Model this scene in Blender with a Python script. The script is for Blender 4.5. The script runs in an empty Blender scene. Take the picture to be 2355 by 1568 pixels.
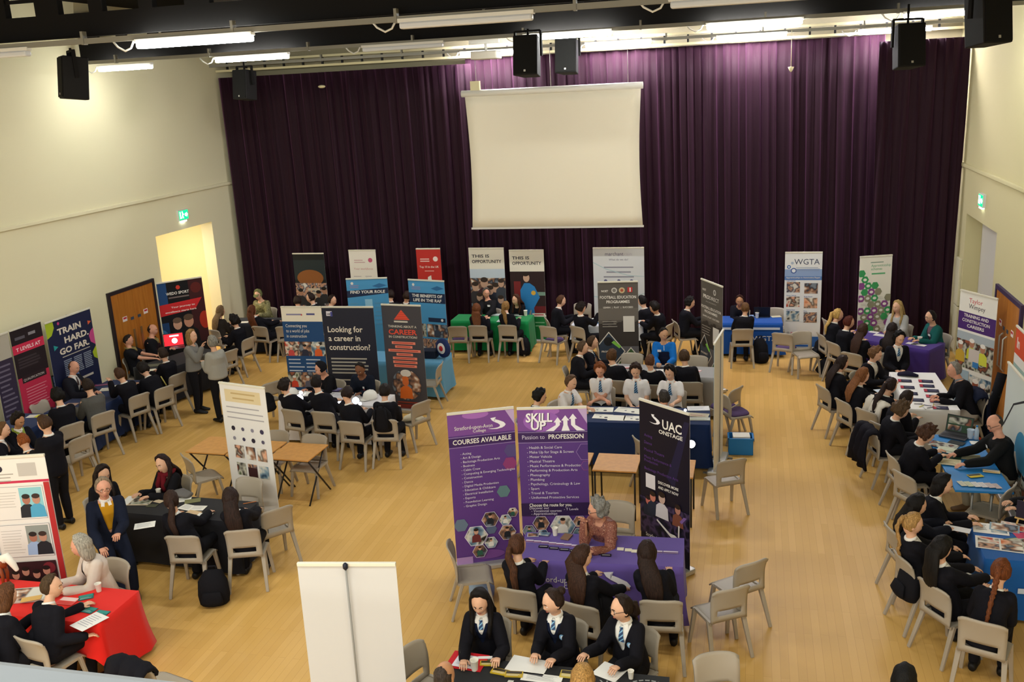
import bpy, bmesh, math, random
import numpy as np
from mathutils import Vector, Matrix
random.seed(7)
C = bpy.context.scene.collection
PI = math.pi

# ------------------------------------------------------------------ camera model (fitted to the hall's own straight edges)
CX, CY, CAM_H, FOC = 1177.5, 784.0, 5.75, 2201.0
PITCH, ROLL, YAW = 0.25844, -0.05054, 0.25283
FW = np.array([-math.sin(YAW)*math.cos(PITCH), math.cos(YAW)*math.cos(PITCH), -math.sin(PITCH)])
_r0 = np.array([math.cos(YAW), math.sin(YAW), 0.0]); _u0 = np.cross(_r0, FW)
RT = math.cos(ROLL)*_r0 + math.sin(ROLL)*_u0
UP = -math.sin(ROLL)*_r0 + math.cos(ROLL)*_u0
EYE = np.array([0.0, 0.0, CAM_H])
def ray(px, py): return FW + RT*((px-CX)/FOC) - UP*((py-CY)/FOC)
def at_z(px, py, z=0.0):
    d = ray(px, py); return EYE + d*((z-CAM_H)/d[2])
def at_y(px, py, y):
    d = ray(px, py); return EYE + d*(y/d[1])
def at_x(px, py, x):
    d = ray(px, py); return EYE + d*(x/d[0])

# ------------------------------------------------------------------ materials
def lin(c):
    if isinstance(c, str):
        c = c.lstrip('#'); c = tuple(int(c[i:i+2], 16)/255 for i in (0, 2, 4))
    return tuple((x/12.92 if x <= .04045 else ((x+.055)/1.055)**2.4) for x in c)
_mats = {}
def mat(col, rough=.6, metal=0.0, spec=.3, name=None, sheen=0.0, noise=0.0, nscale=30, emis=0.0, bump=0.0, bscale=80, alpha=1.0):
    key = (col, rough, metal, spec, sheen, noise, nscale, emis, bump, bscale, alpha)
    if key in _mats: return _mats[key]
    m = bpy.data.materials.new(name or 'paint_%d' % len(_mats)); m.use_nodes = True
    nt = m.node_tree; b = nt.nodes['Principled BSDF']; L = lin(col)
    b.inputs['Base Color'].default_value = (*L, 1)
    b.inputs['Roughness'].default_value = rough; b.inputs['Metallic'].default_value = metal
    b.inputs['Specular IOR Level'].default_value = spec
    if sheen: b.inputs['Sheen Weight'].default_value = sheen; b.inputs['Sheen Roughness'].default_value = .5
    if alpha < 1: b.inputs['Alpha'].default_value = alpha
    if emis:
        b.inputs['Emission Color'].default_value = (*L, 1); b.inputs['Emission Strength'].default_value = emis
    if noise or bump:
        tc = nt.nodes.new('ShaderNodeTexCoord')
    if noise:
        n = nt.nodes.new('ShaderNodeTexNoise'); n.inputs['Scale'].default_value = nscale; n.inputs['Detail'].default_value = 3
        nt.links.new(tc.outputs['Object'], n.inputs['Vector'])
        r = nt.nodes.new('ShaderNodeValToRGB'); e = r.color_ramp.elements
        e[0].position = .3; e[1].position = .7
        e[0].color = (*[x*(1-noise) for x in L], 1); e[1].color = (*[min(1, x*(1+noise)) for x in L], 1)
        nt.links.new(n.outputs['Fac'], r.inputs['Fac']); nt.links.new(r.outputs['Color'], b.inputs['Base Color'])
    if bump:
        n2 = nt.nodes.new('ShaderNodeTexNoise'); n2.inputs['Scale'].default_value = bscale; n2.inputs['Detail'].default_value = 2
        nt.links.new(tc.outputs['Object'], n2.inputs['Vector'])
        bp = nt.nodes.new('ShaderNodeBump'); bp.inputs['Strength'].default_value = bump; bp.inputs['Distance'].default_value = .02
        nt.links.new(n2.outputs['Fac'], bp.inputs['Height']); nt.links.new(bp.outputs['Normal'], b.inputs['Normal'])
    _mats[key] = m
    return m
def node_mat(name): 
    m = bpy.data.materials.new(name); m.use_nodes = True
    return m, m.node_tree, m.node_tree.nodes['Principled BSDF']
def photo_mat(cols, scale=9.0, seed=0):
    """printed photograph: soft blobs of the picture's own few colours"""
    key = ('photo', tuple(cols), scale, seed)
    if key in _mats: return _mats[key]
    m, nt, b = node_mat('printed_photo')
    tc = nt.nodes.new('ShaderNodeTexCoord'); mp = nt.nodes.new('ShaderNodeMapping'); mp.inputs['Location'].default_value = (seed*1.7, seed*.9, seed*2.3)
    n = nt.nodes.new('ShaderNodeTexNoise'); n.inputs['Scale'].default_value = scale; n.inputs['Detail'].default_value = 1.2; n.inputs['Distortion'].default_value = .12
    nt.links.new(tc.outputs['Object'], mp.inputs['Vector']); nt.links.new(mp.outputs['Vector'], n.inputs['Vector'])
    r = nt.nodes.new('ShaderNodeValToRGB'); e = r.color_ramp.elements
    while len(e) < len(cols): e.new(.5)
    for i, c in enumerate(cols):
        e[i].position = .32 + .36*i/max(1, len(cols)-1); e[i].color = (*lin(c), 1)
    nt.links.new(n.outputs['Fac'], r.inputs['Fac']); nt.links.new(r.outputs['Color'], b.inputs['Base Color'])
    b.inputs['Roughness'].default_value = .5; b.inputs['Specular IOR Level'].default_value = .2
    _mats[key] = m
    return m

# ------------------------------------------------------------------ mesh helpers
class MB:
    """collects shapes into one mesh, with a material slot per material"""
    def __init__(s): s.v = []; s.f = []; s.mi = []; s.mats = []; s.sm = []
    def slot(s, m):
        if m not in s.mats: s.mats.append(m)
        return s.mats.index(m)
    def add(s, vs, fs, m, smooth=False):
        o = len(s.v); s.v += [tuple(v) for v in vs]; k = s.slot(m)
        for f in fs: s.f.append(tuple(i+o for i in f)); s.mi.append(k); s.sm.append(smooth)
        return s
    def box(s, x0, y0, z0, x1, y1, z1, m, M=None):
        vs = [(x, y, z) for z in (z0, z1) for y in (y0, y1) for x in (x0, x1)]
        if M is not None: vs = [tuple(M @ Vector(v)) for v in vs]
        return s.add(vs, [(0, 2, 3, 1), (4, 5, 7, 6), (0, 1, 5, 4), (2, 6, 7, 3), (0, 4, 6, 2), (1, 3, 7, 5)], m)
    def bar(s, a, b, w, h, m, w2=None, h2=None):
        a, b = Vector(a), Vector(b); t = (b-a).normalized()
        ref = Vector((0, 0, 1)) if abs(t.z) < .9 else Vector((0, 1, 0))
        x = t.cross(ref).normalized(); y = x.cross(t)
        w2 = w if w2 is None else w2; h2 = h if h2 is None else h2
        vs = [a + x*sx*w/2 + y*sy*h/2 for sx, sy in ((-1, -1), (1, -1), (1, 1), (-1, 1))] + [b + x*sx*w2/2 + y*sy*h2/2 for sx, sy in ((-1, -1), (1, -1), (1, 1), (-1, 1))]
        return s.add(vs, [(3, 2, 1, 0), (4, 5, 6, 7), (0, 1, 5, 4), (1, 2, 6, 5), (2, 3, 7, 6), (3, 0, 4, 7)], m)
    def tube(s, pts, r, m, n=8, smooth=True, r2=None):
        pts = [Vector(p) for p in pts]; k = len(pts); vs = []; fs = []; px = None
        for i, p in enumerate(pts):
            t = (pts[min(i+1, k-1)] - pts[max(i-1, 0)]).normalized()
            if px is None:
                ref = Vector((0, 0, 1)) if abs(t.z) < .9 else Vector((0, 1, 0)); px = t.cross(ref).normalized()
            px = (px - t*px.dot(t)).normalized(); y = t.cross(px)
            rr = r if r2 is None else r + (r2-r)*i/(k-1)
            vs += [p + px*math.cos(2*PI*j/n)*rr + y*math.sin(2*PI*j/n)*rr for j in range(n)]
        for i in range(k-1):
            for j in range(n): fs.append((i*n+j, i*n+(j+1) % n, (i+1)*n+(j+1) % n, (i+1)*n+j))
        fs.append(tuple(reversed(range(n)))); fs.append(tuple(range((k-1)*n, k*n)))
        return s.add(vs, fs, m, smooth)
    def lathe(s, prof, m, n=20, c=(0, 0, 0), smooth=True):
        vs = []; fs = []; k = len(prof)
        for r, z in prof: vs += [(c[0]+r*math.cos(2*PI*j/n), c[1]+r*math.sin(2*PI*j/n), c[2]+z) for j in range(n)]
        for i in range(k-1):
            for j in range(n): fs.append((i*n+j, i*n+(j+1) % n, (i+1)*n+(j+1) % n, (i+1)*n+j))
        fs.append(tuple(reversed(range(n)))); fs.append(tuple(range((k-1)*n, k*n)))
        return s.add(vs, fs, m, smooth)
    def ball(s, c, rx, ry, rz, m, n=12, k=8, fn=None):
        vs = []; fs = []
        for i in range(k+1):
            th = PI*i/k
            for j in range(n):
                ph = 2*PI*j/n; d = (math.sin(th)*math.cos(ph), math.sin(th)*math.sin(ph), math.cos(th))
                q = fn(d) if fn else 1.0
                vs.append((c[0]+rx*d[0]*q, c[1]+ry*d[1]*q, c[2]+rz*d[2]*q))
        for i in range(k):
            for j in range(n): fs.append((i*n+j, (i+1)*n+j, (i+1)*n+(j+1) % n, i*n+(j+1) % n))
        return s.add(vs, fs, m, True)
    def mesh(s, name='mesh'):
        me = bpy.data.meshes.new(name); me.from_pydata(s.v, [], s.f)
        for m in s.mats: me.materials.append(m)
        me.polygons.foreach_set('material_index', s.mi); me.polygons.foreach_set('use_smooth', s.sm)
        me.update(); return me
    def obj(s, name, parent=None, loc=None, rz=0.0, bevel=0.0):
        o = link(name, s.mesh(name), parent, loc, rz)
        if bevel:
            b = o.modifiers.new('edge', 'BEVEL'); b.width = bevel; b.segments = 2; b.limit_method = 'ANGLE'
        return o
def link(name, data, parent=None, loc=None, rz=0.0):
    o = bpy.data.objects.new(name, data); C.objects.link(o)
    if parent is not None: o.parent = parent
    if loc is not None: o.location = loc
    if rz: o.rotation_euler = (0, 0, rz)
    return o
def tag(o, label=None, cat=None, group=None, kind=None):
    if label: o['label'] = label
    if cat: o['category'] = cat
    if group: o['group'] = group
    if kind: o['kind'] = kind
    return o
def thing(name, label, cat, loc, rz=0.0, group=None):
    return tag(link(name, None, None, loc, rz), label, cat, group)
def dup(root, loc, rz, label=None, group=None):
    r = root.copy(); C.objects.link(r); r.location = loc; r.rotation_euler = (0, 0, rz)
    if label: r['label'] = label
    if group: r['group'] = group
    for ch in list(root.children):
        c = ch.copy(); C.objects.link(c); c.parent = r
        for g in list(ch.children):
            d = g.copy(); C.objects.link(d); d.parent = c
    return r
def grid_shell(fn, nu, nv, th, m, mb, keep=None):
    """a surface fn(u,v) over [0,1]^2 given a thickness th; keep(u,v) cuts openings"""
    bm = bmesh.new(); vs = [[bm.verts.new(fn(i/nu, j/nv)) for j in range(nv+1)] for i in range(nu+1)]
    for i in range(nu):
        for j in range(nv):
            if keep is None or keep((i+.5)/nu, (j+.5)/nv): bm.faces.new((vs[i][j], vs[i+1][j], vs[i+1][j+1], vs[i][j+1]))
    bmesh.ops.delete(bm, geom=[v for v in bm.verts if not v.link_faces], context='VERTS')
    bm.normal_update(); bmesh.ops.solidify(bm, geom=bm.faces[:], thickness=th)
    bm.verts.index_update()
    mb.add([v.co[:] for v in bm.verts], [tuple(v.index for v in f.verts) for f in bm.faces], m, True); bm.free()
    return mb

# ------------------------------------------------------------------ lettering: the built-in font turned into flat mesh
_txt = {}
def text_mesh(s, bold=0.0, res=2):
    key = (s, bold, res)
    if key not in _txt:
        cu = bpy.data.curves.new('letters', 'FONT'); cu.body = s; cu.size = 1.0; cu.resolution_u = res; cu.offset = bold; cu.fill_mode = 'FRONT'
        ob = bpy.data.objects.new('letters', cu); me = bpy.data.meshes.new_from_object(ob)
        vs = [tuple(v.co) for v in me.vertices]; fs = [tuple(p.vertices) for p in me.polygons]
        bpy.data.objects.remove(ob); bpy.data.curves.remove(cu); bpy.data.meshes.remove(me)
        _txt[key] = (vs, fs, max([v[0] for v in vs], default=0.0), min([v[0] for v in vs], default=0.0))
    return _txt[key]
class Art:
    """flat print on a sheet W x H: u to the reader's right, v up; each layer stands a hair proud of the last"""
    def __init__(s, mb, place, d=0.0): s.mb = mb; s.place = place; s.d = d; s.k = 0
    def lay(s): s.k += 1; return s.d + .0005*s.k
    clip = None
    def poly(s, pts, m, d=None):
        d = s.lay() if d is None else d
        if s.clip:                       # keep the print inside its sheet
            for ax, lim, sg in ((0, 0, 1), (0, s.clip[0], -1), (1, 0, 1), (1, s.clip[1], -1)):
                out = []
                for i, p in enumerate(pts):
                    q = pts[i-1]; ip, iq = (p[ax]-lim)*sg >= 0, (q[ax]-lim)*sg >= 0
                    if ip != iq: f = (lim-q[ax])/(p[ax]-q[ax]); out.append((q[0]+(p[0]-q[0])*f, q[1]+(p[1]-q[1])*f))
                    if ip: out.append(p)
                pts = out
                if len(pts) < 3: return s
        s.mb.add([s.place(u, v, d) for u, v in pts], [tuple(range(len(pts)))], m if not isinstance(m, str) else mat(m, .55)); return s
    def rect(s, u0, v0, u1, v1, m, d=None): return s.poly([(u0, v0), (u1, v0), (u1, v1), (u0, v1)], m, d)
    def disc(s, u, v, r, m, n=20, ry=None, a0=0.0): return s.poly([(u+r*math.cos(a0+2*PI*i/n), v+(ry or r)*math.sin(a0+2*PI*i/n)) for i in range(n)], m)
    def hexa(s, u, v, r, m): return s.disc(u, v, r, m, 6)
    def text(s, t, u, v, size, m, align='l', bold=.0, width=None, shear=0.0):
        vs, fs, x1, x0 = text_mesh(t, bold); m = m if not isinstance(m, str) else mat(m, .55)
        kx = size if width is None else width/max(1e-6, x1-x0)
        off = {'l': -x0*kx, 'c': -(x1+x0)/2*kx, 'r': -x1*kx}[align]; d = s.lay()
        s.mb.add([s.place(u+off+p[0]*kx+shear*p[1]*size, v+p[1]*size, d) for p in vs], fs, m); return s
    def bars(s, u0, u1, v_top, n, gap, th, m, jitter=.25, align='l'):
        d = s.lay(); R = random.Random(n*31+int(u0*1000)+int(v_top*977))
        for i in range(n):
            w = (u1-u0)*(1-jitter*R.random()); v = v_top-i*gap; a = u0 if align == 'l' else (u0+u1-w)/2
            s.rect(a, v-th, a+w, v, m, d)
        return s
    def swoosh(s, u, v, k, m):
        """the ribbon-shaped S of the college logo"""
        P = [(-.1, .95), (.35, 1.0), (.2, .82), (.55, .66), (.95, .42), (1.12, .16), (1.02, -.02), (.8, -.17), (.4, -.25), (0, -.22), (-.35, -.12), (.05, -.16), (.38, -.13), (.6, -.03), (.66, .12), (.5, .32), (.22, .5), (.02, .68)]
        Q = [(u+k*a, v+k*b*.8) for a, b in P]
        d = s.lay(); mm = m if not isinstance(m, str) else mat(m, .55)
        c = [(Q[i], Q[17-i]) for i in range(9)]
        for i in range(8):
            a, b = c[i]; a2, b2 = c[i+1]; s.poly([a, a2, b2, b], mm, d)
        return s
    def figure(s, u, v, h, skin, cloth, hair):
        """a printed person from the chest up, h tall"""
        s.poly([(u-.32*h, v), (u+.32*h, v), (u+.28*h, v+.45*h), (u+.12*h, v+.58*h), (u-.12*h, v+.58*h), (u-.28*h, v+.45*h)], cloth)
        s.disc(u, v+.78*h, .16*h, skin, 14, .21*h); s.disc(u, v+.92*h, .165*h, hair, 12, .11*h); return s
# ================================================================== THE SETTING
XL, XR, YB, ZC = -12.45, 4.08, 22.0, 7.7
def struct(mb, name, **k):
    o = mb.obj(name, **k); o['kind'] = 'structure'; return o
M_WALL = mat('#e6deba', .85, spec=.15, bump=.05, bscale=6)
M_WALLR_DIM = mat('#cbc296', .85, spec=.15, bump=.05, bscale=6)  # wall colour darkened to stand in for dimmer light on the right side
M_DARK = mat('#141211', .8, spec=.15)
M_BLACK = mat('#0d0c0c', .6)
M_CREAM = mat('#d9cfa4', .6)
M_GREYMETAL = mat('#b9b6ac', .45, metal=.3)
M_WHITEP = mat('#e8e6de', .5)
# floor: narrow hardwood strips running away from the viewer
def floor_mat():
    m, nt, b = node_mat('wood_strip_floor')
    tc = nt.nodes.new('ShaderNodeTexCoord'); mp = nt.nodes.new('ShaderNodeMapping'); mp.inputs['Rotation'].default_value = (0, 0, PI/2)
    br = nt.nodes.new('ShaderNodeTexBrick')
    br.inputs['Scale'].default_value = 1.0; br.inputs['Brick Width'].default_value = 1.35; br.inputs['Row Height'].default_value = .085
    br.inputs['Mortar Size'].default_value = .0018; br.inputs['Mortar Smooth'].default_value = .3; br.offset = .37; br.offset_frequency = 2; br.squash = 1.0
    br.inputs['Color1'].default_value = (*lin('#dcb066'), 1); br.inputs['Color2'].default_value = (*lin('#d2a559'), 1); br.inputs['Mortar'].default_value = (*lin('#c2944e'), 1)
    br.inputs['Bias'].default_value = -.1
    nt.links.new(tc.outputs['Object'], mp.inputs['Vector']); nt.links.new(mp.outputs['Vector'], br.inputs['Vector'])
    n = nt.nodes.new('ShaderNodeTexNoise'); n.inputs['Scale'].default_value = .55; n.inputs['Detail'].default_value = 5
    nt.links.new(tc.outputs['Object'], n.inputs['Vector'])
    r = nt.nodes.new('ShaderNodeValToRGB'); r.color_ramp.elements[0].color = (.86, .83, .80, 1); r.color_ramp.elements[1].color = (1.06, 1.05, 1.03, 1)
    r.color_ramp.elements[0].position = .3; r.color_ramp.elements[1].position = .7
    mx = nt.nodes.new('ShaderNodeMix'); mx.data_type = 'RGBA'; mx.blend_type = 'MULTIPLY'; mx.inputs[0].default_value = .8
    nt.links.new(n.outputs['Fac'], r.inputs['Fac']); nt.links.new(br.outputs['Color'], mx.inputs[6]); nt.links.new(r.outputs['Color'], mx.inputs[7])
    nt.links.new(mx.outputs[2], b.inputs['Base Color'])
    b.inputs['Roughness'].default_value = .42; b.inputs['Specular IOR Level'].default_value = .2
    return m
struct(MB().box(XL-3, -4, -.1, XR+1.2, YB+.3, 0, floor_mat()), 'floor')
LO0, LO1, LOZ = 18.03, 20.3, 3.03      # alcove in the left wall
w = MB()
w.box(XL-.3, -4, 0, XL, LO0, ZC, M_WALL); w.box(XL-.3, LO0, LOZ, XL, LO1, ZC, M_WALL); w.box(XL-.3, LO1, 0, XL, YB, ZC, M_WALL)
struct(w, 'wall_left')
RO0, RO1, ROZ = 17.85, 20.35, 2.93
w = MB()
w.box(XR, -4, 0, XR+.3, RO0, ZC, M_WALLR_DIM); w.box(XR, RO0, ROZ, XR+.3, RO1, ZC, M_WALLR_DIM); w.box(XR, RO1, 0, XR+.3, YB, ZC, M_WALLR_DIM)
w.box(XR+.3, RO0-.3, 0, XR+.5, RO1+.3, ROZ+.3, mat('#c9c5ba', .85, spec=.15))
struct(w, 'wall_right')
struct(MB().box(XL-.3, YB, 0, XR+.3, YB+.25, ZC, mat('#9c9478', .85, spec=.1)), 'wall_back')
# lit lobby seen through the left alcove
w = MB(); ML = mat('#e9dcb2', .85, spec=.1)
w.box(-15.4, 17.0, 0, -15.2, 21.7, 3.3, ML); w.box(-15.2, 21.5, 0, XL-.3, 21.7, 3.3, ML); w.box(-15.2, 16.9, 0, XL-.3, 17.1, 3.3, ML); w.box(-15.4, 16.9, 3.3, XL-.3, 21.7, 3.4, ML)
struct(w, 'wall_lobby')
p0 = at_x(362, 594, -15.15); p1 = at_x(381, 590, -15.15)
d = struct(MB().box(-15.2, p0[1], 0, -15.14, p1[1], p0[2], mat('#2a2622', .5)), 'door_3')
struct(MB().box(-15.4, -4, ZC, XR+.3, YB+.25, ZC+.1, mat('#1a1817', .9, spec=.05)), 'ceiling')
# ledges where the upper wall begins, skirtings
struct(MB().box(XL, -4, 3.80, XL+.05, YB-.4, 3.87, M_WALL), 'trim_1', bevel=.01)
struct(MB().box(XR-.05, -4, 3.80, XR, YB-.4, 3.87, M_WALLR_DIM), 'trim_2', bevel=.01)
MS = mat('#5a4a66', .5)
struct(MB().box(XL, -4, 0, XL+.02, 16.0, .11, MS), 'baseboard_left'); struct(MB().box(XR-.02, -4, 0, XR, 15.7, .11, MS), 'baseboard_right')
# pale access panels on the right wall beside the curtain
w = MB(); MP = mat('#cfc8a8', .7)
w.box(XR-.04, 20.42, .1, XR, 20.8, 1.02, MP); w.box(XR-.05, 20.42, 1.05, XR, 20.8, 2.0, MP)
struct(w, 'trim_3', bevel=.008)

def wood_mat(c1, c2, name):
    m, nt, b = node_mat(name)
    tc = nt.nodes.new('ShaderNodeTexCoord'); mp = nt.nodes.new('ShaderNodeMapping'); mp.inputs['Scale'].default_value = (9, 9, .8)
    n = nt.nodes.new('ShaderNodeTexNoise'); n.inputs['Scale'].default_value = 1.6; n.inputs['Detail'].default_value = 4; n.inputs['Distortion'].default_value = .8
    r = nt.nodes.new('ShaderNodeValToRGB'); r.color_ramp.elements[0].color = (*lin(c1), 1); r.color_ramp.elements[1].color = (*lin(c2), 1)
    r.color_ramp.elements[0].position = .3; r.color_ramp.elements[1].position = .7
    nt.links.new(tc.outputs['Object'], mp.inputs['Vector']); nt.links.new(mp.outputs['Vector'], n.inputs['Vector']); nt.links.new(n.outputs['Fac'], r.inputs['Fac']); nt.links.new(r.outputs['Color'], b.inputs['Base Color'])
    b.inputs['Roughness'].default_value = .4; b.inputs['Specular IOR Level'].default_value = .3
    return m
M_DOOR = wood_mat('#a8641f', '#bd7a30', 'oak_veneer')
def wall_door(name, x, y0, y1, z1, side, frame_col, hinge_far):
    """door leaves standing in a dark frame against a side wall; side=+1 when it faces +x"""
    s = side; fm = mat(frame_col, .5); mid = (y0+y1)/2
    def bx(mb, a, y_a, z_a, b_, y_b, z_b, m): mb.box(min(x+s*a, x+s*b_), y_a, z_a, max(x+s*a, x+s*b_), y_b, z_b, m); return mb
    root = MB(); bx(root, 0, y0-.07, 0, .05, y0, z1+.07, fm); bx(root, 0, y1, 0, .05, y1+.07, z1+.07, fm); bx(root, 0, y0, z1, .05, y1, z1+.07, fm)
    r = struct(root, name)
    for a, b in ((y0, mid), (mid, y1)):
        l = bx(MB(), 0, a+.004, .01, .035, b-.004, z1, M_DOOR).obj('door_leaf', r)
        hy = b-.12 if a == y0 else a+.12
        if side < 0: MB().tube([(x+s*.035, hy, .85), (x+s*.09, hy, .9), (x+s*.09, hy, 1.4), (x+s*.035, hy, 1.45)], .014, M_GREYMETAL, 8).obj('pull_handle', l)
        sg = MB(); bx(sg, .035, a+.28, 1.52, .04, a+.42, 1.62, mat('#f0e4e0', .5)); bx(sg, .04, a+.30, 1.57, .043, a+.40, 1.605, mat('#c0283a', .5)); sg.obj('fire_door_sign', l)
        sg = MB(); bx(sg, .035, hy-.05, 1.5, .04, hy+.05, 1.56, mat('#3c4a5c', .5)); sg.obj('push_sign', l)
        if side > 0: bx(MB(), .035, hy-.03, .85, .045, hy+.03, 1.3, mat('#8a7048', .35, metal=.4)).obj('lock_plate', l)
    return r
wall_door('door_1', XL, 16.2, 17.62, 2.12, 1, '#2b2226', True)
wall_door('door_2', XR, 15.85, 17.38, 2.06, -1, '#3b2a4c', True)

# ------------------------------------------------------------------ emergency exit signs
def exit_sign(x, y, z, side, label):
    t = thing('exit_sign', label, 'exit sign', (x, y, z)); s = side
    g = mat('#08a05a', .5, emis=2.2); wh = mat('#f4fff8', .5, emis=4.0)
    MB().box(*sorted((0, s*.05))[:1], -.19, -.02, sorted((0, s*.05))[1], .19, .22, mat('#d8d8d0', .5)).obj('housing', t)
    mb = MB(); X = s*.052
    def place(u, v, d): return (X + s*d, -u*s if False else (u if s < 0 else -u)*1.0, v)
    a = Art(mb, lambda u, v, d: (X+s*d, (u if s > 0 else -u), v)); a.rect(-.18, 0, .18, .2, g)
    # running figure, arrow and doorway
    a.disc(-.045, .165, .02, wh, 10); a.poly([(-.06, .14), (-.02, .145), (-.03, .09), (-.065, .085)], wh); a.poly([(-.06, .09), (-.04, .09), (-.08, .03), (-.105, .035)], wh)
    a.poly([(-.045, .09), (-.03, .09), (-.005, .03), (-.03, .025)], wh); a.poly([(-.02, .14), (.015, .11), (.01, .1), (-.03, .125)], wh); a.rect(-.15, .03, -.12, .18, wh); a.rect(.05, .07, .11, .13, wh); a.poly([(.11, .045), (.16, .1), (.11, .155)], wh)
    mb.obj('lit_panel', t)
    MB().box(min(0, s*.05), -.1, -.05, max(0, s*.05), .1, -.02, wh).obj('downlight', t)
exit_sign(XL, 19.11, 3.25, 1, 'green lit running-man exit sign above the alcove in the left wall')
exit_sign(XR, 19.02, 3.25, -1, 'green lit running-man exit sign high on the right wall')

# ------------------------------------------------------------------ stage curtains
def velvet():
    m, nt, b = node_mat('purple_velvet')
    b.inputs['Base Color'].default_value = (*lin('#230f19'), 1); b.inputs['Roughness'].default_value = .75; b.inputs['Specular IOR Level'].default_value = .15
    b.inputs['Sheen Weight'].default_value = .42; b.inputs['Sheen Roughness'].default_value = .45; b.inputs['Sheen Tint'].default_value = (*lin('#c07ab0'), 1)
    return m
M_VELVET = velvet()
def curtain(x0, x1, y, z1, label, seed, amp=.05):
    R = random.Random(seed); n = int((x1-x0)/.022); ph = [R.random()*6 for _ in range(6)]
    def fold(x, v):
        a = .8*math.sin(x*33+ph[0]+1.8*math.sin(x*3.1+ph[1])) + .5*math.sin(x*57+ph[2]+math.sin(x*5)) + .7*math.sin(x*13.7+ph[3]+1.2*math.sin(x*1.7))
        return a*amp*(.6+.4*v)
    mb = MB(); k = 8
    vs = []; fs = []
    for j in range(k+1):
        v = 1-j/k
        for i in range(n+1):
            x = x0+(x1-x0)*i/n; vs.append((x+.02*math.sin(v*5+i*.9), y+fold(x+.03*math.sin(v*3+ph[4]), 1-v), .03+(z1-.03)*v))
    for j in range(k):
        for i in range(n): a = j*(n+1)+i; fs.append((a, a+n+1, a+n+2, a+1))
    mb.add(vs, fs, M_VELVET, True)
    o = mb.obj('stage_curtain'); s = o.modifiers.new('cloth', 'SOLIDIFY'); s.thickness = .012
    return tag(o, label, 'curtain', 'purple stage curtains')
curtain(-12.38, -6.15, 21.28, 6.31, 'wide dark purple velvet curtain from the left wall to behind the screen edge', 3)
curtain(-6.3, 2.55, 21.52, 6.42, 'central purple velvet curtain behind the projection screen, lit pink along its top', 5)
curtain(2.4, 4.03, 20.9, 6.27, 'narrow dark purple curtain panel beside the right wall', 8)

# ------------------------------------------------------------------ projection screen
t = thing('projection_screen', 'large white projection screen hanging in front of the purple curtain', 'projection screen', (-4.09, 20.1, 2.8))
mb = MB()
mb.tube([(-1.93, 0, 2.87), (1.9, 0, 2.87)], .07, mat('#e2ddd0', .4), 14); mb.obj('roller_case', t)
mb = MB(); vs = []; fs = []
for j in range(13):
    v = j/12
    for i in range(17):
        u = i/16-.5; wd = 3.72*(1-.028*math.sin(PI*v)**1); vs.append((u*wd, -.02+.012*math.cos(u*9)*math.sin(PI*v), .02+2.8*v))
for j in range(12):
    for i in range(16): a = j*17+i; fs.append((a, a+1, a+18, a+17))
mb.add(vs, fs, mat('#e6dcc6', .8, spec=.1), True); o = mb.obj('screen_fabric', t); o.modifiers.new('sheet', 'SOLIDIFY').thickness = .004
MB().box(-1.88, -.035, -.01, 1.88, -.005, .03, mat('#cfcac0', .4)).obj('bottom_bar', t)
for x in (-1.6, 0, 1.6): MB().tube([(x, 0, 2.93), (x, 0, 3.72)], .006, M_GREYMETAL, 6).obj('hanging_wire', t)
MB().box(-1.72, -.05, 2.93, -1.52, .05, 3.12, M_CREAM).obj('bracket', t)
# drop weight hanging on a cord in front of the curtain
t = thing('cord_weight', 'small pale weight hanging on a cord in front of the lit curtain', 'weight', at_y(1819, 160, 20.6))
MB().lathe([(.005, .06), (.06, .05), (.03, -.02), (.004, -.05)], M_CREAM, 10).obj('weight', t); MB().tube([(0, 0, .05), (0, 0, .75)], .006, M_CREAM, 5).obj('cord', t)

# ------------------------------------------------------------------ overhead trusses and conduits
def truss(y, z0, z1, band, label):
    t = thing('lighting_truss', label, 'truss', (0, y, z0)); h = z1-z0
    MB().box(XL, -.05, 0, XR, .05, band, M_DARK).obj('bottom_beam', t)
    MB().box(XL, -.05, h-.1, XR, .05, h, M_DARK).obj('top_beam', t)
    n = 25
    for i in range(n):
        x = XL+.25+i*(XR-XL-.5)/(n-1); wd = .09 if i % 3 else .16; MB().box(x-wd, -.05, band, x+wd, .05, h-.1, M_DARK).obj('upright', t)
    for k in range(2):
        z = band+(h-.1-band)*(k+1)/3; MB().box(XL, -.02, z-.02, XR, .02, z+.02, M_DARK).obj('rail', t)
truss(10.42, 6.58, 7.5, .27, 'black lattice beam crossing the hall, first overhead')
truss(16.55, 6.60, 7.5, .42, 'black lattice beam crossing the hall, second overhead')
truss(19.3, 6.72, 7.5, .30, 'black lattice beam above the projection screen')
def conduit(y, z, r, label, m):
    t = thing('conduit', label, 'conduit', (0, y, z)); MB().box(XL, -r, -r, XR, r, r, m).obj('channel', t)
    for i in range(9):
        x = XL+.9+i*1.95; MB().box(x-.016, -.04, -.04, x+.016, .04, .11, M_COND).obj('clamp', t)
M_COND = mat('#8a877b', .5)
conduit(10.25, 6.52, .03, 'long pale conduit under the first overhead beam', M_COND)
conduit(16.3, 6.59, .03, 'long pale conduit under the second overhead beam', M_COND)
conduit(21.08, 6.58, .03, 'pale conduit carrying the lamps close to the curtain', M_COND)
# cream ladder-shaped curtain track along the back wall
t = thing('curtain_track', 'cream ladder-shaped curtain track along the top of the curtain', 'curtain track', (0, 21.35, 6.38))
for z in (.06, .27): MB().box(XL, -.03, z, XR, .03, z+.05, M_CREAM).obj('rail', t)
for i in range(34):
    x = XL+.3+i*.49; MB().box(x-.02, -.025, .1, x+.02, .025, .28, M_BLACK).obj('rung', t)
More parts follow.
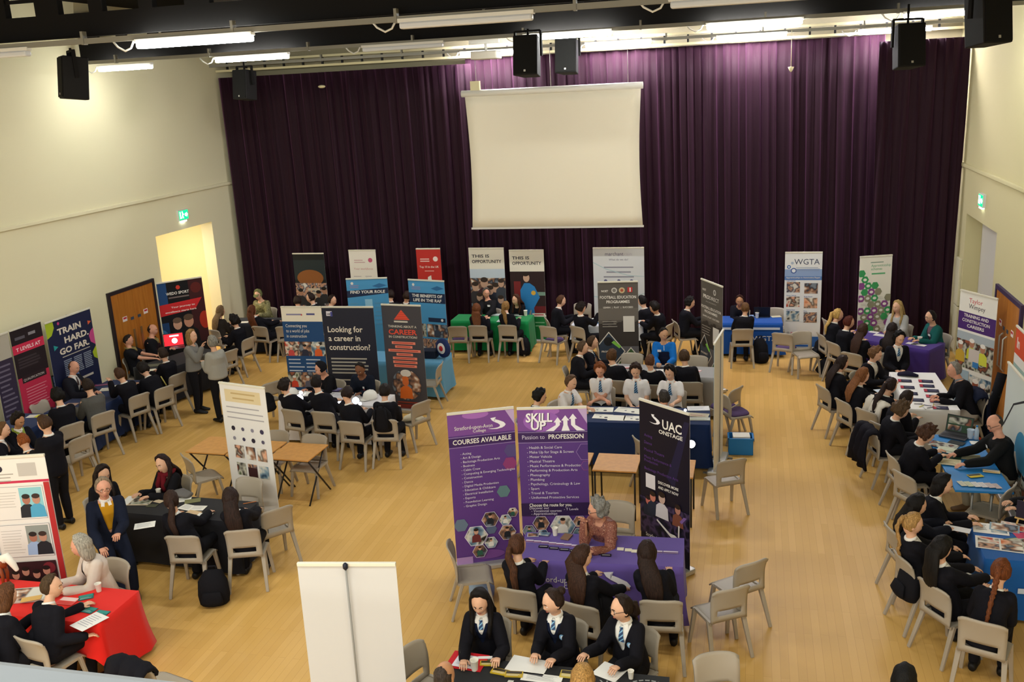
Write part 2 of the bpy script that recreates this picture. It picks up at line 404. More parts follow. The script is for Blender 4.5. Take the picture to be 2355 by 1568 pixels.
# large dark ventilation duct between the beams
tag(MB().box(-7.2, 12.2, 7.05, XR, 13.6, 7.6, mat('#211f1d', .6), ).obj('ventilation_duct', bevel=.05), 'broad dark ventilation duct under the ceiling between the beams', 'duct')

# ------------------------------------------------------------------ batten lamps
M_LIT = mat('#f8fbf6', .4, emis=82.0); M_UNLIT = mat('#dfe2e6', .35)
M_LITW = mat('#f8fbf6', .4, emis=48.0); M_LIT2 = mat('#fbf6ff', .4, emis=125.0)
def batten(x0, x1, y, z, lit, label):
    t = thing('batten_lamp', label, 'lamp', (x0, y, z), group='batten lamps under the ceiling'); L = x1-x0
    MB().box(0, -.045, .03, L, .045, .075, M_WHITEP).obj('housing', t, bevel=.006)
    lm = M_UNLIT if not lit else M_LIT2 if y > 20 else M_LITW if (x0 < -11 or x0 > 2) else M_LIT
    MB().box(.02, -.055, -.035, L-.02, .055, .035, lm).obj('diffuser', t, bevel=.02)
    MB().tube([(-.03, 0, .06), (-.08, 0, -.02), (-.16, 0, -.05), (-.25, 0, .0), (-.3, 0, .06)], .012, M_WHITEP, 6).obj('cable', t)
for a in [(-9.9, -8.42, 10.25, 6.43, 0, 'unlit batten lamp at the left end of the first row'),
          (-6.96, -5.46, 10.25, 6.43, 1, 'only lit batten lamp of the first overhead row'),
          (-3.73, -2.23, 10.25, 6.45, 0, 'unlit batten lamp of the first row, above the screen'),
          (-.85, .65, 10.25, 6.47, 0, 'unlit batten lamp cut by the top edge of the picture'),
          (-11.95, -10.8, 16.3, 6.45, 1, 'lit batten lamp behind the loudspeaker on the left wall'),
          (-9.5, -8.03, 16.3, 6.48, 1, 'lit batten lamp of the second row above the left end of the curtain'),
          (-6.64, -5.14, 16.3, 6.51, 0, 'unlit batten lamp of the second row, left of the projector'),
          (-3.76, -2.26, 16.3, 6.53, 1, 'lit batten lamp of the second row, above the pair of loudspeakers'),
          (-.77, .73, 16.3, 6.52, 1, 'longest-looking lit batten lamp of the second row, right of the screen'),
          (2.17, 3.5, 16.3, 6.50, 1, 'lit batten lamp running behind the loudspeaker at the right'),
          (-6.3, -4.95, 21.08, 6.5, 1, 'lit batten lamp by the curtain, partly behind the projector'),
          (-3.52, -2.1, 21.08, 6.53, 1, 'lit batten lamp by the curtain, right above the screen corner'),
          (-.78, .63, 21.08, 6.51, 1, 'lit batten lamp by the curtain, over the brightest pink patch'),
          (1.98, 3.36, 21.08, 6.46, 1, 'lit batten lamp by the curtain at the right end')]: batten(*a)

# ------------------------------------------------------------------ loudspeakers
def loudspeaker(px, py, y, rz, label, tilt=.12):
    p = at_y(px, py, y); t = thing('loudspeaker', label, 'loudspeaker', p, rz); M = Matrix.Rotation(-tilt, 4, 'X')
    mb = MB(); mk = mat('#110f0e', .75); vs = [(-.2, -.19, -.3), (.2, -.19, -.3), (.14, .17, -.3), (-.14, .17, -.3), (-.2, -.19, .3), (.2, -.19, .3), (.14, .17, .3), (-.14, .17, .3)]
    mb.add([M @ Vector(v) for v in vs], [(3, 2, 1, 0), (4, 5, 6, 7), (0, 1, 5, 4), (1, 2, 6, 5), (2, 3, 7, 6), (3, 0, 4, 7)], mk); mb.obj('cabinet', t, bevel=.015)
    MB().box(-.18, -.205, -.28, .18, -.188, .28, mat('#100f0e', .9, bump=.4, bscale=300), M).obj('grille', t)
    MB().box(-.015, -.21, -.25, .015, -.205, -.22, M_GREYMETAL, M).obj('badge', t)
    MB().tube([(0, 0, .28), (0, 0, 6.62-p[2])], .018, M_DARK, 8).obj('hanging_pole', t); MB().bar((-.21, 0, 0), (-.21, 0, .38), .03, .05, M_DARK).bar((.21, 0, 0), (.21, 0, .38), .03, .05, M_DARK).bar((-.21, 0, .38), (.21, 0, .38), .05, .03, M_DARK).obj('yoke', t)
loudspeaker(172, 180, 12.6, -.75, 'black loudspeaker in front of the left wall, above the banners')
loudspeaker(566, 196, 18.8, -.3, 'black loudspeaker against the dark curtain near the left wall')
loudspeaker(1216, 130, 15.2, -.1, 'left black loudspeaker of the pair hanging over the screen')
loudspeaker(1307, 130, 17.6, -.1, 'right black loudspeaker of the pair hanging over the screen')
loudspeaker(2085, 108, 15.3, .25, 'black loudspeaker in front of the curtain, right side')
loudspeaker(2266, 42, 12.3, .55, 'black loudspeaker highest in view beside the right wall')

# ------------------------------------------------------------------ projector on its pole
p = at_y(1118, 127, 17.2); t = thing('projector', 'white ceiling projector on a pole between the lamps', 'projector', p)
MB().box(-.24, -.2, -.07, .24, .2, .07, mat('#c9c3b4', .5)).obj('body', t, bevel=.02); MB().lathe([(.05, 0), (.06, .06), (.045, .07)], M_BLACK, 14, (0, 0, 0)).obj('lens', t).matrix_local = Matrix.Translation((.1, .19, 0)) @ Matrix.Rotation(-PI/2, 4, 'X')
MB().tube([(0, 0, .06), (0, 0, ZC-p[2])], .025, M_WHITEP, 8).obj('pole', t); MB().box(-.3, -.04, .2, .25, .04, .27, M_WHITEP).obj('cross_arm', t)
# security sensor at the top of the curtain
p = at_y(740, 199, 20.85); tag(MB().ball((0, 0, 0), .09, .06, .035, M_CREAM).obj('curtain_sensor', None, p), 'tiny pale fitting on the dark curtain left of the screen', 'sensor')
# pale rail of the balcony the picture is taken from
p = at_y(0, 1512, .95); tag(MB().box(-4, .6, p[2]-.35, 1.5, .955, p[2], mat('#c3cad2', .5)).obj('balcony_rail', bevel=.02), 'pale blurred balcony rail crossing the lower left corner', 'rail')
# ================================================================== CHAIRS
M_CHAIR = mat('#a59988', .42, spec=.35, name='grey_plastic'); M_PAD = mat('#544066', .9, name='purple_pad')
def chair_proto(pad):
    t = thing('plastic_chair', '', 'chair', (0, 0, 0))
    mb = MB()
    def seat(u, v):
        x = (u-.5)*.43*(1-.06*(1-v)); y = -.205+.415*v
        z = .452 - .02*math.sin(PI*min(1, v*1.05))*(1-(2*u-1)**2*.6) - (.035*max(0, (v-.85)/.15)**2) - .012*max(0, abs(2*u-1)-.85)/.15
        return (x, y, z)
    grid_shell(seat, 10, 10, .014, M_CHAIR, mb); mb.bar((-.2, .13, .435), (-.2, -.19, .435), .03, .03, M_CHAIR).bar((.2, .13, .435), (.2, -.19, .435), .03, .03, M_CHAIR)
    mb.obj('seat', t)
    mb = MB()
    def back(u, v):
        z = .44+.385*v; q = 2*u-1; w = .205+.008*v
        if v > .86: w -= .045*((v-.86)/.14)**2*0
        y = -.195-.03*v-.055*v*v + .045*q*q*min(1, v*1.6) - .012
        zz = z - (.03*abs(q)**6 if v > .9 else 0) + .008*(1-q*q)*v
        return (q*w, y, zz)
    grid_shell(back, 12, 12, .016, M_CHAIR, mb, lambda u, v: not (abs(2*u-1) < .64 and .14 < v < .36))
    mb.obj('backrest', t)
    for sx in (-1, 1):
        MB().bar((sx*.195, .14, .44), (sx*.225, .21, 0), .05, .036, M_CHAIR, .036, .026).obj('leg', t, bevel=.006)
        MB().bar((sx*.195, -.14, .44), (sx*.228, -.285, 0), .052, .038, M_CHAIR, .036, .026).obj('leg', t, bevel=.006)
    if pad:
        MB().ball((0, .015, .462), .19, .18, .016, M_PAD, 24, 8, lambda d: (1/max(1e-3, (abs(d[0])**4+abs(d[1])**4)**.25))**.85 if abs(d[2]) < .95 else 1).obj('seat_pad', t)
    return t
_protos = {False: None, True: None}
def chair_at(x, y, h, label, group=None, pad=False):
    """h: the way the sitter faces, degrees anticlockwise from straight away"""
    if _protos[pad] is None:
        r = chair_proto(pad); _protos[pad] = r; r.location = (x, y, 0); r.rotation_euler = (0, 0, math.radians(h)); r['label'] = label
        if group: r['group'] = group
        return r
    return dup(_protos[pad], (x, y, 0), math.radians(h), label, group)
def chair_px(px, py, h, label=None, pad=False, build=True):
    """chair whose top edge of the backrest is centred on the sight line"""
    p = at_z(px, py, .82); a = math.radians(h); x = p[0]-math.sin(a)*.29; y = p[1]+math.cos(a)*.29
    if build: chair_at(x, y, h, label, None, pad)
    return x, y

# ================================================================== TABLES AND CLOTHS
M_TOP = mat('#c98f48', .45, noise=.08, nscale=14); M_LEG = mat('#25211f', .45)
def folding_table(x, y, rz, L, W, label, h=.735, top=None):
    t = thing('folding_table', label, 'table', (x, y, 0), math.radians(rz)); top = top or mat('#c9c4b8', .5)
    MB().box(-L/2, -W/2, h-.03, L/2, W/2, h, top).obj('tabletop', t, bevel=.006)
    for sx in (-1, 1):
        for sy in (-1, 1): MB().tube([(sx*(L/2-.22), sy*(W/2-.1), 0), (sx*(L/2-.22), sy*(W/2-.1), h-.03)], .016, mat('#8d8c88', .4, metal=.5), 8).obj('leg', t)
    return t
def cloth(x, y, rz, L, W, col, label, h=.742, drop=(.68, .68, .68, .68), seed=0, flare=.05, prints=None, sheen=.1):
    """cloth over a table; drop per side: front(-y), right(+x), back(+y), left(-x)"""
    m = mat(col, .85, spec=.12, sheen=sheen, name='cloth'); R = random.Random(seed); ph = R.random()*6
    per = []; n = 22
    a, b = L/2+.006, W/2+.006
    for s, (p, q) in enumerate([((-a, -b), (a, -b)), ((a, -b), (a, b)), ((a, b), (-a, b)), ((-a, b), (-a, -b))]):
        nn = max(6, int(math.dist(p, q)/.07))
        for i in range(nn): f = i/nn; per.append((p[0]+(q[0]-p[0])*f, p[1]+(q[1]-p[1])*f, s, f))
    N = len(per); rows = 7; vs = []; fs = []; mb = MB()
    for r in range(rows+1):
        v = r/rows
        for i, (px, py, s, f) in enumerate(per):
            d0, d1 = drop[s], drop[s]
            if f < .04: d0 = (drop[s]+drop[s-1])/2
            dr = d0*v; nx, ny = [(0, -1), (1, 0), (0, 1), (-1, 0)][s]
            e = min(f, 1-f); corner = max(0, 1-e*5)
            cx, cy = px/a, py/b; L2 = math.hypot(cx, cy)
            wv = math.sin(i*.55+ph)*.5+math.sin(i*.23+ph*2)*.5
            off = flare*v*(.35+.4*wv*v) + .05*corner*v*v
            ox, oy = nx*off, ny*off
            if corner > 0: ox += math.copysign(.03*corner*v*v, px)*(abs(ny) > 0); oy += math.copysign(.03*corner*v*v, py)*(abs(nx) > 0)
            z = h-dr - (0 if r else 0)
            vs.append((px+ox, py+oy, max(.012, z)))
    for r in range(rows):
        for i in range(N): fs.append((r*N+i, (r+1)*N+i, (r+1)*N+(i+1) % N, r*N+(i+1) % N))
    fs.append(tuple(range(N)))
    mb.add(vs, fs, m, False)
    mb.sm = [True]*len(mb.sm); mb.sm[-1] = False
    o = mb.obj('tablecloth', None, (x, y, 0), math.radians(rz)); tag(o, label, 'tablecloth')
    if prints:
        pm = MB(); A = Art(pm, lambda u, v, d: (u-L/2, -b-.03-d, v)); prints(A, L); pm.obj('print', o)
    return o
def exam_desk(x, y, rz, label, h=.72, s=.62, d=.62, cross=True):
    t = thing('exam_desk', label, 'desk', (x, y, 0), math.radians(rz))
    MB().box(-s/2, -d/2, h-.022, s/2, d/2, h, M_TOP).obj('desk_top', t, bevel=.005)
    for sx in (-1, 1):
        X = sx*(s/2-.03)
        if cross:
            MB().tube([(X, -d/2+.04, h-.02), (X, d/2-.02, 0)], .013, M_LEG, 8).obj('leg', t); MB().tube([(X-sx*.03, d/2-.04, h-.02), (X-sx*.03, -d/2+.02, 0)], .013, M_LEG, 8).obj('leg', t)
        else:
            for sy in (-1, 1): MB().tube([(X, sy*(d/2-.04), h-.02), (X, sy*(d/2-.02), 0)], .013, M_LEG, 8).obj('leg', t)
    MB().tube([(-s/2+.03, -d/2+.05, h-.04), (s/2-.03, -d/2+.05, h-.04)], .011, M_LEG, 6).obj('rail', t)
    return t

# ================================================================== ROLL-UP BANNERS
M_ALU = mat('#c3c1bb', .35, metal=.5)
def banner_at(x, y, h, W, H, col, label, art=None, back='#d8d6d2', lean=0.0, cat='banner', base=True):
    """h: the way the print faces, degrees; front is local +y"""
    t = thing('roll_up_banner', label, cat, (x, y, 0), math.radians(h)); m = mat(col, .5, spec=.25)
    if base:
        MB().box(-W/2-.01, -.1, 0, W/2+.01, .1, .075, M_ALU).obj('base', t, bevel=.02)
        for sx in (-1, 1): MB().box(sx*W*.38-.02, -.17, 0, sx*W*.38+.02, .17, .02, mat('#6e6c68', .4)).obj('foot', t)
    MB().tube([(0, -.02, .05), (0, -.03, H)], .009, mat('#8c8a86', .4), 6).obj('pole', t)
    MB().box(-W/2, -.016, H-.03, W/2, .016, H, mat('#dcd6c4', .4)).obj('top_rail', t, bevel=.004)
    mb = MB(); v0 = .07
    mb.box(-W/2, -.004, v0, W/2, -.001, H-.025, mat(back, .6)); mb.box(-W/2, -.001, v0, W/2, .002, H-.025, m)
    A = Art(mb, lambda u, v, d: (W/2-u*W, d, v0+v*(H-.025-v0)), .002); A.W = W; A.H = H-.025-v0
    # u, v run 0..1 over the sheet: a local unit helper keeps letters undistorted
    if art:
        B = Art(mb, lambda u, v, d: (W/2-u, d, v0+v), .002); B.clip = (W, H-.025-v0); art(B, W, H-.025-v0)
    o = mb.obj('printed_panel', t)
    return t
def banner_px(pl, pr, col, label, art=None, H=2.06, W=None, **k):
    """stands where the two top corners are seen"""
    a, b = at_z(*pl, H), at_z(*pr, H); d = b-a; w = W or math.hypot(d[0], d[1]); c = (a+b)/2
    h = math.degrees(math.atan2(d[1], d[0]))+180        # facing the viewer
    return banner_at(c[0], c[1], h, w, H, col, label, art, **k)
def banner_py(pl, pr, y, col, label, art=None, dh=0.0, **k):
    a, b = at_y(*pl, y), at_y(*pr, y)
    return banner_at((a[0]+b[0])/2, y, 180+dh, abs(b[0]-a[0]), (a[2]+b[2])/2, col, label, art, **k)
def banner_px_x(pl, pr, x, col, label, art=None, face=270, **k):
    a, b = at_x(*pl, x), at_x(*pr, x)
    return banner_at(x, (a[1]+b[1])/2, face, abs(b[1]-a[1]), (a[2]+b[2])/2, col, label, art, **k)
# ================================================================== PEOPLE
def V(*a): return np.array(a, float)
def nrm(v): v = np.asarray(v, float); return v/max(1e-9, np.linalg.norm(v))
def loft(cs, rx, ry, lat, n=12, cap=.55):
    """rings of radii rx (along lat) and ry round the centres cs, ends closed with rounded caps"""
    cs = [np.asarray(c, float) for c in cs]; k = len(cs); rows = []
    def ring(c, t, a_, b_):
        a = nrm(lat - t*np.dot(lat, t)); b = np.cross(t, a)
        return [c + a*a_*math.cos(2*PI*j/n) + b*b_*math.sin(2*PI*j/n) for j in range(n)]
    ts = [nrm(cs[min(i+1, k-1)]-cs[max(i-1, 0)]) for i in range(k)]
    t0 = nrm(cs[1]-cs[0]); t1 = nrm(cs[-1]-cs[-2]); e0 = min(rx[0], ry[0])*cap; e1 = min(rx[-1], ry[-1])*cap
    rows.append(ring(cs[0]-t0*e0, t0, rx[0]*.5, ry[0]*.5)); rows.append(ring(cs[0]-t0*e0*.6, t0, rx[0]*.85, ry[0]*.85))
    for i in range(k): rows.append(ring(cs[i], ts[i], rx[i], ry[i]))
    rows.append(ring(cs[-1]+t1*e1*.6, t1, rx[-1]*.85, ry[-1]*.85)); rows.append(ring(cs[-1]+t1*e1, t1, rx[-1]*.5, ry[-1]*.5))
    vs = [v for r in rows for v in r]; fs = []; m = len(rows)
    for i in range(m-1):
        for j in range(n): fs.append((i*n+j, i*n+(j+1) % n, (i+1)*n+(j+1) % n, (i+1)*n+j))
    fs.append(tuple(reversed(range(n)))); fs.append(tuple(range((m-1)*n, m*n)))
    return vs, fs
def limb(a, b, ra, rb, lat=V(0, 0, 1), mid=None):
    t = nrm(np.asarray(b)-np.asarray(a)); l = lat if abs(np.dot(nrm(lat), t)) < .95 else V(0, 1, .1)
    m = (np.asarray(a)+np.asarray(b))/2; rm = (ra+rb)/2*1.06 if mid is None else mid
    return loft([a, m, b], [ra, rm, rb], [ra, rm, rb], l, 10, .8)
def head_surf(d):
    """distance-shaped head surface point (head frame: x right, y forward, z up) for a unit direction"""
    x, y, z = d
    px, py, pz = .075*x, .096*y, .118*z
    if z < 0: px *= 1-.30*(-z)**1.4; py *= (1-.06*z*z if y > 0 else 1-.30*(-z)**1.2)
    if y > 0: px *= 1-.04*y
    g = lambda cx, cz, sx, sz: math.exp(-((x-cx)/sx)**2-((z-cz)/sz)**2) if y > 0 else 0
    out = .026*g(0, -.16, .13, .13) + .012*g(0, .02, .10, .16) + .006*g(0, .27, .5, .1) - .011*g(.36, .08, .17, .12) - .011*g(-.36, .08, .17, .12) + .008*g(0, -.5, .22, .09) + .010*g(0, -.82, .3, .16) + .006*g(.5, -.2, .2, .2) + .006*g(-.5, -.2, .2, .2) - .004*g(0, -.62, .3, .07)
    return (px, py+out, pz)
def sphere_grid(fn, n=22, k=16):
    vs = []; fs = []
    for i in range(k+1):
        th = PI*i/k
        for j in range(n):
            ph = 2*PI*j/n; vs.append(fn((math.sin(th)*math.cos(ph), math.sin(th)*math.sin(ph), math.cos(th))))
    for i in range(k):
        for j in range(n): fs.append((i*n+j, (i+1)*n+j, (i+1)*n+(j+1) % n, i*n+(j+1) % n))
    return vs, fs
SKIN = {'fair': '#dcab8c', 'rosy': '#d89c80', 'tan': '#b98560', 'brown': '#7c4f36', 'olive': '#c99a78'}
def skin_mat(k): return mat(SKIN[k], .55, spec=.3, noise=.06, nscale=25, name='skin')
def hair_mat(col):
    key = ('hair', col)
    if key in _mats: return _mats[key]
    m, nt, b = node_mat('hair_strands'); tc = nt.nodes.new('ShaderNodeTexCoord'); mp = nt.nodes.new('ShaderNodeMapping'); mp.inputs['Scale'].default_value = (70, 70, 5)
    n = nt.nodes.new('ShaderNodeTexNoise'); n.inputs['Scale'].default_value = 1.6; n.inputs['Detail'].default_value = 3
    r = nt.nodes.new('ShaderNodeValToRGB'); L = lin(col); r.color_ramp.elements[0].position = .35; r.color_ramp.elements[1].position = .68
    r.color_ramp.elements[0].color = (*[c*.55 for c in L], 1); r.color_ramp.elements[1].color = (*[min(1, c*1.35) for c in L], 1)
    nt.links.new(tc.outputs['Object'], mp.inputs['Vector']); nt.links.new(mp.outputs['Vector'], n.inputs['Vector']); nt.links.new(n.outputs['Fac'], r.inputs['Fac']); nt.links.new(r.outputs['Color'], b.inputs['Base Color'])
    bp = nt.nodes.new('ShaderNodeBump'); bp.inputs['Strength'].default_value = .6; bp.inputs['Distance'].default_value = .01
    nt.links.new(n.outputs['Fac'], bp.inputs['Height']); nt.links.new(bp.outputs['Normal'], b.inputs['Normal'])
    b.inputs['Roughness'].default_value = .6; b.inputs['Specular IOR Level'].default_value = .18
    _mats[key] = m; return m
def tie_mat(c1, c2):
    key = ('tie', c1, c2)
    if key in _mats: return _mats[key]
    m, nt, b = node_mat('striped_tie'); tc = nt.nodes.new('ShaderNodeTexCoord'); mp = nt.nodes.new('ShaderNodeMapping'); mp.inputs['Rotation'].default_value = (0, .8, 0)
    w = nt.nodes.new('ShaderNodeTexWave'); w.inputs['Scale'].default_value = 11; w.bands_direction = 'Z'
    r = nt.nodes.new('ShaderNodeValToRGB'); r.color_ramp.interpolation = 'CONSTANT'; r.color_ramp.elements[0].color = (*lin(c1), 1); r.color_ramp.elements[1].color = (*lin(c2), 1); r.color_ramp.elements[1].position = .72
    nt.links.new(tc.outputs['Object'], mp.inputs['Vector']); nt.links.new(mp.outputs['Vector'], w.inputs['Vector']); nt.links.new(w.outputs['Fac'], r.inputs['Fac']); nt.links.new(r.outputs['Color'], b.inputs['Base Color'])
    b.inputs['Roughness'].default_value = .6
    _mats[key] = m; return m
def cloth_mat(col):
    if col == 'camo': return photo_mat(['#4c4a30', '#8a8258', '#6b6a44', '#a59a70'], 22, 3)
    if col == 'dots':  return photo_mat(['#5a2c2c', '#a06a58', '#7a4238', '#b88a74'], 60, 5)
    return mat(col, .85, spec=.12, bump=.25, bscale=22, name='fabric')

_jobs = []          # (object, finisher): voxel unions evaluated together at the end
_jobcol = bpy.data.collections.new('work'); C.children.link(_jobcol)
def union(parts, voxel, m, smooth, finish):
    mb = MB()
    for vs, fs in parts: mb.add(vs, fs, m, True)
    o = bpy.data.objects.new('w', mb.mesh()); _jobcol.objects.link(o)
    r = o.modifiers.new('r', 'REMESH'); r.mode = 'VOXEL'; r.voxel_size = voxel; r.use_smooth_shade = True
    s = o.modifiers.new('s', 'SMOOTH'); s.factor = .5; s.iterations = smooth
    _jobs.append((o, finish))
def two_bone(a, t, l1, l2, pole):
    a = np.asarray(a, float); t = np.asarray(t, float); d = t-a; L = np.linalg.norm(d); mx = (l1+l2)*.985
    if L > mx: t = a + d/L*mx; d = t-a; L = mx
    L = max(L, abs(l1-l2)+.02); u = nrm(d); x = (l1*l1-l2*l2+L*L)/(2*L); h = math.sqrt(max(0, l1*l1-x*x))
    p = np.asarray(pole, float); p = nrm(p-u*np.dot(p, u))
    return a+u*x+p*h, a+u*L

HAIRSTYLES = {'short': dict(t=.016, hl=.50, low=-.50, side=.16), 'crop': dict(t=.008, hl=.52, low=-.5, side=.1), 'mop': dict(t=.026, hl=.30, low=-.5, side=.22, n=.006),
              'curly': dict(t=.030, hl=.30, low=-.55, side=.25, n=.011), 'bald': dict(t=.006, hl=2, low=-.5, side=-.05, bald=1), 'long': dict(t=.020, hl=.45, low=-.75, side=.22), 'tied': dict(t=.012, hl=.48, low=-.55, side=.2),
              'beanie': dict(t=.022, hl=.30, low=-.35, side=.5), 'cap': dict(t=.020, hl=.38, low=-.2, side=.5)}
people = []
def person(label, hpx, h, pose='sit', chair=None, hair=('short', '#3a281c'), top='blazer', skin='fair', s=.95, fem=False, look=(0, -18), arms='table', face=True, tie=None, glasses=False,
           chair_label=None, hand_r=None, hand_l=None, hz=None, seat=.455, lean0=14, legs='#17161a', inner='#e8e4dc', roll=0, extra=None, dist_push=0.0, pad=False, jumper=None, mk_chair=True, tiecol=('#1d3b66', '#7fb2cf'), shoe='#121113', crest=False):
    """one continuous body posed so that the head lies on the sight line hpx; h: heading in degrees"""
    a = math.radians(h); f = V(-math.sin(a), math.cos(a), 0); r = V(math.cos(a), math.sin(a), 0); up = V(0, 0, 1)
    E3 = EYE; dr = nrm(ray(*hpx))
    sc = s
    if pose == 'sit':
        hipz = seat+.105*sc
        if chair is not None and len(chair) == 2 and chair != 'auto':
            cx, cy = chair_px(chair[0], chair[1], h, build=False)
        else:
            z = hz or (hipz + .64*sc*math.cos(math.radians(lean0)))
            hp = at_z(hpx[0], hpx[1], z); off = .62*sc*math.sin(math.radians(lean0)) - .04
            cx, cy = hp[0]-f[0]*off, hp[1]-f[1]*off
        cx = min(max(cx, XL+.38), XR-.36); root = V(cx, cy, 0)
        if mk_chair: chair_at(cx, cy, h, chair_label or ('grey chair under the ' + label), None, pad)
        P = root - f*.06 + up*hipz
        # head on the sight line at torso length from the hips, forward-leaning answer
        Lm = .665*sc; oc = E3-P; b_ = np.dot(oc, dr); c_ = np.dot(oc, oc)-Lm*Lm; disc = b_*b_-c_
        cands = []
        if disc > 0: cands = [E3+dr*(-b_-math.sqrt(disc)), E3+dr*(-b_+math.sqrt(disc))]
        else: cands = [P + nrm(E3+dr*(-b_)-P)*Lm]
        def cost(q):
            d = q-P; fw_ = math.degrees(math.atan2(np.dot(d, f), d[2])); sd_ = abs(math.degrees(math.atan2(np.dot(d, r), d[2]))); return abs(fw_-lean0) + (200 if d[2] < .3 else 0) + 3*max(0, sd_-16) + 3*max(0, fw_-45)
        T = min(cands, key=cost); d = T-P
        fa = math.degrees(math.atan2(np.dot(d, f), max(.05, d[2]))); sa = math.degrees(math.atan2(np.dot(d, r), max(.05, d[2])))
        fa = min(50, max(-10, fa)); sa = min(26, max(-26, sa))
        dd = nrm(f*math.tan(math.radians(fa))+r*math.tan(math.radians(sa))+up); Hc = P+dd*Lm
    else:
        z = hz or 1.545*sc; hp = at_z(hpx[0], hpx[1], z); root = V(hp[0], hp[1], 0) - f*.05
        P = root + up*(.90*sc if pose == 'stand' else seat); 
        if pose == 'perch': P = P - f*.12
        Hc = V(*hp); dd = nrm(Hc-P)
    # spine: hips to the base of the neck, then head
    D = Hc-P; N = P + D*.775 - f*.028*sc + up*(-.01)
    if fem: N = N - up*.006
    mid = (P+N)/2 - f*.012 + up*.02
    def spine(t): t = float(t); q = max(0.0, t) if t >= 0 else t; return (1-q)*(1-q)*P + 2*q*(1-q)*mid + q*q*N if t >= 0 else P + (P-mid)*(-t)*1.6
    def tang(t): return nrm(spine(min(1, t+.05))-spine(max(-.05, t-.05)))
    TS = [-.2, 0, .22, .48, .74, .90, 1.0]
    RX = (V(.14, .172, .158, .13, .152, .130, .056) if fem else V(.13, .165, .152, .145, .170, .150, .064))*sc
    RY = (V(.10, .118, .105, .093, .122, .088, .055) if fem else V(.10, .115, .105, .10, .122, .095, .060))*sc
    sw = (.165 if fem else .190)*sc
    u1 = tang(.92); shC = spine(.885)
    SR, SL = shC + r*sw - u1*.005, shC - r*sw - u1*.005
    # arms
    tz = .80
    if arms == 'table': tr, tl = f*.37+r*.09, f*.39-r*.11; TR, TL = root+tr*sc+up*tz, root+tl*sc+up*tz
    elif arms == 'lap': TR, TL = root+(f*.22+r*.07)*sc+up*(.66), root+(f*.22-r*.07)*sc+up*(.66)
    elif arms == 'down': TR, TL = SR-up*.52*sc+f*.06+r*.05, SL-up*.52*sc+f*.06-r*.05
    elif arms == 'cross': TR, TL = shC+f*.27-up*.24-r*.11, shC+f*.25-up*.27+r*.11
    elif arms == 'clasp': TR, TL = shC+f*.33-up*.20+r*.03, shC+f*.33-up*.20-r*.03
    elif arms == 'phone': TR, TL = shC+f*.34-up*.24+r*.05, shC+f*.34-up*.24-r*.05
    if hand_r is not None: TR = root+r*hand_r[0]+f*hand_r[1]+up*hand_r[2]
    if hand_l is not None: TL = root+r*hand_l[0]+f*hand_l[1]+up*hand_l[2]
    la, lf = .285*sc, .262*sc
    ER, WR = two_bone(SR, TR, la, lf, r*.16-up*.85-f*.30); EL, WL = two_bone(SL, TL, la, lf, -r*.16-up*.85-f*.30)
    # legs
    hw = .088*sc; HR, HL = P+r*hw-up*.01, P-r*hw-up*.01
    if pose == 'sit':
        KR, KL = HR+f*.43*sc+r*.04-up*.02, HL+f*.43*sc-r*.04-up*.02
        AR, AL = V(KR[0], KR[1], .085)-f*.05, V(KL[0], KL[1], .085)-f*.10
    elif pose == 'perch':
        KR, KL = HR+f*.40-up*.20-r*.02, HL+f*.30-up*.26-r*.05; AR = V(*(KR+f*.30-r*.10)[:2], .085); AL = V(*(KL+f*.02)[:2], .085)
    else:
        AR, AL = root+r*.10+up*.085+f*.02, root-r*.10+up*.085-f*.03; KR, KL = (HR+AR)/2+f*.03, (HL+AL)/2+f*.03
    # head frame
    yaw_, pit_ = math.radians(look[0]), math.radians(look[1])
    hf = nrm(f*math.cos(yaw_)*math.cos(pit_)-r*math.sin(yaw_)*math.cos(pit_)+up*math.sin(pit_)); hr = nrm(np.cross(hf, up)); hu = np.cross(hr, hf)
    if roll: q = math.radians(roll); hr, hu = hr*math.cos(q)+hu*math.sin(q), hu*math.cos(q)-hr*math.sin(q)
    hs = sc*1.09 if sc < 1 else sc*1.03
    HW = lambda p: Hc + (hr*p[0]+hf*p[1]+hu*p[2])*hs
    dist = float(np.linalg.norm(Hc-E3)); vox = min(.0145, max(.0088, dist*.00085))
    LO = root
    def rel(parts): return [([v-LO for v in vs], fs) for vs, fs in parts]
    sm = skin_mat(skin)
    # ---- body
    body = [loft([spine(t) for t in TS], RX, RY, r, 16)]
    body.append(loft([N-u1*.03*sc, N+(Hc-N)*.35, Hc-hu*.05*hs-hf*.012], [.062*sc, .050*sc, .050*sc], [.062*sc, .052*sc, .052*sc], r, 12))
    hv, hfc = sphere_grid(head_surf, 30, 24); body.append(([HW(v) for v in hv], hfc))
    for sx in (-1, 1):
        ev, ef = sphere_grid(lambda d: (sx*(.074+.010*d[0]*sx*sx), -.008+.020*d[1]-.006*d[2], -.012+.033*d[2]), 10, 8); body.append(([HW(v) for v in ev], ef))
    arm_def = [(SR, ER, WR), (SL, EL, WL)]
    for S, E, W in arm_def:
        body += [limb(S-(S-shC)*.15, E, .052*sc, .040*sc), limb(E, W, .040*sc, .027*sc, mid=.037*sc)]
    for Hh, K, A in ((HR, KR, AR), (HL, KL, AL)):
        body += [limb(Hh, K, .088*sc, .056*sc, r), limb(K, A, .056*sc, .036*sc, r, mid=.053*sc), loft([A-f*.05-up*.03, A+f*.06-up*.045, A+f*.16-up*.06], [.036, .042, .036], [.045, .034, .022], r, 10)]
    fing = MB()
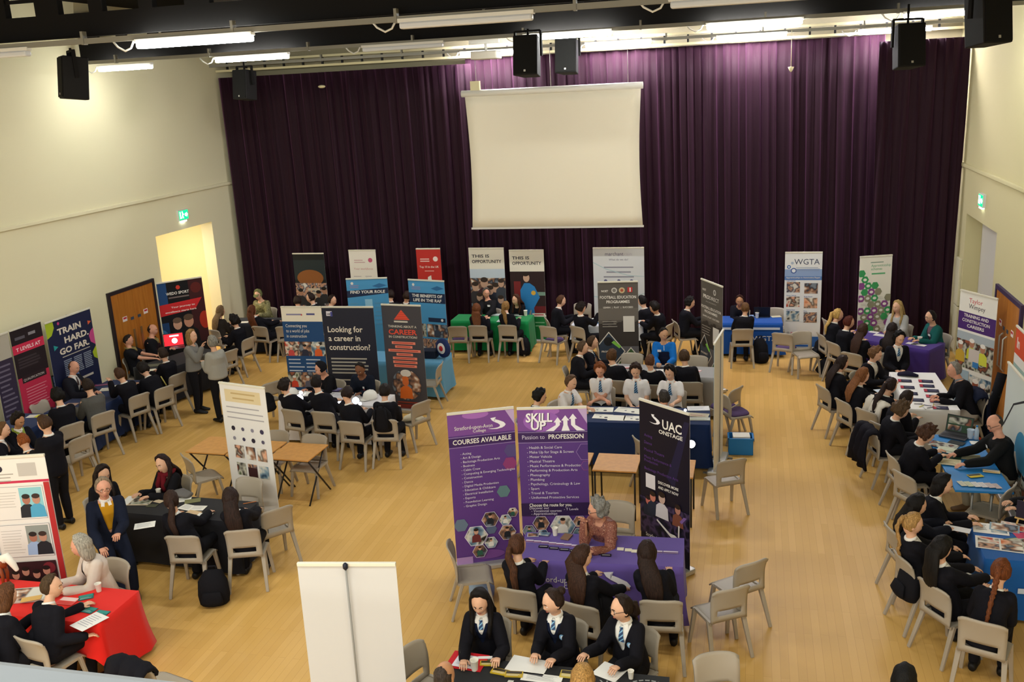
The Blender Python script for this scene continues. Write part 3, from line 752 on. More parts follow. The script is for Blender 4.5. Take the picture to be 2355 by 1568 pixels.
    for (S, E, W), side in zip(arm_def, (1, -1)):
        d0 = nrm(W-E); d = nrm(d0*.75 + f*.35 - up*.05 if pose == 'sit' or arms in ('phone', 'clasp') else d0); th = -r*side; th = nrm(th-d*np.dot(th, d)); pn = np.cross(d, th)*side   # pn: back of the hand
        if pn[2] < 0 and abs(pn[2]) > .2: pn = -pn
        pe = W+d*.085*sc
        body.append(loft([W-d*.012, W+d*.04*sc, pe], [.026*sc, .038*sc, .040*sc], [.022*sc, .017*sc, .014*sc], th, 10, .5))
        for i, (o_, l_) in enumerate(((.030, .062), (.010, .074), (-.010, .070), (-.029, .054))):
            b = W+d*.078*sc+th*o_*sc; k1 = b+nrm(d*.92-pn*.38+th*o_*2)*l_*.55*sc; k2 = k1+nrm(d*.72-pn*.7)*l_*.5*sc
            fing.tube([b-LO, k1-LO, k2-LO], .0088*sc, sm, 7, True, .0068*sc)
        b = W+d*.022*sc+th*.026*sc; k1 = b+nrm(d*.7+th*.72-pn*.2)*.034*sc; k2 = k1+nrm(d*.95+th*.15-pn*.25)*.028*sc; fing.tube([b-LO, k1-LO, k2-LO], .0105*sc, sm, 7, True, .008*sc)
    bo = link('person', bpy.data.meshes.new('body'), None, tuple(LO)); tag(bo, label, 'person')
    def fin_body(me, o=bo, fg=fing, smt=sm):
        fm = fg.mesh(); bm = bmesh.new(); bm.from_mesh(me); bm.from_mesh(fm); bm.to_mesh(me); bm.free(); bpy.data.meshes.remove(fm)
        me.polygons.foreach_set('use_smooth', [True]*len(me.polygons)); me.materials.clear(); me.materials.append(smt); o.data = me
    union(rel(body), vox, sm, 2, fin_body)
    if not hasattr(person, 'seq'): person.seq = 0
    person.seq += 1
    # ---- garments
    def garment(name, parts, m, vx, cut=None, smooth=3):
        o = link(name, bpy.data.meshes.new(name), bo)
        def fin(me, o=o):
            if cut:
                bm = bmesh.new(); bm.from_mesh(me); kill = [fc for fc in bm.faces if cut(np.array(fc.calc_center_median())+LO)]
                bmesh.ops.delete(bm, geom=kill, context='FACES')
                bv = [v for v in bm.verts if v.is_boundary]
                nb = {v: [e.other_vert(v) for e in v.link_edges if e.is_boundary] for v in bv}
                for _ in range(8):
                    new = {v: (v.co + sum((q.co for q in nb[v]), Vector()))/(1+len(nb[v])) for v in bv}
                    for v, c in new.items(): v.co = c
                bm.to_mesh(me); bm.free()
            me.polygons.foreach_set('use_smooth', [True]*len(me.polygons)); me.materials.clear(); me.materials.append(m); o.data = me
        union(rel(parts), vx, m, smooth, fin); return o
    gv = min(.018, max(.0115, dist*.0011))
    def torso(t0, t1, g, neck=None, flare=0.0):
        ts = [t0]+[t for t in TS if t0 < t < t1]+[t1]; rx = np.interp(ts, TS, RX)+g; ry = np.interp(ts, TS, RY)+g
        if flare: rx[0] += flare; ry[0] += flare
        if neck: rx[-1] = neck; ry[-1] = neck
        return loft([spine(t) for t in ts], rx, ry, r, 16, .3)
    def sleeves(g, to=1.0, short=False):
        out = []
        for S, E, W in arm_def:
            S0 = S-(S-shC)*.25
            if short: out.append(limb(S0, S+(E-S)*.62, .056*sc+g, .047*sc+g*1.6))
            else:
                Wc = E+(W-E)*to; out += [limb(S0, E, .055*sc+g, .046*sc+g), limb(E, Wc, .046*sc+g, .036*sc+g)]
        return out
    def neck_v(cx):
        d = cx-N; return np.dot(d, r), np.dot(d, u1), np.dot(d, nrm(np.cross(u1, r)))
    def vcut(w0, depth, top=.05):
        def c(p):
            x, y, z = neck_v(p)
            return 0 < z < .185*sc and -depth < y < top and abs(x) < w0*(1+y/depth)**.8
        return c
    conf = top if isinstance(top, dict) else dict(col='#15141a', open=True)
    col = conf['col']
    tn = conf.get('name', 'blazer' if conf.get('open') else 'jumper')
    g = conf.get('g', .022)
    low = conf.get('low', -.2 if conf.get('open') else -.06)
    pr = [torso(low, .99, g, .066*sc, .012)] + sleeves(g-.004, .97, conf.get('short', False))
    garment(tn, pr, cloth_mat(col), gv, vcut(conf.get('vw', .078), conf.get('vd', .27)) if conf.get('open') else (lambda p: (lambda q: q[2] > .02 and q[1] > -.028 and abs(q[0]) < .05)(neck_v(p))))
    if conf.get('open'):
        ic = conf.get('inner', inner); garment('shirt', [torso(.30, 1.0, .0075, .060*sc)], mat(ic, .8, spec=.15), gv)
        if jumper: garment('vest', [torso(.1, .97, .011, .06*sc)], cloth_mat(jumper), gv, vcut(.055, .16))
    if conf.get('collar', top == 'blazer' or conf.get('open')):
        mb = MB(); cm = mat(conf.get('collarcol', inner), .75, spec=.15)
        cs = [N-u1*.012, N+u1*.022*sc-f*.006]; vs, fs = loft(cs, [.071*sc, .062*sc], [.072*sc, .064*sc], r, 16, .05); mb.add([v-LO for v in vs], fs[:-2], cm, True)
        ff = nrm(np.cross(u1, r)); 
        for sx in (-1, 1):
            p = [N+ff*.064*sc+u1*.012+r*sx*.012, N+ff*.045*sc+u1*.012+r*sx*.052, N+ff*.085*sc-u1*.045+r*sx*.062, N+ff*.098*sc-u1*.055+r*sx*.028]; mb.add([q-LO for q in p], [(0, 1, 2, 3)], cm)
        mb.obj('collar', bo)
    if tie is None: tie = (top == 'blazer' and face)
    def front(t, g_): tt = tang(t); return spine(t)+nrm(np.cross(tt, r))*(np.interp(t, TS, RY)+g_)
    if tie:
        mb = MB(); tm = tie_mat(*tiecol); ts = [.985, .95, .90, .80, .68, .56]; ws = [.018, .012, .017, .023, .028, .034]; go = conf.get('g', .022)+.006 if not conf.get('open') else .019
        if conf.get('open') and not jumper: ts, ws = ts[:5], ws[:5]
        if jumper: ts, ws = ts[:4], ws[:4]
        vs = []; 
        for t, wd in zip(ts, ws): c = front(t, go + (.012 if t > .97 else 0)); vs += [c-r*wd-LO, c+r*wd-LO]
        mb.add(vs, [(2*i, 2*i+1, 2*i+3, 2*i+2) for i in range(len(ts)-1)], tm); o = mb.obj('tie', bo); o.modifiers.new('thick', 'SOLIDIFY').thickness = .006
    if crest:
        mb = MB(); c = front(.66, .024)-r*.085; tt = tang(.66); A2 = [c+r*.028*math.cos(k*PI/6)+tt*.034*math.sin(k*PI/6)-LO for k in range(12)]; mb.add(A2, [tuple(range(12))], mat('#6f9cc0', .6)); A3 = [c+nrm(np.cross(tt, r))*.001+r*.014*math.cos(k*PI/6)+tt*.022*math.sin(k*PI/6)-LO for k in range(12)]; mb.add(A3, [tuple(range(12))], mat('#d8e4ee', .6)); mb.obj('crest', bo)
    tg = [torso(-.2, .16, .012)]
    for Hh, K, A in ((HR, KR, AR), (HL, KL, AL)): tg += [limb(Hh, K, .098*sc, .068*sc, r), limb(K, A+up*.02, .068*sc, .054*sc, r)]
    garment('trousers', tg, cloth_mat(legs), gv*1.1)
    for A in (AR, AL):
        mb = MB(); vs, fs = loft([A-f*.055-up*.035, A+f*.0-up*.03, A+f*.09-up*.052, A+f*.185-up*.062], [.040, .046, .050, .036], [.047, .05, .034, .024], r, 12); mb.add([(v[0]-LO[0], v[1]-LO[1], max(.002, v[2])) for v in vs], fs, mat(shoe, .5), True); mb.obj('shoe', bo)
    # ---- hair
    st, hc = hair[0], hair[1]; base = {'ponytail': 'tied', 'braid': 'tied', 'bun': 'tied', 'longfront': 'long', 'bob': 'long'}.get(st, st); hp_ = HAIRSTYLES[base]; hm = hair_mat(hc) if base not in ('beanie', 'cap') else cloth_mat(hc)
    R = random.Random(person.seq); p1, p2 = R.random()*9, R.random()*9
    def hfn(d):
        x, y, z = d; b0 = V(*head_surf((x, min(y, .2) if z > .2 else y, z)))*1.0
        zh = hp_['hl']+.12*abs(x) if y > hp_['side'] else hp_['low']
        m = 1/(1+math.exp(-(z-zh)*22)) if y > hp_['side'] else 1/(1+math.exp(-min((z-hp_['low'])*16, 40)))
        if y > hp_['side']-.22 and y <= hp_['side'] and z < hp_['hl']: m *= min(1, (hp_['side']-y)/.22+.25)
        if hp_.get('bald') and (z > .45 and y > -.55): m = 0
        nz = hp_.get('n', .002)*(math.sin(9*x+7*y+p1)+math.sin(11*z-8*x+p2)+math.sin(13*y+5*z))
        t = hp_['t']*(1+.35*max(0, z))+nz
        return tuple(b0+V(*d)*(t*m-.014*(1-m)))
    vs, fs = sphere_grid(hfn, 34, 26); mb = MB(); mb.add([HW(v)-LO for v in vs], fs, hm, True)
    bk = lambda t, g_: spine(t)-nrm(np.cross(tang(t), r))*(np.interp(t, TS, RY)+g_)
    hb = HW((0, -.075, 0))
    if st in ('long', 'longfront'):
        Lh = hair[2] if len(hair) > 2 else .55
        pts = [HW((0, -.045, .03)), HW((0, -.075, -.06)), bk(1.0, .055)-f*.0, bk(.90, .045), bk(.5+.4*(1-Lh), .040), bk(.75-.62*Lh, .034)]
        vs, fs = loft(pts, [.078*hs, .086*hs, .092*hs, .100*hs, .088*hs, .045*hs], [.055, .044, .034, .026, .020, .010], r, 14); mb.add([v-LO for v in vs], fs, hm, True)
    if st == 'longfront':
        for sx in (-1, 1):
            pts = [HW((sx*.07, .0, .03)), HW((sx*.083, .005, -.07)), N+r*sx*.092*sc+nrm(np.cross(u1, r))*.055-u1*.03, front(.80, .032)+r*sx*.088*sc, front(.62, .03)+r*sx*.082*sc]
            vs, fs = loft(pts, [.022, .030, .036, .036, .014], [.03, .03, .024, .02, .01], f, 10); mb.add([v-LO for v in vs], fs, hm, True)
    if st == 'bob':
        vs, fs = loft([HW((0, -.02, .04)), HW((0, -.03, -.06)), HW((0, -.035, -.13))], [.088*hs, .1*hs, .085*hs], [.075*hs, .075*hs, .06*hs], hr, 16); mb.add([v-LO for v in vs], fs, hm, True)
    if st in ('ponytail', 'braid'):
        Lh = hair[2] if len(hair) > 2 else .5; hz_ = hair[3] if len(hair) > 3 else .02
        pts = [HW((0, -.085, hz_)), HW((0, -.125, hz_-.02)), HW((0, -.125, -.09)), bk(.93, .05), bk(.78, .045), bk(.78-.45*Lh, .04), bk(.72-.62*Lh, .035)]
        if st == 'ponytail': vs, fs = loft(pts, [.022, .030, .040, .045, .042, .036, .012], [.022, .030, .035, .032, .026, .020, .010], r, 12)
        else:
            P2 = []; k = 36
            for i in range(k):
                q = i/(k-1)*(len(pts)-1); j = min(int(q), len(pts)-2); P2.append(pts[j]*(1-(q-j))+pts[j+1]*(q-j))
            w = [(.030-.013*i/k)*(1+.22*math.sin(i*PI/1.75)) for i in range(k)]; vs, fs = loft(P2, w, [x*.75 for x in w], r, 12)
        mb.add([v-LO for v in vs], fs, hm, True)
    if st == 'bun':
        c = HW((0, -.105, .055)); vs, fs = sphere_grid(lambda d: tuple(c-LO+V(*d)*.042), 12, 9); mb.add(vs, fs, hm, True)
    if st == 'cap':
        vs, fs = loft([HW((0, .06, .055)), HW((0, .12, .045)), HW((0, .155, .03))], [.07, .062, .03], [.008, .007, .005], hr, 12); mb.add([v-LO for v in vs], fs, hm, True)
    mb.obj({'beanie': 'beanie', 'cap': 'cap'}.get(st, 'hair'), bo)
    if st == 'cap' or st == 'beanie': pass
    # ---- face
    if face:
        for sx in (-1, 1):
            e = head_surf(nrm((sx*.37, .88, .06))); mb = MB(); c = HW((e[0], e[1]+.001, e[2]))-LO
            vs, fs = sphere_grid(lambda d: tuple(c+(hr*d[0]*.0135+hf*d[1]*.006+hu*d[2]*.0054)*hs), 10, 6); mb.add(vs, fs, mat('#e6e0d8', .3), True)
            vs, fs = sphere_grid(lambda d: tuple(c+(hr*d[0]*.0062+hf*(.0030+d[1]*.0042)+hu*(-.0008+d[2]*.0050))*hs), 8, 6); mb.add(vs, fs, mat('#23170f', .25), True); mb.obj('eye', bo)
            mb = MB(); pts = [V(*HW(V(*head_surf(nrm((sx*q, .88, .30-.25*abs(q-.36)))))*1.012))-LO for q in (.16, .3, .44, .56)]; mb.tube(pts, .0036*hs, mat(hc if base not in ('beanie', 'cap', 'bald') else '#3a2c24', .8), 6, True, .003); mb.obj('eyebrow', bo)
        mb = MB(); c = HW(V(*head_surf(nrm((0, .86, -.49))))*1.0)-LO; vs, fs = sphere_grid(lambda d: tuple(c+(hr*d[0]*.020+hf*(d[1]*.0045-.008*d[0]*d[0])+hu*d[2]*(.0058))*hs), 14, 6); mb.add(vs, fs, mat('#a85a50' if skin != 'brown' else '#6d3a30', .5), True); mb.obj('mouth', bo)
    if glasses:
        mb = MB(); gm = mat('#1c1a1a', .4)
        for sx in (-1, 1):
            c = V(*head_surf(nrm((sx*.37, .88, .06)))); q = [HW((c[0]+.024*math.cos(k*PI/6), c[1]+.013-.10*abs(c[0]+.024*math.cos(k*PI/6))**1.5, c[2]+.018*math.sin(k*PI/6)))-LO for k in range(13)]; mb.tube(q, .0024, gm, 6)
            mb.tube([HW((sx*.058, .085, .012))-LO, HW((sx*.079, .03, .012))-LO, HW((sx*.079, -.01, .0))-LO], .0024, gm, 6)
        mb.tube([HW((-.012, .108, .012))-LO, HW((.012, .108, .012))-LO], .0024, gm, 6); mb.obj('glasses', bo)
    info = dict(hpx=hpx, root=root, f=f, r=r, Hc=Hc, N=N, P=P, WR=WR, WL=WL, bo=bo, LO=LO, spine=spine, tang=tang, front=front, bk=bk, u1=u1, sc=sc, RX=RX, RY=RY, TS=TS, SR=SR, SL=SL, HW=HW, hr=hr, hf=hf, hu=hu)
    if extra: extra(info)
    people.append(info); return info
def finish_people():
    dg = bpy.context.evaluated_depsgraph_get(); done = []
    for o, fin in _jobs: done.append((bpy.data.meshes.new_from_object(o.evaluated_get(dg)), fin))
    for o, fin in _jobs: me = o.data; bpy.data.objects.remove(o); bpy.data.meshes.remove(me)
    bpy.data.collections.remove(_jobcol)
    for me, fin in done: fin(me)
# extras worn on the body
def scarf(col, m=None):
    def ex(i):
        mb = MB(); mm = cloth_mat(col); N, u, f, r, LO = i['N'], i['u1'], i['f'], i['r'], i['LO']
        pts = [N+u*.03+(r*math.cos(k)*.085+f*math.sin(k)*.09)-u*.025*math.sin(k)-LO for k in np.linspace(0, 2*PI, 17)]; mb.tube(pts, .035, mm, 8)
        for sx in (-1, 1): mb.tube([N+f*.09+r*sx*.03-LO, i['front'](.8, .045)+r*sx*.05-LO, i['front'](.55, .05)+r*sx*.05-LO], .034, mm, 8)
        mb.obj('scarf', i['bo'])
    return ex
def neckerchief(c1):
    def ex(i):
        mb = MB(); mm = mat(c1, .8); LO = i['LO']
        for sx in (-1, 1): mb.tube([i['N']-i['f']*.06+i['r']*sx*.05+i['u1']*.02-LO, i['N']+i['r']*sx*.075-LO, i['front'](.93, .035)+i['r']*sx*.03-LO, i['front'](.78, .03)-LO], .018, mm, 7)
        mb.obj('neckerchief', i['bo'])
    return ex
def patch(name, col, t=.70, side=-.08, w=.035, h=.022, col2=None):
    def ex(i):
        mb = MB(); c = i['front'](t, .034)+i['r']*side-i['LO']; tt = i['tang'](t); mb.add([c-i['r']*w-tt*h, c+i['r']*w-tt*h, c+i['r']*w+tt*h, c-i['r']*w+tt*h], [(0, 1, 2, 3)], mat(col, .6)); mb.obj(name, i['bo'])
    return ex
def both(*fs):
    def ex(i):
        for f in fs: f(i)
    return ex
# ================================================================== THE BANNERS (u to the reader's right, v up, metres)
W_ = '#e9e4dc'; INK = '#222431'
PH = [photo_mat(c, s, k) for k, (c, s) in enumerate([
    (('#1a1714', '#c99a7c', '#3c3f52', '#d8d2c8'), 9), (('#e9e2d6', '#a67a5e', '#30303a', '#7c8590'), 8), (('#c04a34', '#e8dccb', '#3a2a28', '#d9a184'), 8),
    (('#d06a30', '#e2b090', '#6a5648', '#e5ded2'), 7), (('#24405c', '#7d97a8', '#d8d4c8', '#2a2622'), 8), (('#5c6a4a', '#c8c4b4', '#2e2c28', '#9a5a44'), 8), (('#0e0e16', '#1c1a30', '#4a3a5c', '#101020'), 9)])]
def hexes(A, lst):
    for i, (u, v, r) in enumerate(lst): A.hexa(u, v, r*1.06, '#d8d0e0'); A.hexa(u, v, r, PH[(i*3+1) % 6]); A.figure(u, v-r*.6, r*1.3, '#c79a80', ['#20242c', '#e4e0da', '#2c5a4a', '#6c3030'][i % 4], '#2a1c16')
def college_top(A, W, H):
    A.rect(0, H*.86, W, H, '#7b4a94'); A.disc(W*.42, H*.985, .16, '#a66ab8', 20, .05); A.poly([(W*.86, H), (W, H*.9), (W, H)], '#c3a8d0')
def art_courses(A, W, H):
    college_top(A, W, H)
    A.text('Stratford-upon-Avon', .08, H*.895, .07, W_, width=.46); A.text('College', .30, H*.872, .052, W_); A.swoosh(W*.66, H*.895, .15, '#f4f1f6')
    A.rect(0, H*.79, W, H*.845, '#3d2358'); A.rect(0, H*.848, W, H*.850, '#b9a6c8'); A.rect(0, H*.783, W, H*.785, '#b9a6c8'); A.text('COURSES AVAILABLE', W/2, H*.804, .085, W_, 'c', .02, W*.88)
    A.hexa(W*.93, H*.73, .09, '#57487c'); A.hexa(W*.9, H*.645, .09, '#8c3a70'); A.hexa(W*.78, H*.465, .085, '#5f7c80'); A.hexa(W*.1, H*.27, .09, '#66768a'); A.hexa(W*.56, H*.22, .07, '#5c6884'); A.rect(0, 0, W*.25, H*.05, '#a884b8'); A.disc(W*.5, .1, .2, '#74458e', 20, .06)
    L = ['Acting', 'Art & Design', 'Backstage Production Arts', 'Business', 'Cabin Crew', 'Computing & Emerging Technologies', 'Construction', 'Dance', 'Digital Media Production', 'Education & Childcare', 'Electrical Installation', 'Esports', 'Foundation Learning', 'Graphic Design']
    for i, t in enumerate(L): A.text('- '+t, .13, H*(.735-i*.0265), .042, '#dcd2e4')
    hexes(A, [(W*.55, H*.29, .105), (W*.78, H*.275, .075), (W*.9, H*.32, .065), (W*.32, H*.19, .14), (W*.8, H*.19, .105), (W*.54, H*.135, .08), (W*.36, H*.085, .09)])
def art_skill(A, W, H):
    college_top(A, W, H); A.disc(W*.35, H*.92, .22, '#9a62b4', 24, .13)
    A.text('SKILL', W*.13, H*.915, .155, '#2a1838', bold=.03, shear=.05, width=.32); A.text('SKILL', W*.12, H*.918, .155, '#f6f2f4', bold=.03, shear=.05, width=.32); A.text('UP', W*.20, H*.865, .15, '#2a1838', bold=.03, shear=.05); A.text('UP', W*.19, H*.868, .15, '#f6f2f4', bold=.03, shear=.05)
    for k, (u, b, h) in enumerate(((.58, -.12, .78), (.69, 0, .9), (.80, .11, 1.0))):
        u *= W; t = H*.865+.19*h; A.poly([(u+b*W-.05, H*.857), (u+b*W+.05, H*.857), (u+.025, H*.895), (u+.025, t-.05), (u-.025, t-.05), (u-.025, H*.895)], '#f3eff4'); A.poly([(u-.048, t-.055), (u+.048, t-.055), (u, t+.01)], '#f3eff4')
    A.rect(0, H*.79, W, H*.848, '#3d2358'); A.rect(0, H*.85, W, H*.852, '#b9a6c8'); A.rect(0, H*.783, W, H*.785, '#b9a6c8'); A.text('Passion to', .05, H*.808, .075, '#cfc4da', width=.27); A.text('PROFESSION', W*.44, H*.808, .08, W_, bold=.02, width=.42)
    L = ['Health & Social Care', 'Make Up for Stage & Screen', 'Motor Vehicle', 'Musical Theatre', 'Music Performance & Production', 'Performing & Production Arts', 'Photography', 'Plumbing', 'Psychology, Criminology & Law', 'Sport', 'Travel & Tourism', 'Uniformed Protective Services']
    for i, t in enumerate(L): A.text('- '+t, .10, H*(.745-i*.0300), .047, '#dcd2e4')
    A.hexa(W*.97, H*.72, .12, '#8a6aa6'); A.hexa(W*.97, H*.72, .112, '#4f3274'); A.hexa(W*.97, H*.63, .07, '#8a4a86'); A.hexa(W*.97, H*.63, .064, '#5a3a7e')
    A.rect(0, H*.30, W, H*.385, '#2e1a46'); A.text('Choose the route for you.', .10, H*.362, .06, W_, bold=.015, width=.52); A.text('Discover our', .10, H*.345, .045, '#dcd2e4'); A.text('- Vocational courses', .12, H*.326, .045, '#dcd2e4'); A.text('- T Levels', .52, H*.335, .045, '#dcd2e4'); A.text('- Apprenticeships', .12, H*.307, .045, '#dcd2e4')
    hexes(A, [(W*.28, H*.25, .10), (W*.6, H*.23, .15), (W*.1, H*.2, .08), (W*.3, H*.17, .08), (W*.85, H*.26, .08), (W*.85, H*.17, .1)])
def art_uac(A, W, H):
    A.poly([(W*.55, H*.55), (W*.9, H*.95), (W, H*.95), (W*.7, H*.5)], '#1c1838'); A.swoosh(W*.26, H*.885, .12, '#f0edf2'); A.text('UAC', W*.47, H*.862, .16, W_, bold=.02, width=.31); A.text('ONSTAGE', W*.40, H*.825, .07, W_, bold=.02, width=.38)
    for i, t in enumerate(['Acting', 'Dance', 'Musical Theatre', 'Music Performance &', 'Production', 'Backstage Production Arts']): A.text(t, .08, H*(.775-(i*.047 if i < 4 else .165 if i == 4 else .218)), .052, '#5c3a80')
    A.rect(.10, H*.44, .26, H*.535, '#d9d2d6'); A.text('DISCOVER MORE', .31, H*.495, .05, W_, bold=.015, width=.33); A.text('AND APPLY NOW', .31, H*.462, .05, W_, bold=.015, width=.33)
    A.rect(0, H*.12, W, H*.37, PH[6]); A.figure(W*.17, H*.25, .26, '#c06a60', '#1c2438', '#281818'); A.figure(W*.27, H*.27, .3, '#c47a68', '#20283c', '#2a1c16'); A.figure(W*.46, H*.27, .34, '#c8a89a', '#cfc9d0', '#2a1c16'); A.figure(W*.78, H*.26, .28, '#b07868', '#7a4636', '#2a1c16')
    A.poly([(W*.35, H*.245), (W*.62, H*.175), (W*.74, H*.15), (W*.8, H*.16), (W*.8, H*.18), (W*.72, H*.195), (W*.62, H*.195), (W*.36, H*.255)], '#e0dcda'); A.poly([(W*.78, H*.17), (W*.79, H*.27), (W*.82, H*.27), (W*.81, H*.16)], '#d8d0cc'); A.poly([(W*.82, H*.3), (W*.9, H*.34), (W*.96, H*.34), (W*.86, H*.29)], '#7a5a9a')
    A.text('Stratford-upon-Avon', .10, H*.11, .07, W_, width=.44); A.text('College', .3, H*.088, .05, W_); A.swoosh(W*.66, H*.075, .16, '#f0edf2')
def art_white1(A, W, H):
    A.rect(W*.1, H*.875, W*.88, H*.965, '#dcc9a0'); A.bars(W*.22, W*.78, H*.945, 2, .07, .022, '#bfa574', .2, 'c'); A.bars(W*.1, W*.92, H*.84, 3, .075, .016, '#a8a4a8', .15)
    for i in range(4):
        for j in range(2): A.disc(W*(.2+.21*i), H*(.68-j*.075), .028 if (i+j) % 3 else .035, ['#2a2434', '#5a5468', '#8a8694', '#3c3650'][(i+j*2) % 4], 10)
    for i in range(3):
        for j in range(2): A.rect(W*(.18+.25*i), H*(.46-j*.13), W*(.38+.25*i), H*(.555-j*.13), PH[[2, 1, 3, 5, 0, 4][i+3*j]])
    A.rect(W*.43, H*.33, W*.63, H*.40, '#3a1c22')
def art_conn(A, W, H):
    A.rect(0, H*.865, W, H, '#ece4d2'); A.bars(W*.12, W*.6, H*.94, 1, 1, .028, '#8a86a8'); A.bars(W*.62, W*.88, H*.945, 1, 1, .035, '#56568c'); A.disc(W*.5, H*.93, .015, '#c03a3a')
    for i, t in enumerate(['Connecting you', 'to a world of jobs', 'in construction']): A.text(t, .06, H*(.81-i*.05), .085, W_, width=[.42, .46, .40][i])
    A.rect(0, H*.53, W*.4, H*.67, PH[2]); A.rect(W*.36, H*.53, W*.66, H*.67, PH[1]); A.rect(W*.66, H*.53, W, H*.67, PH[4]); A.figure(W*.15, H*.53, .2, '#d8a088', '#c84a48', '#e6e2da'); A.figure(W*.5, H*.53, .22, '#c79a80', '#2a2c40', '#1c1614'); A.figure(W*.83, H*.53, .24, '#d8946a', '#e0622c', '#ece8e0')
    for c in (0, 1): A.bars(W*(.06+.44*c), W*(.45+.47*c), H*.50, 4, .072, .022, '#b9c4d4')
    A.rect(0, H*.22, W*.33, H*.37, PH[5]); A.rect(W*.33, H*.22, W*.66, H*.37, PH[1]); A.rect(W*.66, H*.22, W, H*.37, PH[0]); A.figure(W*.16, H*.22, .22, '#c8866a', '#d84a34', '#e6e2da'); A.figure(W*.5, H*.22, .22, '#c8a088', '#5c5c6c', '#dcd8d0')
    A.disc(W*.08, H*.17, .03, W_, 10); A.bars(W*.15, W*.7, H*.19, 2, .04, .016, '#b9c4d4'); A.bars(W*.15, W*.75, H*.13, 3, .05, .012, '#7f94b0'); A.rect(W*.06, H*.03, W*.5, H*.06, W_)
def art_look(A, W, H):
    A.rect(W*.08, H*.92, W*.19, H*.965, '#e3dfe8'); A.rect(W*.16, H*.915, W*.2, H*.96, '#4a4c94'); A.text('HE', .10, H*.928, .05, INK, bold=.03)
    for i, t in enumerate(['Looking for', 'a career in', 'construction?']): A.text(t, .08, H*(.765-i*.086), .155, '#e9dfcf', bold=.015, width=[.68, .62, .80][i])
    A.bars(W*.09, W*.84, H*.515, 5, .068, .030, '#a9a59c', .2); A.disc(W*.14, H*.295, .02, '#a9a59c', 10); A.bars(W*.21, W*.62, H*.305, 1, 1, .024, '#c9c2b4'); A.disc(W*.14, H*.235, .02, '#a9a59c', 10); A.bars(W*.21, W*.74, H*.245, 1, 1, .024, '#c9c2b4')
    A.poly([(0, 0), (W, 0), (W, H*.2), (W*.55, H*.14), (0, H*.1)], '#2a2c5e'); A.poly([(W*.55, 0), (W, 0), (W, H*.14), (W*.7, H*.12)], PH[4])
def art_career(A, W, H):
    A.poly([(W*.3, H*.865), (W*.7, H*.865), (W*.5, H*.96)], '#e2523c'); 
    for i in range(4): A.poly([(W*(.33+.04*i), H*(.877+.019*i)), (W*(.67-.04*i), H*(.877+.019*i)), (W*(.665-.04*i), H*(.880+.019*i)), (W*(.335+.04*i), H*(.880+.019*i))], '#b83a2c')
    A.text('ROADLINE', W*.48, H*.842, .045, W_, 'c', .02) if False else A.bars(W*.3, W*.68, H*.855, 1, 1, .03, '#cfc8bc')
    A.text('THINKING ABOUT A', W*.5, H*.79, .06, '#d8d2c4', 'c', .015, W*.72); A.text('CAREER', W*.5, H*.725, .13, '#e2523c', 'c', .025, W*.72); A.text('IN CONSTRUCTION?', W*.5, H*.69, .06, '#d8d2c4', 'c', .015, W*.72)
    for i, (a, b) in enumerate(((.2, .8), (.28, .72), (.1, .92), (.3, .72), (.2, .82), (.2, .82), (.22, .8))): v = H*(.655-i*.037); A.rect(W*a, v-.05, W*b, v, '#e88a74'); A.bars(W*(a+.04), W*(b-.04), v-.016, 1, 1, .018, '#c24a3c', .05)
    A.disc(W*.5, H*.235, W*.37, PH[1], 32); A.disc(W*.5, H*.35, .11, '#dcd6cc', 16, .07); A.figure(W*.48, H*.10, .42, '#d8703a', '#e0702c', '#d87034'); A.rect(W*.24, H*.055, W*.78, H*.07, '#8a3a2c'); A.rect(0, 0, W, H*.045, '#7a2a22')
def art_raf(top1, top2, low):
    def f(A, W, H):
        A.poly([(W*.62, H*.92), (W*.8, H*.95), (W*.98, H*.925), (W*.78, H*.90)], '#2f6a9c'); A.disc(W*.14, H*.955, .03, '#e6ded8', 12); A.bars(W*.08, W*.34, H*.935, 2, .04, .02, '#8c88b0')
        A.poly([(0, H*.80), (W, H*.84), (W, H*(.90 if not top2 else .895)), (0, H*.875)], '#1b2a48') if not top2 else A.rect(0, H*.765, W, H*.87, '#1b2a48')
        A.text(top1, W*.08, H*(.845 if not top2 else .825), .085, W_, bold=.03, width=W*.84, shear=.1)
        if top2: A.text(top2, W*.11, H*.778, .085, W_, bold=.03, width=W*.78, shear=.1)
        if low:
            A.rect(W*.5, H*.565, W*.97, H*.61, '#1b2a48'); A.disc(W*.88, H*.588, .03, W_, 12); A.rect(0, H*.40, W*.42, H*.54, PH[5]); A.rect(W*.45, H*.40, W, H*.54, PH[1]); A.figure(W*.72, H*.41, .24, '#3a3a44', '#3c4454', '#20202a'); A.rect(0, H*.2, W, H*.38, PH[0])
        else:
            A.poly([(W*.42, 0), (W*.58, 0), (W*.6, H*.78), (W*.42, H*.78)], '#8fc0dc'); A.bars(W*.06, W*.36, H*.74, 6, .09, .02, '#5a94bc', .5); A.bars(W*.66, W*.94, H*.74, 6, .09, .02, '#5a94bc', .5); A.bars(W*.45, W*.62, H*.6, 3, .2, .03, '#a884b0')
    return f
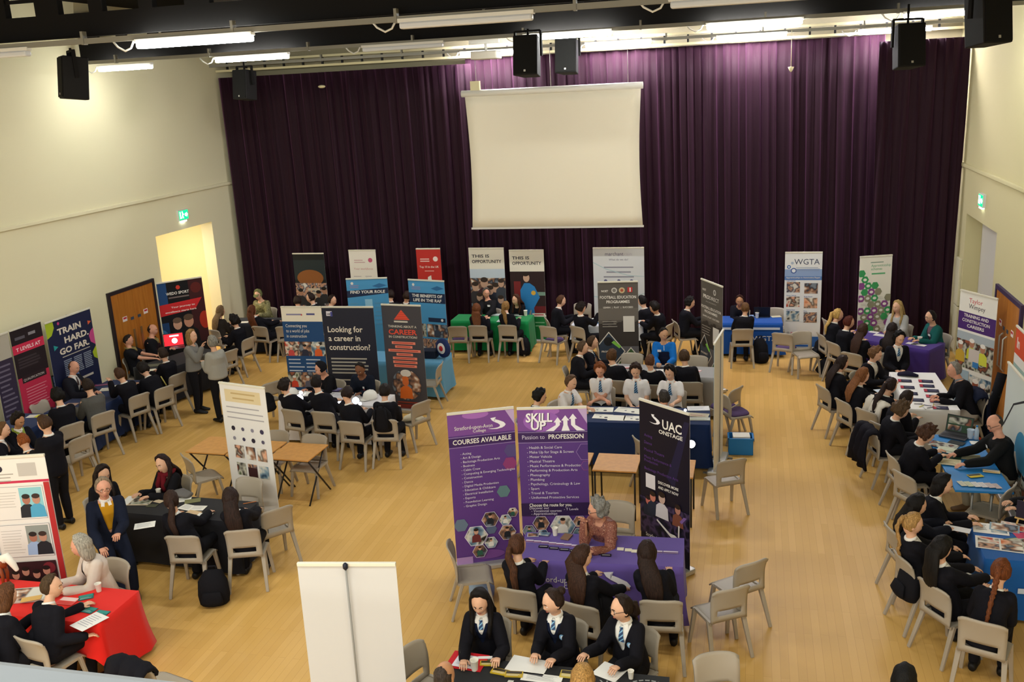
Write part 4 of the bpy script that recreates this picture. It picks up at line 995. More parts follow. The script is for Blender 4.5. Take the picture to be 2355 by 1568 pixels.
def art_opp(second):
    def f(A, W, H):
        A.text('THIS IS', W*.08, H*.905, .10, INK, bold=.02, width=W*.50); A.text('OPPORTUNITY', W*.08, H*.845, .105, INK, bold=.02, width=W*.84)
        if not second:
            A.rect(0, H*.24, W, H*.78, PH[1]); A.rect(0, H*.68, W, H*.78, '#c6d2e0')
            for u, v, h, c in ((.14, .40, .5, '#3a3438'), (.4, .42, .56, '#4a2c34'), (.72, .38, .52, '#2e3444'), (.88, .46, .44, '#40444e'), (.56, .36, .5, '#2a2c36'), (.25, .3, .46, '#2c2428'), (.85, .28, .44, '#2c3040')): A.figure(W*u, H*v, h, '#c8a088', c, '#3a2c24')
            A.rect(0, 0, W, H*.24, '#20242e')
        else:
            A.rect(0, H*.28, W, H*.77, '#2c1a1c'); A.rect(W*.1, H*.4, W*.3, H*.66, '#7a2424'); A.rect(W*.7, H*.5, W, H*.54, '#7a9a8a'); A.rect(W*.6, H*.3, W, H*.38, '#6a1c22')
            A.poly([(W*.30, H*.28), (W*.68, H*.28), (W*.66, H*.36), (W*.84, H*.48), (W*.70, H*.6), (W*.56, H*.64), (W*.40, H*.64), (W*.28, H*.56)], '#2a7fc0'); A.disc(W*.47, H*.70, .075, '#d0a890', 14, .1); A.disc(W*.45, H*.74, .08, '#2a1c18', 14, .05); A.disc(W*.66, H*.53, .055, '#e0b040', 10); A.rect(W*.6, H*.262, W*.98, H*.30, W_); A.bars(W*.66, W*.94, H*.288, 1, 1, .022, '#c02a38')
            A.rect(0, 0, W, H*.26, '#13783a'); A.bars(W*.68, W*.95, H*.20, 2, .08, .025, '#8cc09a')
    return f
def art_merch(A, W, H):
    A.text('marchant', W*.24, H*.925, .115, '#4a3c68', width=W*.36); A.text('cain', W*.61, H*.925, .115, '#b9b2c0', width=W*.15); A.text('What do we do?', W*.5, H*.875, .06, '#5a5870', 'c', width=W*.38)
    for i, t in enumerate(['We make complex creating parts', 'for the fastest and most', 'important car makers in the']): A.bars(W*(.2+.06*(i == 1)), W*(.8-.06*(i == 1)), H*(.81-i*.05), 1, 1, .028, '#8a8894', .05, 'c')
    A.poly([(0, H*.86), (W*.25, H*.79), (W*.7, H*.72), (W, H*.71), (W, H*.705), (W*.7, H*.713), (W*.25, H*.782), (0, H*.85)], '#a8c0c4'); A.poly([(0, H*.5), (W*.5, H*.47), (W, H*.53), (W, H*.525), (W*.5, H*.46), (0, H*.49)], '#a8c0c4')
    for u in (.24, .5, .75): A.disc(W*u, H*.66, .04, '#5c5a80', 8)
    A.rect(W*.2, H*.25, W*.8, H*.6, PH[4])
def art_noet(second):
    def f(A, W, H):
        A.rect(0, H*.55, W, H, '#5c5650'); A.rect(0, H*.62, W, H*.74, '#6a635c'); A.rect(0, H*.35, W, H*.56, '#35302e')
        for i in range(9): A.disc(W*(.05+.12*i), H*(.56+.015*(i % 3)), .07, '#38322f', 10, .05)
        A.rect(0, 0, W, H*.35, '#5d5c62'); A.rect(0, 0, W, H*.12, '#34313a')
        A.text('NOET', W*.09, H*.905, .055, W_, bold=.02, width=W*.17); A.disc(W*(.41 if not second else .66), H*.92, .055, '#c8c4be', 18); A.disc(W*(.41 if not second else .66), H*.92, .035, '#77736e', 14)
        if not second:
            A.disc(W*.6, H*.92, .058, '#c8b48a', 18); A.disc(W*.6, H*.92, .03, '#b0523a', 12); A.rect(W*.74, H*.90, W*.86, H*.95, '#c03a3a'); A.rect(W*.79, H*.905, W*.82, H*.945, W_)
            A.text('FOOTBALL EDUCATION', W*.5, H*.838, .08, W_, 'c', .02, W*.90); A.text('PROGRAMMES', W*.5, H*.792, .08, W_, 'c', .02, W*.58); A.text('LEARN  |  PLAY  |  SUCCEED', W*.5, H*.742, .045, W_, 'c', .015, W*.74); A.rect(W*.62, H*.50, W*.90, H*.66, '#d6d2cc'); A.bars(W*.1, W*.5, H*.61, 3, .05, .014, '#9a958e'); dm = ((W*.25, H*.30, .32), (W*.80, H*.14, .32))
        else:
            A.text('PRO', W*.13, H*.835, .10, W_, bold=.03, width=W*.28); A.text('DIRECT', W*.42, H*.835, .10, W_, width=W*.44); A.text('ACADEMY', W*.5, H*.80, .035, '#b8b4ac', 'c', width=W*.5); A.text('FOOTBALL EDUCATION', W*.5, H*.735, .07, W_, 'c', .02, W*.92); A.text('PROGRAMMES', W*.5, H*.695, .07, W_, 'c', .02, W*.6); A.text('LEARN | PLAY | SUCCEED', W*.5, H*.65, .045, W_, 'c', .015, W*.78); A.rect(W*.6, H*.42, W*.88, H*.58, '#d6d2cc'); A.bars(W*.08, W*.5, H*.56, 4, .05, .014, '#9a958e'); dm = ((W*.2, H*.28, .30), (W*.82, H*.12, .32))
        for k, (u, v, r) in enumerate(dm):
            A.poly([(u-r, v), (u, v-r*1.25), (u+r, v), (u, v+r*1.25)], '#d8d4cc'); q = r*.93; A.poly([(u-q, v), (u, v-q*1.25), (u+q, v), (u, v+q*1.25)], '#2c3a4c' if k == 0 else '#3d5a34')
            if k == 0: A.disc(u-.01, v+.2, .09, '#14161c', 14); A.text('PRODIRECT', u, v-.02, .05, W_, 'c', .01, r*.9); A.poly([(u+.05, v+.18), (u+.2, v+.06), (u+.24, v+.1), (u+.1, v+.22)], '#7cc04a')
            else: A.figure(u, v-.14, .34, '#4a3024', '#e2e4ee', '#18120e')
    return f
def art_wgta(A, W, H):
    A.rect(0, H*.74, W, H*.83, '#8fa6d0'); A.rect(0, H*.715, W, H*.755, '#5c80bc'); A.text('WGTA', W*.25, H*.88, .17, '#3c4660', width=W*.68); A.disc(W*.2, H*.895, .03, '#b0bcd0', 14); A.disc(W*.11, H*.855, .04, '#3c6cb0', 14); A.disc(W*.11, H*.855, .02, '#dfe6f0', 12); A.disc(W*.24, H*.815, .06, '#3c5ca0', 16); A.disc(W*.24, H*.815, .04, '#e6eaf2', 14); A.bars(W*.3, W*.95, H*.85, 3, .03, .009, '#8a98b8', .2)
    A.text('Apprenticeships in Automotive Repair', W*.5, H*.735, .045, W_, 'c', .01, W*.92)
    cap = ['Light Vehicle', '', 'Heavy Vehicle', 'Body Repair', 'Vehicle Paint', 'Parts']
    for i in range(6):
        u = W*(.06+.48*(i % 2)); v = H*(.60-.155*(i//2)-(.0 if i % 2 == 0 else .012)); A.rect(u, v-.03, u+W*.36, v+H*.095, PH[[0, 1, 2, 3, 4, 0][i]])
        if cap[i]: A.text(cap[i], u, v+H*.102, .035, '#3c5ca0', bold=.01)
    A.rect(0, 0, W, H*.11, '#2f66b4'); A.bars(W*.2, W*.8, H*.085, 3, .055, .018, '#c9d6ea', .3); A.rect(W*.5, H*.135, W*.62, H*.16, '#26304a'); A.disc(W*.13, H*.15, .03, '#b8b8c0', 12); A.bars(W*.2, W*.46, H*.16, 1, 1, .03, '#c07a88')
def art_hex(A, W, H):
    A.bars(W*.34, W*.75, H*.945, 1, 1, .02, '#8aa090'); A.text('Apprenticeship', W*.36, H*.895, .075, '#3fa06a', width=W*.6); A.text('schemes', W*.36, H*.86, .075, '#3fa06a', width=W*.34); A.rect(W*.38, H*.815, W*.8, H*.83, '#5cb078')
    cols = ['#3d9a5c', '#8a4a8c', '#8d8a72']; R = random.Random(4)
    for j in range(12):
        for i in range(5):
            u = W*(.08+.21*i)+(W*.105 if j % 2 else 0); v = H*(.83-.0655*j)
            if v > H*(.86-.30*(u/W)) or u > W*.97: continue
            if R.random() < .14: A.bars(u-.06, u+.06, v+.02, 2, .03, .008, '#c8c4bc'); continue
            c = cols[R.randrange(3)]; A.hexa(u, v, .082, c)
            if R.random() < .7: A.disc(u, v, .04, '#e6e6de', 8, .03)
def art_dark(A, W, H):
    A.rect(0, H*.70, W, H*.93, '#1f2a2e'); A.disc(W*.5, H*.72, W*.42, '#8a5428', 24, .2); A.rect(0, H*.3, W, H*.66, PH[0]); A.bars(W*.38, W*.8, H*.60, 3, .09, .06, '#c4b49c', .4)
    for u, v in ((.15, .4), (.42, .36), (.72, .38), (.9, .42)): A.figure(W*u, H*v, .4, '#a87a60', '#2a2a2c', '#1c1814')
    A.rect(0, 0, W, H*.33, '#1f6464'); A.disc(W*.25, H*.34, .2, '#2b7c78', 14, .1)
def art_map(white):
    def f(A, W, H):
        if white: A.bars(W*.18, W*.6, H*.90, 2, .05, .022, '#c9a8a8'); A.disc(W*.78, H*.895, .055, '#c25a7c', 12); A.text('Your workforce', W*.5, H*.79, .07, '#c98a8a', 'c', width=W*.7); A.bars(W*.12, W*.42, H*.72, 9, .05, .016, '#b4aeb0'); A.bars(W*.55, W*.85, H*.72, 9, .05, .016, '#b4aeb0')
        else:
            A.bars(W*.15, W*.6, H*.90, 2, .05, .025, '#e6c4bc'); A.disc(W*.78, H*.895, .06, '#f0dcd6', 12); A.text('Top 10 in the UK', W*.5, H*.80, .07, W_, 'c', .01, W*.8); A.bars(W*.3, W*.7, H*.77, 1, 1, .018, '#e0a8a0', .1, 'c')
            A.poly([(W*.42, H*.70), (W*.56, H*.72), (W*.58, H*.64), (W*.70, H*.60), (W*.76, H*.5), (W*.86, H*.44), (W*.76, H*.38), (W*.4, H*.37), (W*.44, H*.48), (W*.5, H*.54), (W*.40, H*.6)], W_); A.disc(W*.27, H*.48, .09, W_, 9, .08); A.disc(W*.18, H*.4, .06, W_, 9, .05); A.disc(W*.9, H*.5, .04, W_, 8)
    return f
def art_train(A, W, H):
    A.disc(W*.02, H*.95, .17, '#a8bc28', 20) if False else A.poly([(0, H*.86), (W*.10, H*.88), (W*.17, H*.94), (W*.16, H), (0, H)], '#a8bc28'); A.disc(W*.27, H*.965, .03, '#c03a78', 8); A.poly([(W*.9, H*.86), (W*.98, H*.885), (W*.9, H*.9)], '#d8603a'); A.poly([(W*.1, H*.74), (W*.19, H*.765), (W*.1, H*.79)], '#2a9a98'); A.poly([(W, H*.66), (W*.9, H*.70), (W*.88, H*.76), (W*.93, H*.8), (W, H*.82)], '#c84a88'); A.poly([(W, H*.52), (W*.92, H*.55), (W*.9, H*.6), (W, H*.65)], '#a8bc28')
    A.text('TRAIN', W*.22, H*.865, .155, '#ddd2c0', bold=.035, width=W*.52); A.text('HARD.', W*.34, H*.775, .155, '#ddd2c0', bold=.035, width=W*.54); A.text('GO FAR.', W*.20, H*.685, .155, '#ddd2c0', bold=.035, width=W*.66); A.rect(W*.24, H*.655, W*.86, H*.663, '#b8b0a4')
    for c in range(3): A.bars(W*(.25+.22*c), W*(.44+.22*c), H*.625, 9, .034, .018, '#8f97a8', .15)
    A.rect(W*.24, H*.40, W*.84, H*.42, '#c9c0b4'); A.disc(W*.72, H*.22, .17, '#a8bc38', 24); A.poly([(W*.80, 0), (W, 0), (W, H*.28), (W*.86, H*.24)], '#d03a86'); A.bars(W*.3, W*.6, H*.36, 1, 1, .012, '#8f97a8')
def art_tlev(A, W, H):
    A.bars(W*.12, W*.45, H*.935, 1, 1, .05, '#5a5660'); A.bars(W*.55, W*.85, H*.945, 1, 1, .05, '#8a868c'); A.rect(0, H*.80, W, H*.875, '#cc2c4c'); A.text('T LEVELS AT', W*.1, H*.82, .085, '#f0dcdc', bold=.02, width=W*.78); A.bars(W*.1, W*.85, H*.76, 4, .05, .03, '#3a3034'); A.rect(0, 0, W, H*.60, '#bd2a48'); A.rect(W*.12, H*.55, W*.9, H*.61, '#2a1a1e'); A.text('QUALIFICATION', W*.16, H*.565, .06, '#cfc6c0', width=W*.66); A.bars(W*.18, W*.86, H*.50, 9, .05, .014, '#d8848e', .25); A.rect(W*.1, H*.24, W*.9, H*.262, '#5a4a4c'); A.disc(W*.5, H*.17, .03, '#d8848e', 8)
def art_purp(A, W, H): A.rect(0, H*.8, W, H, '#b3ac9c'); A.bars(W*.1, W*.92, H*.76, 16, .085, .03, '#6a6274', .4)
def art_wide(A, W, H):
    A.rect(0, H*.72, W*.30, H, '#1d4474'); A.rect(0, 0, W*.26, H*.55, '#1a3d68'); A.disc(W*.12, H*.35, .14, '#3a78a8', 16, .25); A.rect(W*.72, 0, W, H, '#3a1418'); A.disc(W*.96, H*.52, .12, '#a82c1c', 16, .2); A.disc(W*.86, H*.9, .12, '#5c1c1a', 14); A.disc(W*.52, H*.93, .05, '#c83a2c', 6); A.text('WEDO SPORT', W*.5, H*.855, .085, W_, 'c', .02, W*.44); A.bars(W*.32, W*.75, H*.83, 1, 1, .03, '#7a6a68')
    A.poly([(0, H*.62), (W*.8, H*.66), (W*.95, H*.78), (0, H*.75)], '#c8262a'); A.text('Your journey to', W*.57, H*.705, .055, W_, 'c', .015, W*.46); A.text('excellence starts here', W*.52, H*.655, .055, W_, 'c', .015, W*.6)
    A.figure(W*.42, H*.28, .6, '#c79a80', '#15151a', '#6a5444'); A.figure(W*.64, H*.27, .66, '#c08a70', '#121216', '#5a4636'); A.rect(0, 0, W, H*.28, '#101014'); A.rect(W*.28, H*.28, W*.31, H*.36, '#5c9a3a')
def art_taylor(A, W, H):
    A.text('Taylor', W*.26, H*.915, .115, '#c03040', width=W*.36); A.text('Wimpey', W*.26, H*.865, .115, '#2c2830', width=W*.44); A.rect(0, H*.67, W, H*.825, '#4a2a6c')
    for i, t in enumerate(['TRAINING AND', 'CONSTRUCTION', 'CAREERS']): A.text(t, W*.48, H*(.785-i*.044), .075, W_, 'c', .02, W*[.66, .74, .46][i])
    A.rect(0, H*.33, W, H*.65, PH[5]); A.rect(0, H*.58, W, H*.65, '#a9b2b8')
    for u, v, c in ((.42, .42, '#c8c83a'), (.72, .40, '#d2d44a'), (.12, .38, '#c8a23a')): A.figure(W*u, H*v, .36, '#b07a60', c, W_)
    A.rect(W*.36, H*.40, W*.64, H*.52, '#cfc4bc'); A.rect(W*.48, H*.36, W*.64, H*.41, '#3a7ab8'); A.rect(0, 0, W*.40, H*.31, '#9fb4c0'); A.disc(W*.28, H*.16, .12, '#3c4a34', 12); A.rect(W*.43, 0, W, H*.29, PH[4]); A.figure(W*.6, H*.05, .42, '#8a4a34', '#9ac04a', W_); A.figure(W*.8, H*.04, .4, '#9a6a50', '#c8d06a', W_)
def art_redl(A, W, H):
    A.rect(0, H*.845, W, H*.86, '#c23050'); A.disc(W*.38, H*.935, .04, '#2c2838', 12); A.rect(W*.62, H*.885, W*.86, H*.965, '#bdb8b2'); A.bars(W*.3, W*.56, H*.905, 3, .04, .012, '#a8a29a')
    for j in range(2):
        v = H*(.62-.235*j); A.rect(W*.03, v, W*.90, v+H*.205, '#9a969c'); A.rect(W*.035, v+.005, W*.895, v+H*.205-.005, '#e3ded8'); A.rect(W*.58, v+.02, W*.88, v+H*.195, '#8cc4cc' if j == 0 else '#8f958f'); A.bars(W*.25, W*.55, v+H*.17, 6 if j == 0 else 9, .034, .008, '#c2bcb6')
        A.figure(W*.66, v+.02, .28, '#a8705c', '#22242c' if j == 0 else '#9db4d8', '#2a2220'); A.figure(W*.79, v+.02, .28, '#b88a74', '#4ea0c4' if j == 0 else '#22242a', '#3a2a24')
        A.rect(W*.06, v+.02, W*.2, v+H*.12, PH[4])
    A.rect(W*.925, 0, W, H*.845, '#b02a2c'); A.rect(0, 0, W*.925, H*.1, '#e3ded8')
    A.rect(W*.04, H*.10, W*.90, H*.355, '#34161c'); A.disc(W*.8, H*.31, .07, '#7c2630', 14)
    for i in range(4): A.figure(W*(.34+.14*i), H*(.17+.02*(i % 2)), .26, '#c48a76', '#1c1418', '#241818')

CAT = 'banner'
banner_px((1027, 950), (1181, 934), '#5d3a80', 'purple roll-up banner headed courses available, with hexagon photos', art_courses)
banner_px((1188, 937), (1349, 933), '#5a3a7e', 'purple roll-up banner with three rising white arrows', art_skill)
banner_px((1470, 914), (1586, 950), '#141020', 'near-black roll-up banner with stage performers at the right of the purple table', art_uac)
banner_px((503, 877), (608, 890), '#e6e2de', 'white roll-up banner with tan heading and rows of small photos', art_white1)
banner_px((645, 704), (738, 704), '#1f4878', 'blue roll-up banner with white header and photos of construction workers', art_conn)
banner_px((739, 704), (858, 704), '#232534', 'wide dark navy roll-up banner with a large white question', art_look)
banner_px((876, 698), (967, 701), '#46444a', 'charcoal roll-up banner with red triangle and round worker photo', art_career)
banner_px((795, 640), (890, 637), '#4d97c8', 'sky-blue roll-up banner behind the wide navy banner', art_raf('FIND YOUR ROLE', None, False))
banner_px((938, 641), (1021, 645), '#4d97c8', 'sky-blue roll-up banner with photos, behind the charcoal banner', art_raf('THE BENEFITS OF', 'LIFE IN THE RAF', True))
banner_px((1374, 647), (1467, 645), '#5a5550', 'dark grey football roll-up banner in front of the tall white banner', art_noet(False))
banner_px((1607, 637), (1668, 660), '#4c4844', 'dark grey football roll-up banner turned sideways by the grey table', art_noet(True), W=.86)
banner_py((1806, 577), (1892, 581), 20.72, '#e6e6e8', 'white roll-up banner with six vehicle photos and blue header', art_wgta)
banner_py((1975, 582), (2056, 592), 20.45, '#eae6da', 'white roll-up banner covered with green and purple hexagons', art_hex, dh=18)
banner_py((1077, 570), (1158, 569), 20.99, '#e8e2d4', 'white-topped roll-up banner with a crowd photo, behind the green table', art_opp(False))
banner_py((1170, 573), (1250, 575), 20.99, '#e8e2d4', 'white-topped roll-up banner showing one figure in bright blue', art_opp(True))
banner_py((1363, 568), (1481, 569), 20.82, '#cfd0d2', 'tall pale grey banner against the curtain under the screen corner', art_merch)
banner_py((956, 569), (1012, 572), 20.75, '#c0322c', 'narrow red roll-up banner with a white map', art_map(False))
banner_py((801, 575), (863, 573), 20.75, '#e6e0d6', 'narrow white roll-up banner with pale red print', art_map(True))
banner_py((672, 581), (744, 582), 20.78, '#171a1c', 'black roll-up banner with orange glow and teal foot', art_dark)
banner_px_x((100, 733), (207, 715), -12.12, '#1d2342', 'navy roll-up banner with lime and pink spots along the left wall', art_train)
banner_px_x((20, 760), (92, 735), -12.15, '#241a1e', 'black and crimson roll-up banner along the left wall', art_tlev)
banner_px_x((-25, 780), (16, 758), -12.15, '#352c40', 'dark purple roll-up banner cut by the left edge of the picture', art_purp)
banner_px((343, 653), (463, 635), '#131318', 'wide black, blue and red banner in front of the bright alcove', art_wide)
banner_px((2213, 665), (2292, 685), '#e8e4da', 'white and purple banner with hard-hatted workers beside the right door', art_taylor, W=.85)
banner_px((-75, 1054), (100, 1043), '#e4dfd8', 'white banner with framed photos behind the red table', art_redl, W=.85)
t = banner_px((683, 1293), (910, 1293), '#dddad6', 'blank white banner seen from its back, nearest the viewer', None, back='#c6c6c6')
t.rotation_euler[2] += PI
for o in list(t.children):
    if o.name.startswith('pole'):
        b = MB().lathe([(.01, .03), (.022, .015), (.022, -.015), (.006, -.035)], mat('#141828', .4), 12, (0, -.03, 2.04)); b.obj('hook', t)
# banner standing edge-on beside the navy table
a, b = at_z(1631, 748, 2.06), at_z(1655, 800, 2.06)
banner_at(-.455, 13.98, 83, .86, 2.06, '#3a8ab8', 'white-backed banner seen edge-on beside the navy table', lambda A, W, H: (A.rect(0, 0, W, H*.3, '#7fb4d0'), A.rect(W*.1, H*.7, W*.9, H*.9, W_)), back='#e2ddd2')
# orange-headed and arched banners at the right edge
def art_orange(A, W, H):
    A.rect(0, H*.78, W, H, '#d8502c'); A.text('In', W*.06, H*.84, .22, W_, bold=.03); A.rect(0, H*.70, W, H*.78, W_); A.rect(0, H*.25, W, H*.70, '#9db8b0'); A.poly([(W*.1, H*.3), (W*.4, H*.68), (W*.48, H*.68), (W*.42, H*.3)], '#a83a44'); A.rect(0, 0, W, H*.25, '#c8c2a8')
banner_px_x((2337, 768), (2420, 797), 3.9, '#e0dcd0', 'orange-headed banner past the wooden door on the right wall', art_orange, face=90)
def art_arch(A, W, H):
    A.poly([(0, H*.5), (W*.2, H*.75), (W*.6, H*.95), (W, H), (W, H*.985), (W*.61, H*.935), (W*.215, H*.74), (W*.02, H*.495)], '#26282c'); A.disc(W*.45, H*.45, .3, '#3c8ab0', 24); A.rect(0, H*.05, W, H*.26, PH[5]); A.rect(0, H*.3, W, H*.33, '#26282c')
banner_px_x((2316, 868), (2430, 905), 3.4, '#cfd6d0', 'pale banner with black curves and blue circle at the right edge', art_arch, face=90)
# ================================================================== TABLES
def swoosh_cloth(A, L):
    A.text('Stratford-upon-Avon', .13, .50, .10, W_, width=.74); A.text('College', .52, .43, .07, W_); A.swoosh(.98, .47, .24, '#efebf4')
def tb(x, y, rz, L, W, tl, col, cl, **k):
    folding_table(x, y, rz, L, W, tl)
    if col: cloth(x, y, rz, L, W, col, cl, **k)
tb(-1.58, 9.62, 3, 1.80, .66, 'folding table under the printed purple cloth', '#6a56a2', 'purple cloth with a white ribbon logo, under the three hexagon banners', prints=swoosh_cloth, flare=.02, seed=1)
tb(-7.30, 7.62, 0, 1.95, .66, 'folding table under the red cloth', '#d8241c', 'bright red tablecloth hanging to the floor', drop=(.36, .68, .68, .68), seed=2, flare=.10)
tb(-7.05, 9.99, -2, 1.80, .58, 'folding table under the black cloth, far side of the backpack', '#1b1a1e', 'black tablecloth strewn with leaflets, near the mustard waistcoat', seed=3)
tb(-1.565, 14.1, 2, 1.95, .74, 'folding table under the navy cloth of the white-shirted boys', '#1c2c52', 'navy tablecloth in front of the row of white-shirted boys', seed=4, flare=.06)
tb(-1.5, 16.5, -3, 1.85, .64, 'folding table under the pale grey cloth', '#9d9a98', 'pale grey tablecloth in front of the man in blue', seed=5)
tb(-5.68, 20.32, 0, 1.78, .62, 'folding table under the green cloth', '#158044', 'green tablecloth near the curtain', seed=6)
tb(-3.0, 20.0, 0, 1.5, .6, 'folding table under the white and blue cloth', '#c9ccd2', 'white tablecloth in front of the tall pale grey banner', seed=7, drop=(.3, .3, .3, .3))
tb(-.13, 20.38, 2, 1.52, .6, 'folding table under the royal blue cloth', '#1f4f9c', 'royal blue tablecloth with white lettering, beside the six-photo banner', seed=8, prints=lambda A, L: (A.text('WGTA', L*.60, .36, .15, W_, width=.5), A.rect(.05, .60, L-.05, .65, '#c9d4ea')))
tb(2.62, 18.9, -34, 1.75, .66, 'folding table under the deep purple cloth by the right wall', '#4a347e', 'deep purple tablecloth by the hexagon-covered banner', seed=9)
tb(2.69, 15.75, 1, .72, 1.92, 'folding table under the white cloth, right side', '#e9e6e2', 'white tablecloth with two rows of dark booklets', seed=10)
tb(3.19, 10.38, 0, 1.52, .8, 'folding table under the blue cloth, lower right', '#1f5aa0', 'blue tablecloth covered in photo sheets at the right edge', seed=11, prints=lambda A, L: (A.bars(.42, .62, .62, 3, .05, .025, W_), A.rect(.32, .38, 1.2, .44, '#c9d4e4')))
tb(-6.9, 14.44, -2, 1.9, .62, 'folding table under the white cloth of the construction stand', '#d8d3d4', 'white tablecloth strewn with booklets, below the wide navy banner', seed=12)
tb(-6.9, 17.05, 0, 2.3, .72, 'folding table under the light blue cloth', '#5f9cc0', 'light blue tablecloth behind the charcoal banner', seed=13)
tb(-11.4, 14.15, 3, .84, 1.9, 'folding table under the navy cloth along the left wall', '#1d2c52', 'navy tablecloth along the left wall with an open laptop', seed=14)
tb(-11.3, 16.55, -18, .76, 1.6, 'folding table under the black cloth by the left door', '#1c1b1e', 'black tablecloth in front of the wide red, black and blue banner', seed=15)
tb(-11.78, 12.3, 2, .70, 1.66, 'folding table under the navy cloth near the left edge', '#22335c', 'navy tablecloth with yellow papers, near the left edge', seed=16)
tb(-10.95, 19.85, 3, 1.9, .56, 'folding table in front of the soldier in camouflage', '#1a1c26', 'dark tablecloth in front of the soldier in camouflage', seed=17)
tb(-8.45, 20.0, 0, 1.5, .6, 'folding table against the dark curtain', '#1a1d28', 'dark tablecloth below the black banner with the orange glow', seed=20)
tb(-1.62, 7.0, 0, 1.95, .68, 'folding table under the black printed cloth at the bottom', '#232325', 'black tablecloth printed with pale lettering at the bottom edge', seed=18)
# blue-topped plastic table
t = folding_table(2.77, 12.75, 1, .66, 1.95, 'bare folding table with a bright blue top', top=mat('#2e7fc0', .4))
# wooden exam desks
exam_desk(-6.46, 12.06, -2, 'wooden exam desk with crossed black legs, standing clear of the white banner', s=.66, d=.66)
exam_desk(-7.16, 12.10, -2, 'wooden exam desk half hidden by the white photo banner', s=.66, d=.66)
exam_desk(-7.86, 12.16, -2, 'wooden exam desk at the left end of the row of three', s=.66, d=.66)
exam_desk(-1.75, 12.2, 0, 'wooden exam desk between the purple arrow banner and the near-black banner', s=.6, d=.62, cross=False)
exam_desk(-2.42, 12.2, 0, 'wooden exam desk mostly behind the purple arrow banner', s=.6, d=.62, cross=False)
exam_desk(-1.0, 12.1, 0, 'wooden exam desk mostly behind the near-black stage banner', s=.6, d=.62, cross=False)

# ================================================================== PEOPLE AND THEIR CHAIRS
BLK, DBR, BRN, LBR, BLO, GIN, AUB, GRY = '#17120f', '#2c1f17', '#4a3220', '#7a5838', '#b08a54', '#8a4a22', '#54281a', '#8d8880'
J = lambda c, **k: dict(col=c, collar=False, **k)
# ---- black table, left
person('woman in a burgundy scarf leaning sideways at the black table', (375, 1067), 165, chair=None, hz=1.10, lean0=6, hair=('longfront', '#2a1c1a', .5), top=J('#17161a', name='coat', g=.022), fem=True, s=1.0, look=(12, -10), extra=scarf('#6a1822'), roll=-14, arms='table')
person('woman with long dark hair right behind the mustard waistcoat', (236, 1090), 235, hz=1.22, hair=('longfront', '#241a18', .6), top=J('#17161a', name='coat', g=.022), fem=True, look=(10, -22), arms='lap')
person('man in navy suit and mustard waistcoat at the black table', (238, 1122), 225, pose='perch', seat=.70, hz=1.40, hair=('short', '#8a7862'), top=dict(col='#1a1f30', open=True, vw=.085, vd=.42, inner='#c08a1c', collar=True, collarcol='#e8e2da'), s=1.03, skin='rosy', look=(0, -6), glasses=True, legs='#1a1f30', shoe='#8a7058', hand_r=(.16, .34, .80), hand_l=(-.05, .35, .92), tie=False, extra=scarf('#7c2a24') if False else None)
person('student with brown ponytail and papers at the black table', (394, 1152), 8, chair=(412, 1236), hair=('ponytail', '#33211a', .45), fem=True, look=(25, -15), face=False, hand_l=(-.30, .30, .82), hand_r=(.06, .42, .8))
person('student with long dark hair at the end of the black table', (530, 1147), 18, chair=(553, 1222), hair=('long', '#2c1e1a', .55), fem=True, face=False, look=(8, -22))
# ---- red table
person('grey-haired woman in a cream cardigan at the red table', (187, 1256), 150, hz=1.17, hair=('bob', '#a39c8e'), top=dict(col='#cfc0b4', name='cardigan', collar=False, open=True, inner='#d8cfc8', vw=.05, vd=.2), fem=True, s=.98, skin='rosy', look=(-38, -14), legs='#2a2630', hand_r=(.12, .36, .78), hand_l=(-.1, .38, .78), mk_chair=False)
person('student with cropped brown hair seated at the red table', (120, 1345), 348, hz=1.2, lean0=17, hair=('short', '#4a3826'), face=True, tie=False, look=(-60, -6), hand_r=(.28, .18, .66), hand_l=(-.05, .44, .78))
person('student with auburn-brown bob at the left end of the red table', (15, 1372), 345, hz=1.2, hair=('bob', '#5c3a22'), fem=True, face=False, look=(0, -20), extra=lambda i: MB().tube([i['SL']+i['u1']*.05-i['LO']-i['f']*.06, i['bk'](.7, .05)-i['LO'], i['bk'](.2, .06)+i['r']*.14-i['LO']], .018, mat('#8a6a44', .6), 6).obj('bag_strap', i['bo']))
# ---- purple table
person('woman with curly grey hair and spotted blouse, chin on her hand', (1374, 1172), 158, chair=None, hz=1.13, lean0=14, hair=('curly', '#86827c'), top=J('dots', name='blouse', g=.02), fem=True, s=1.0, skin='rosy', look=(-50, -12), glasses=True, mk_chair=False, hand_r=(.04, .33, 1.06), hand_l=(-.12, .42, .79))
person('student with long brown ponytail, left end of the purple table', (1190, 1256), 352, chair=(1182, 1360), hair=('ponytail', '#4e3020', .75), fem=True, face=False, look=(-20, -12))
person('student with long brown hair turned sideways before the purple logo', (1338, 1282), 345, chair=(1325, 1394), hair=('long', '#3a2419', .6), fem=True, look=(-45, -22), face=True, tie=False, hand_r=(.2, .4, .7))
person('student with straight dark hair, right end of the purple table', (1488, 1274), 5, chair=(1520, 1386), hair=('long', '#2a1b15', .75), fem=True, face=False, look=(-5, -14))
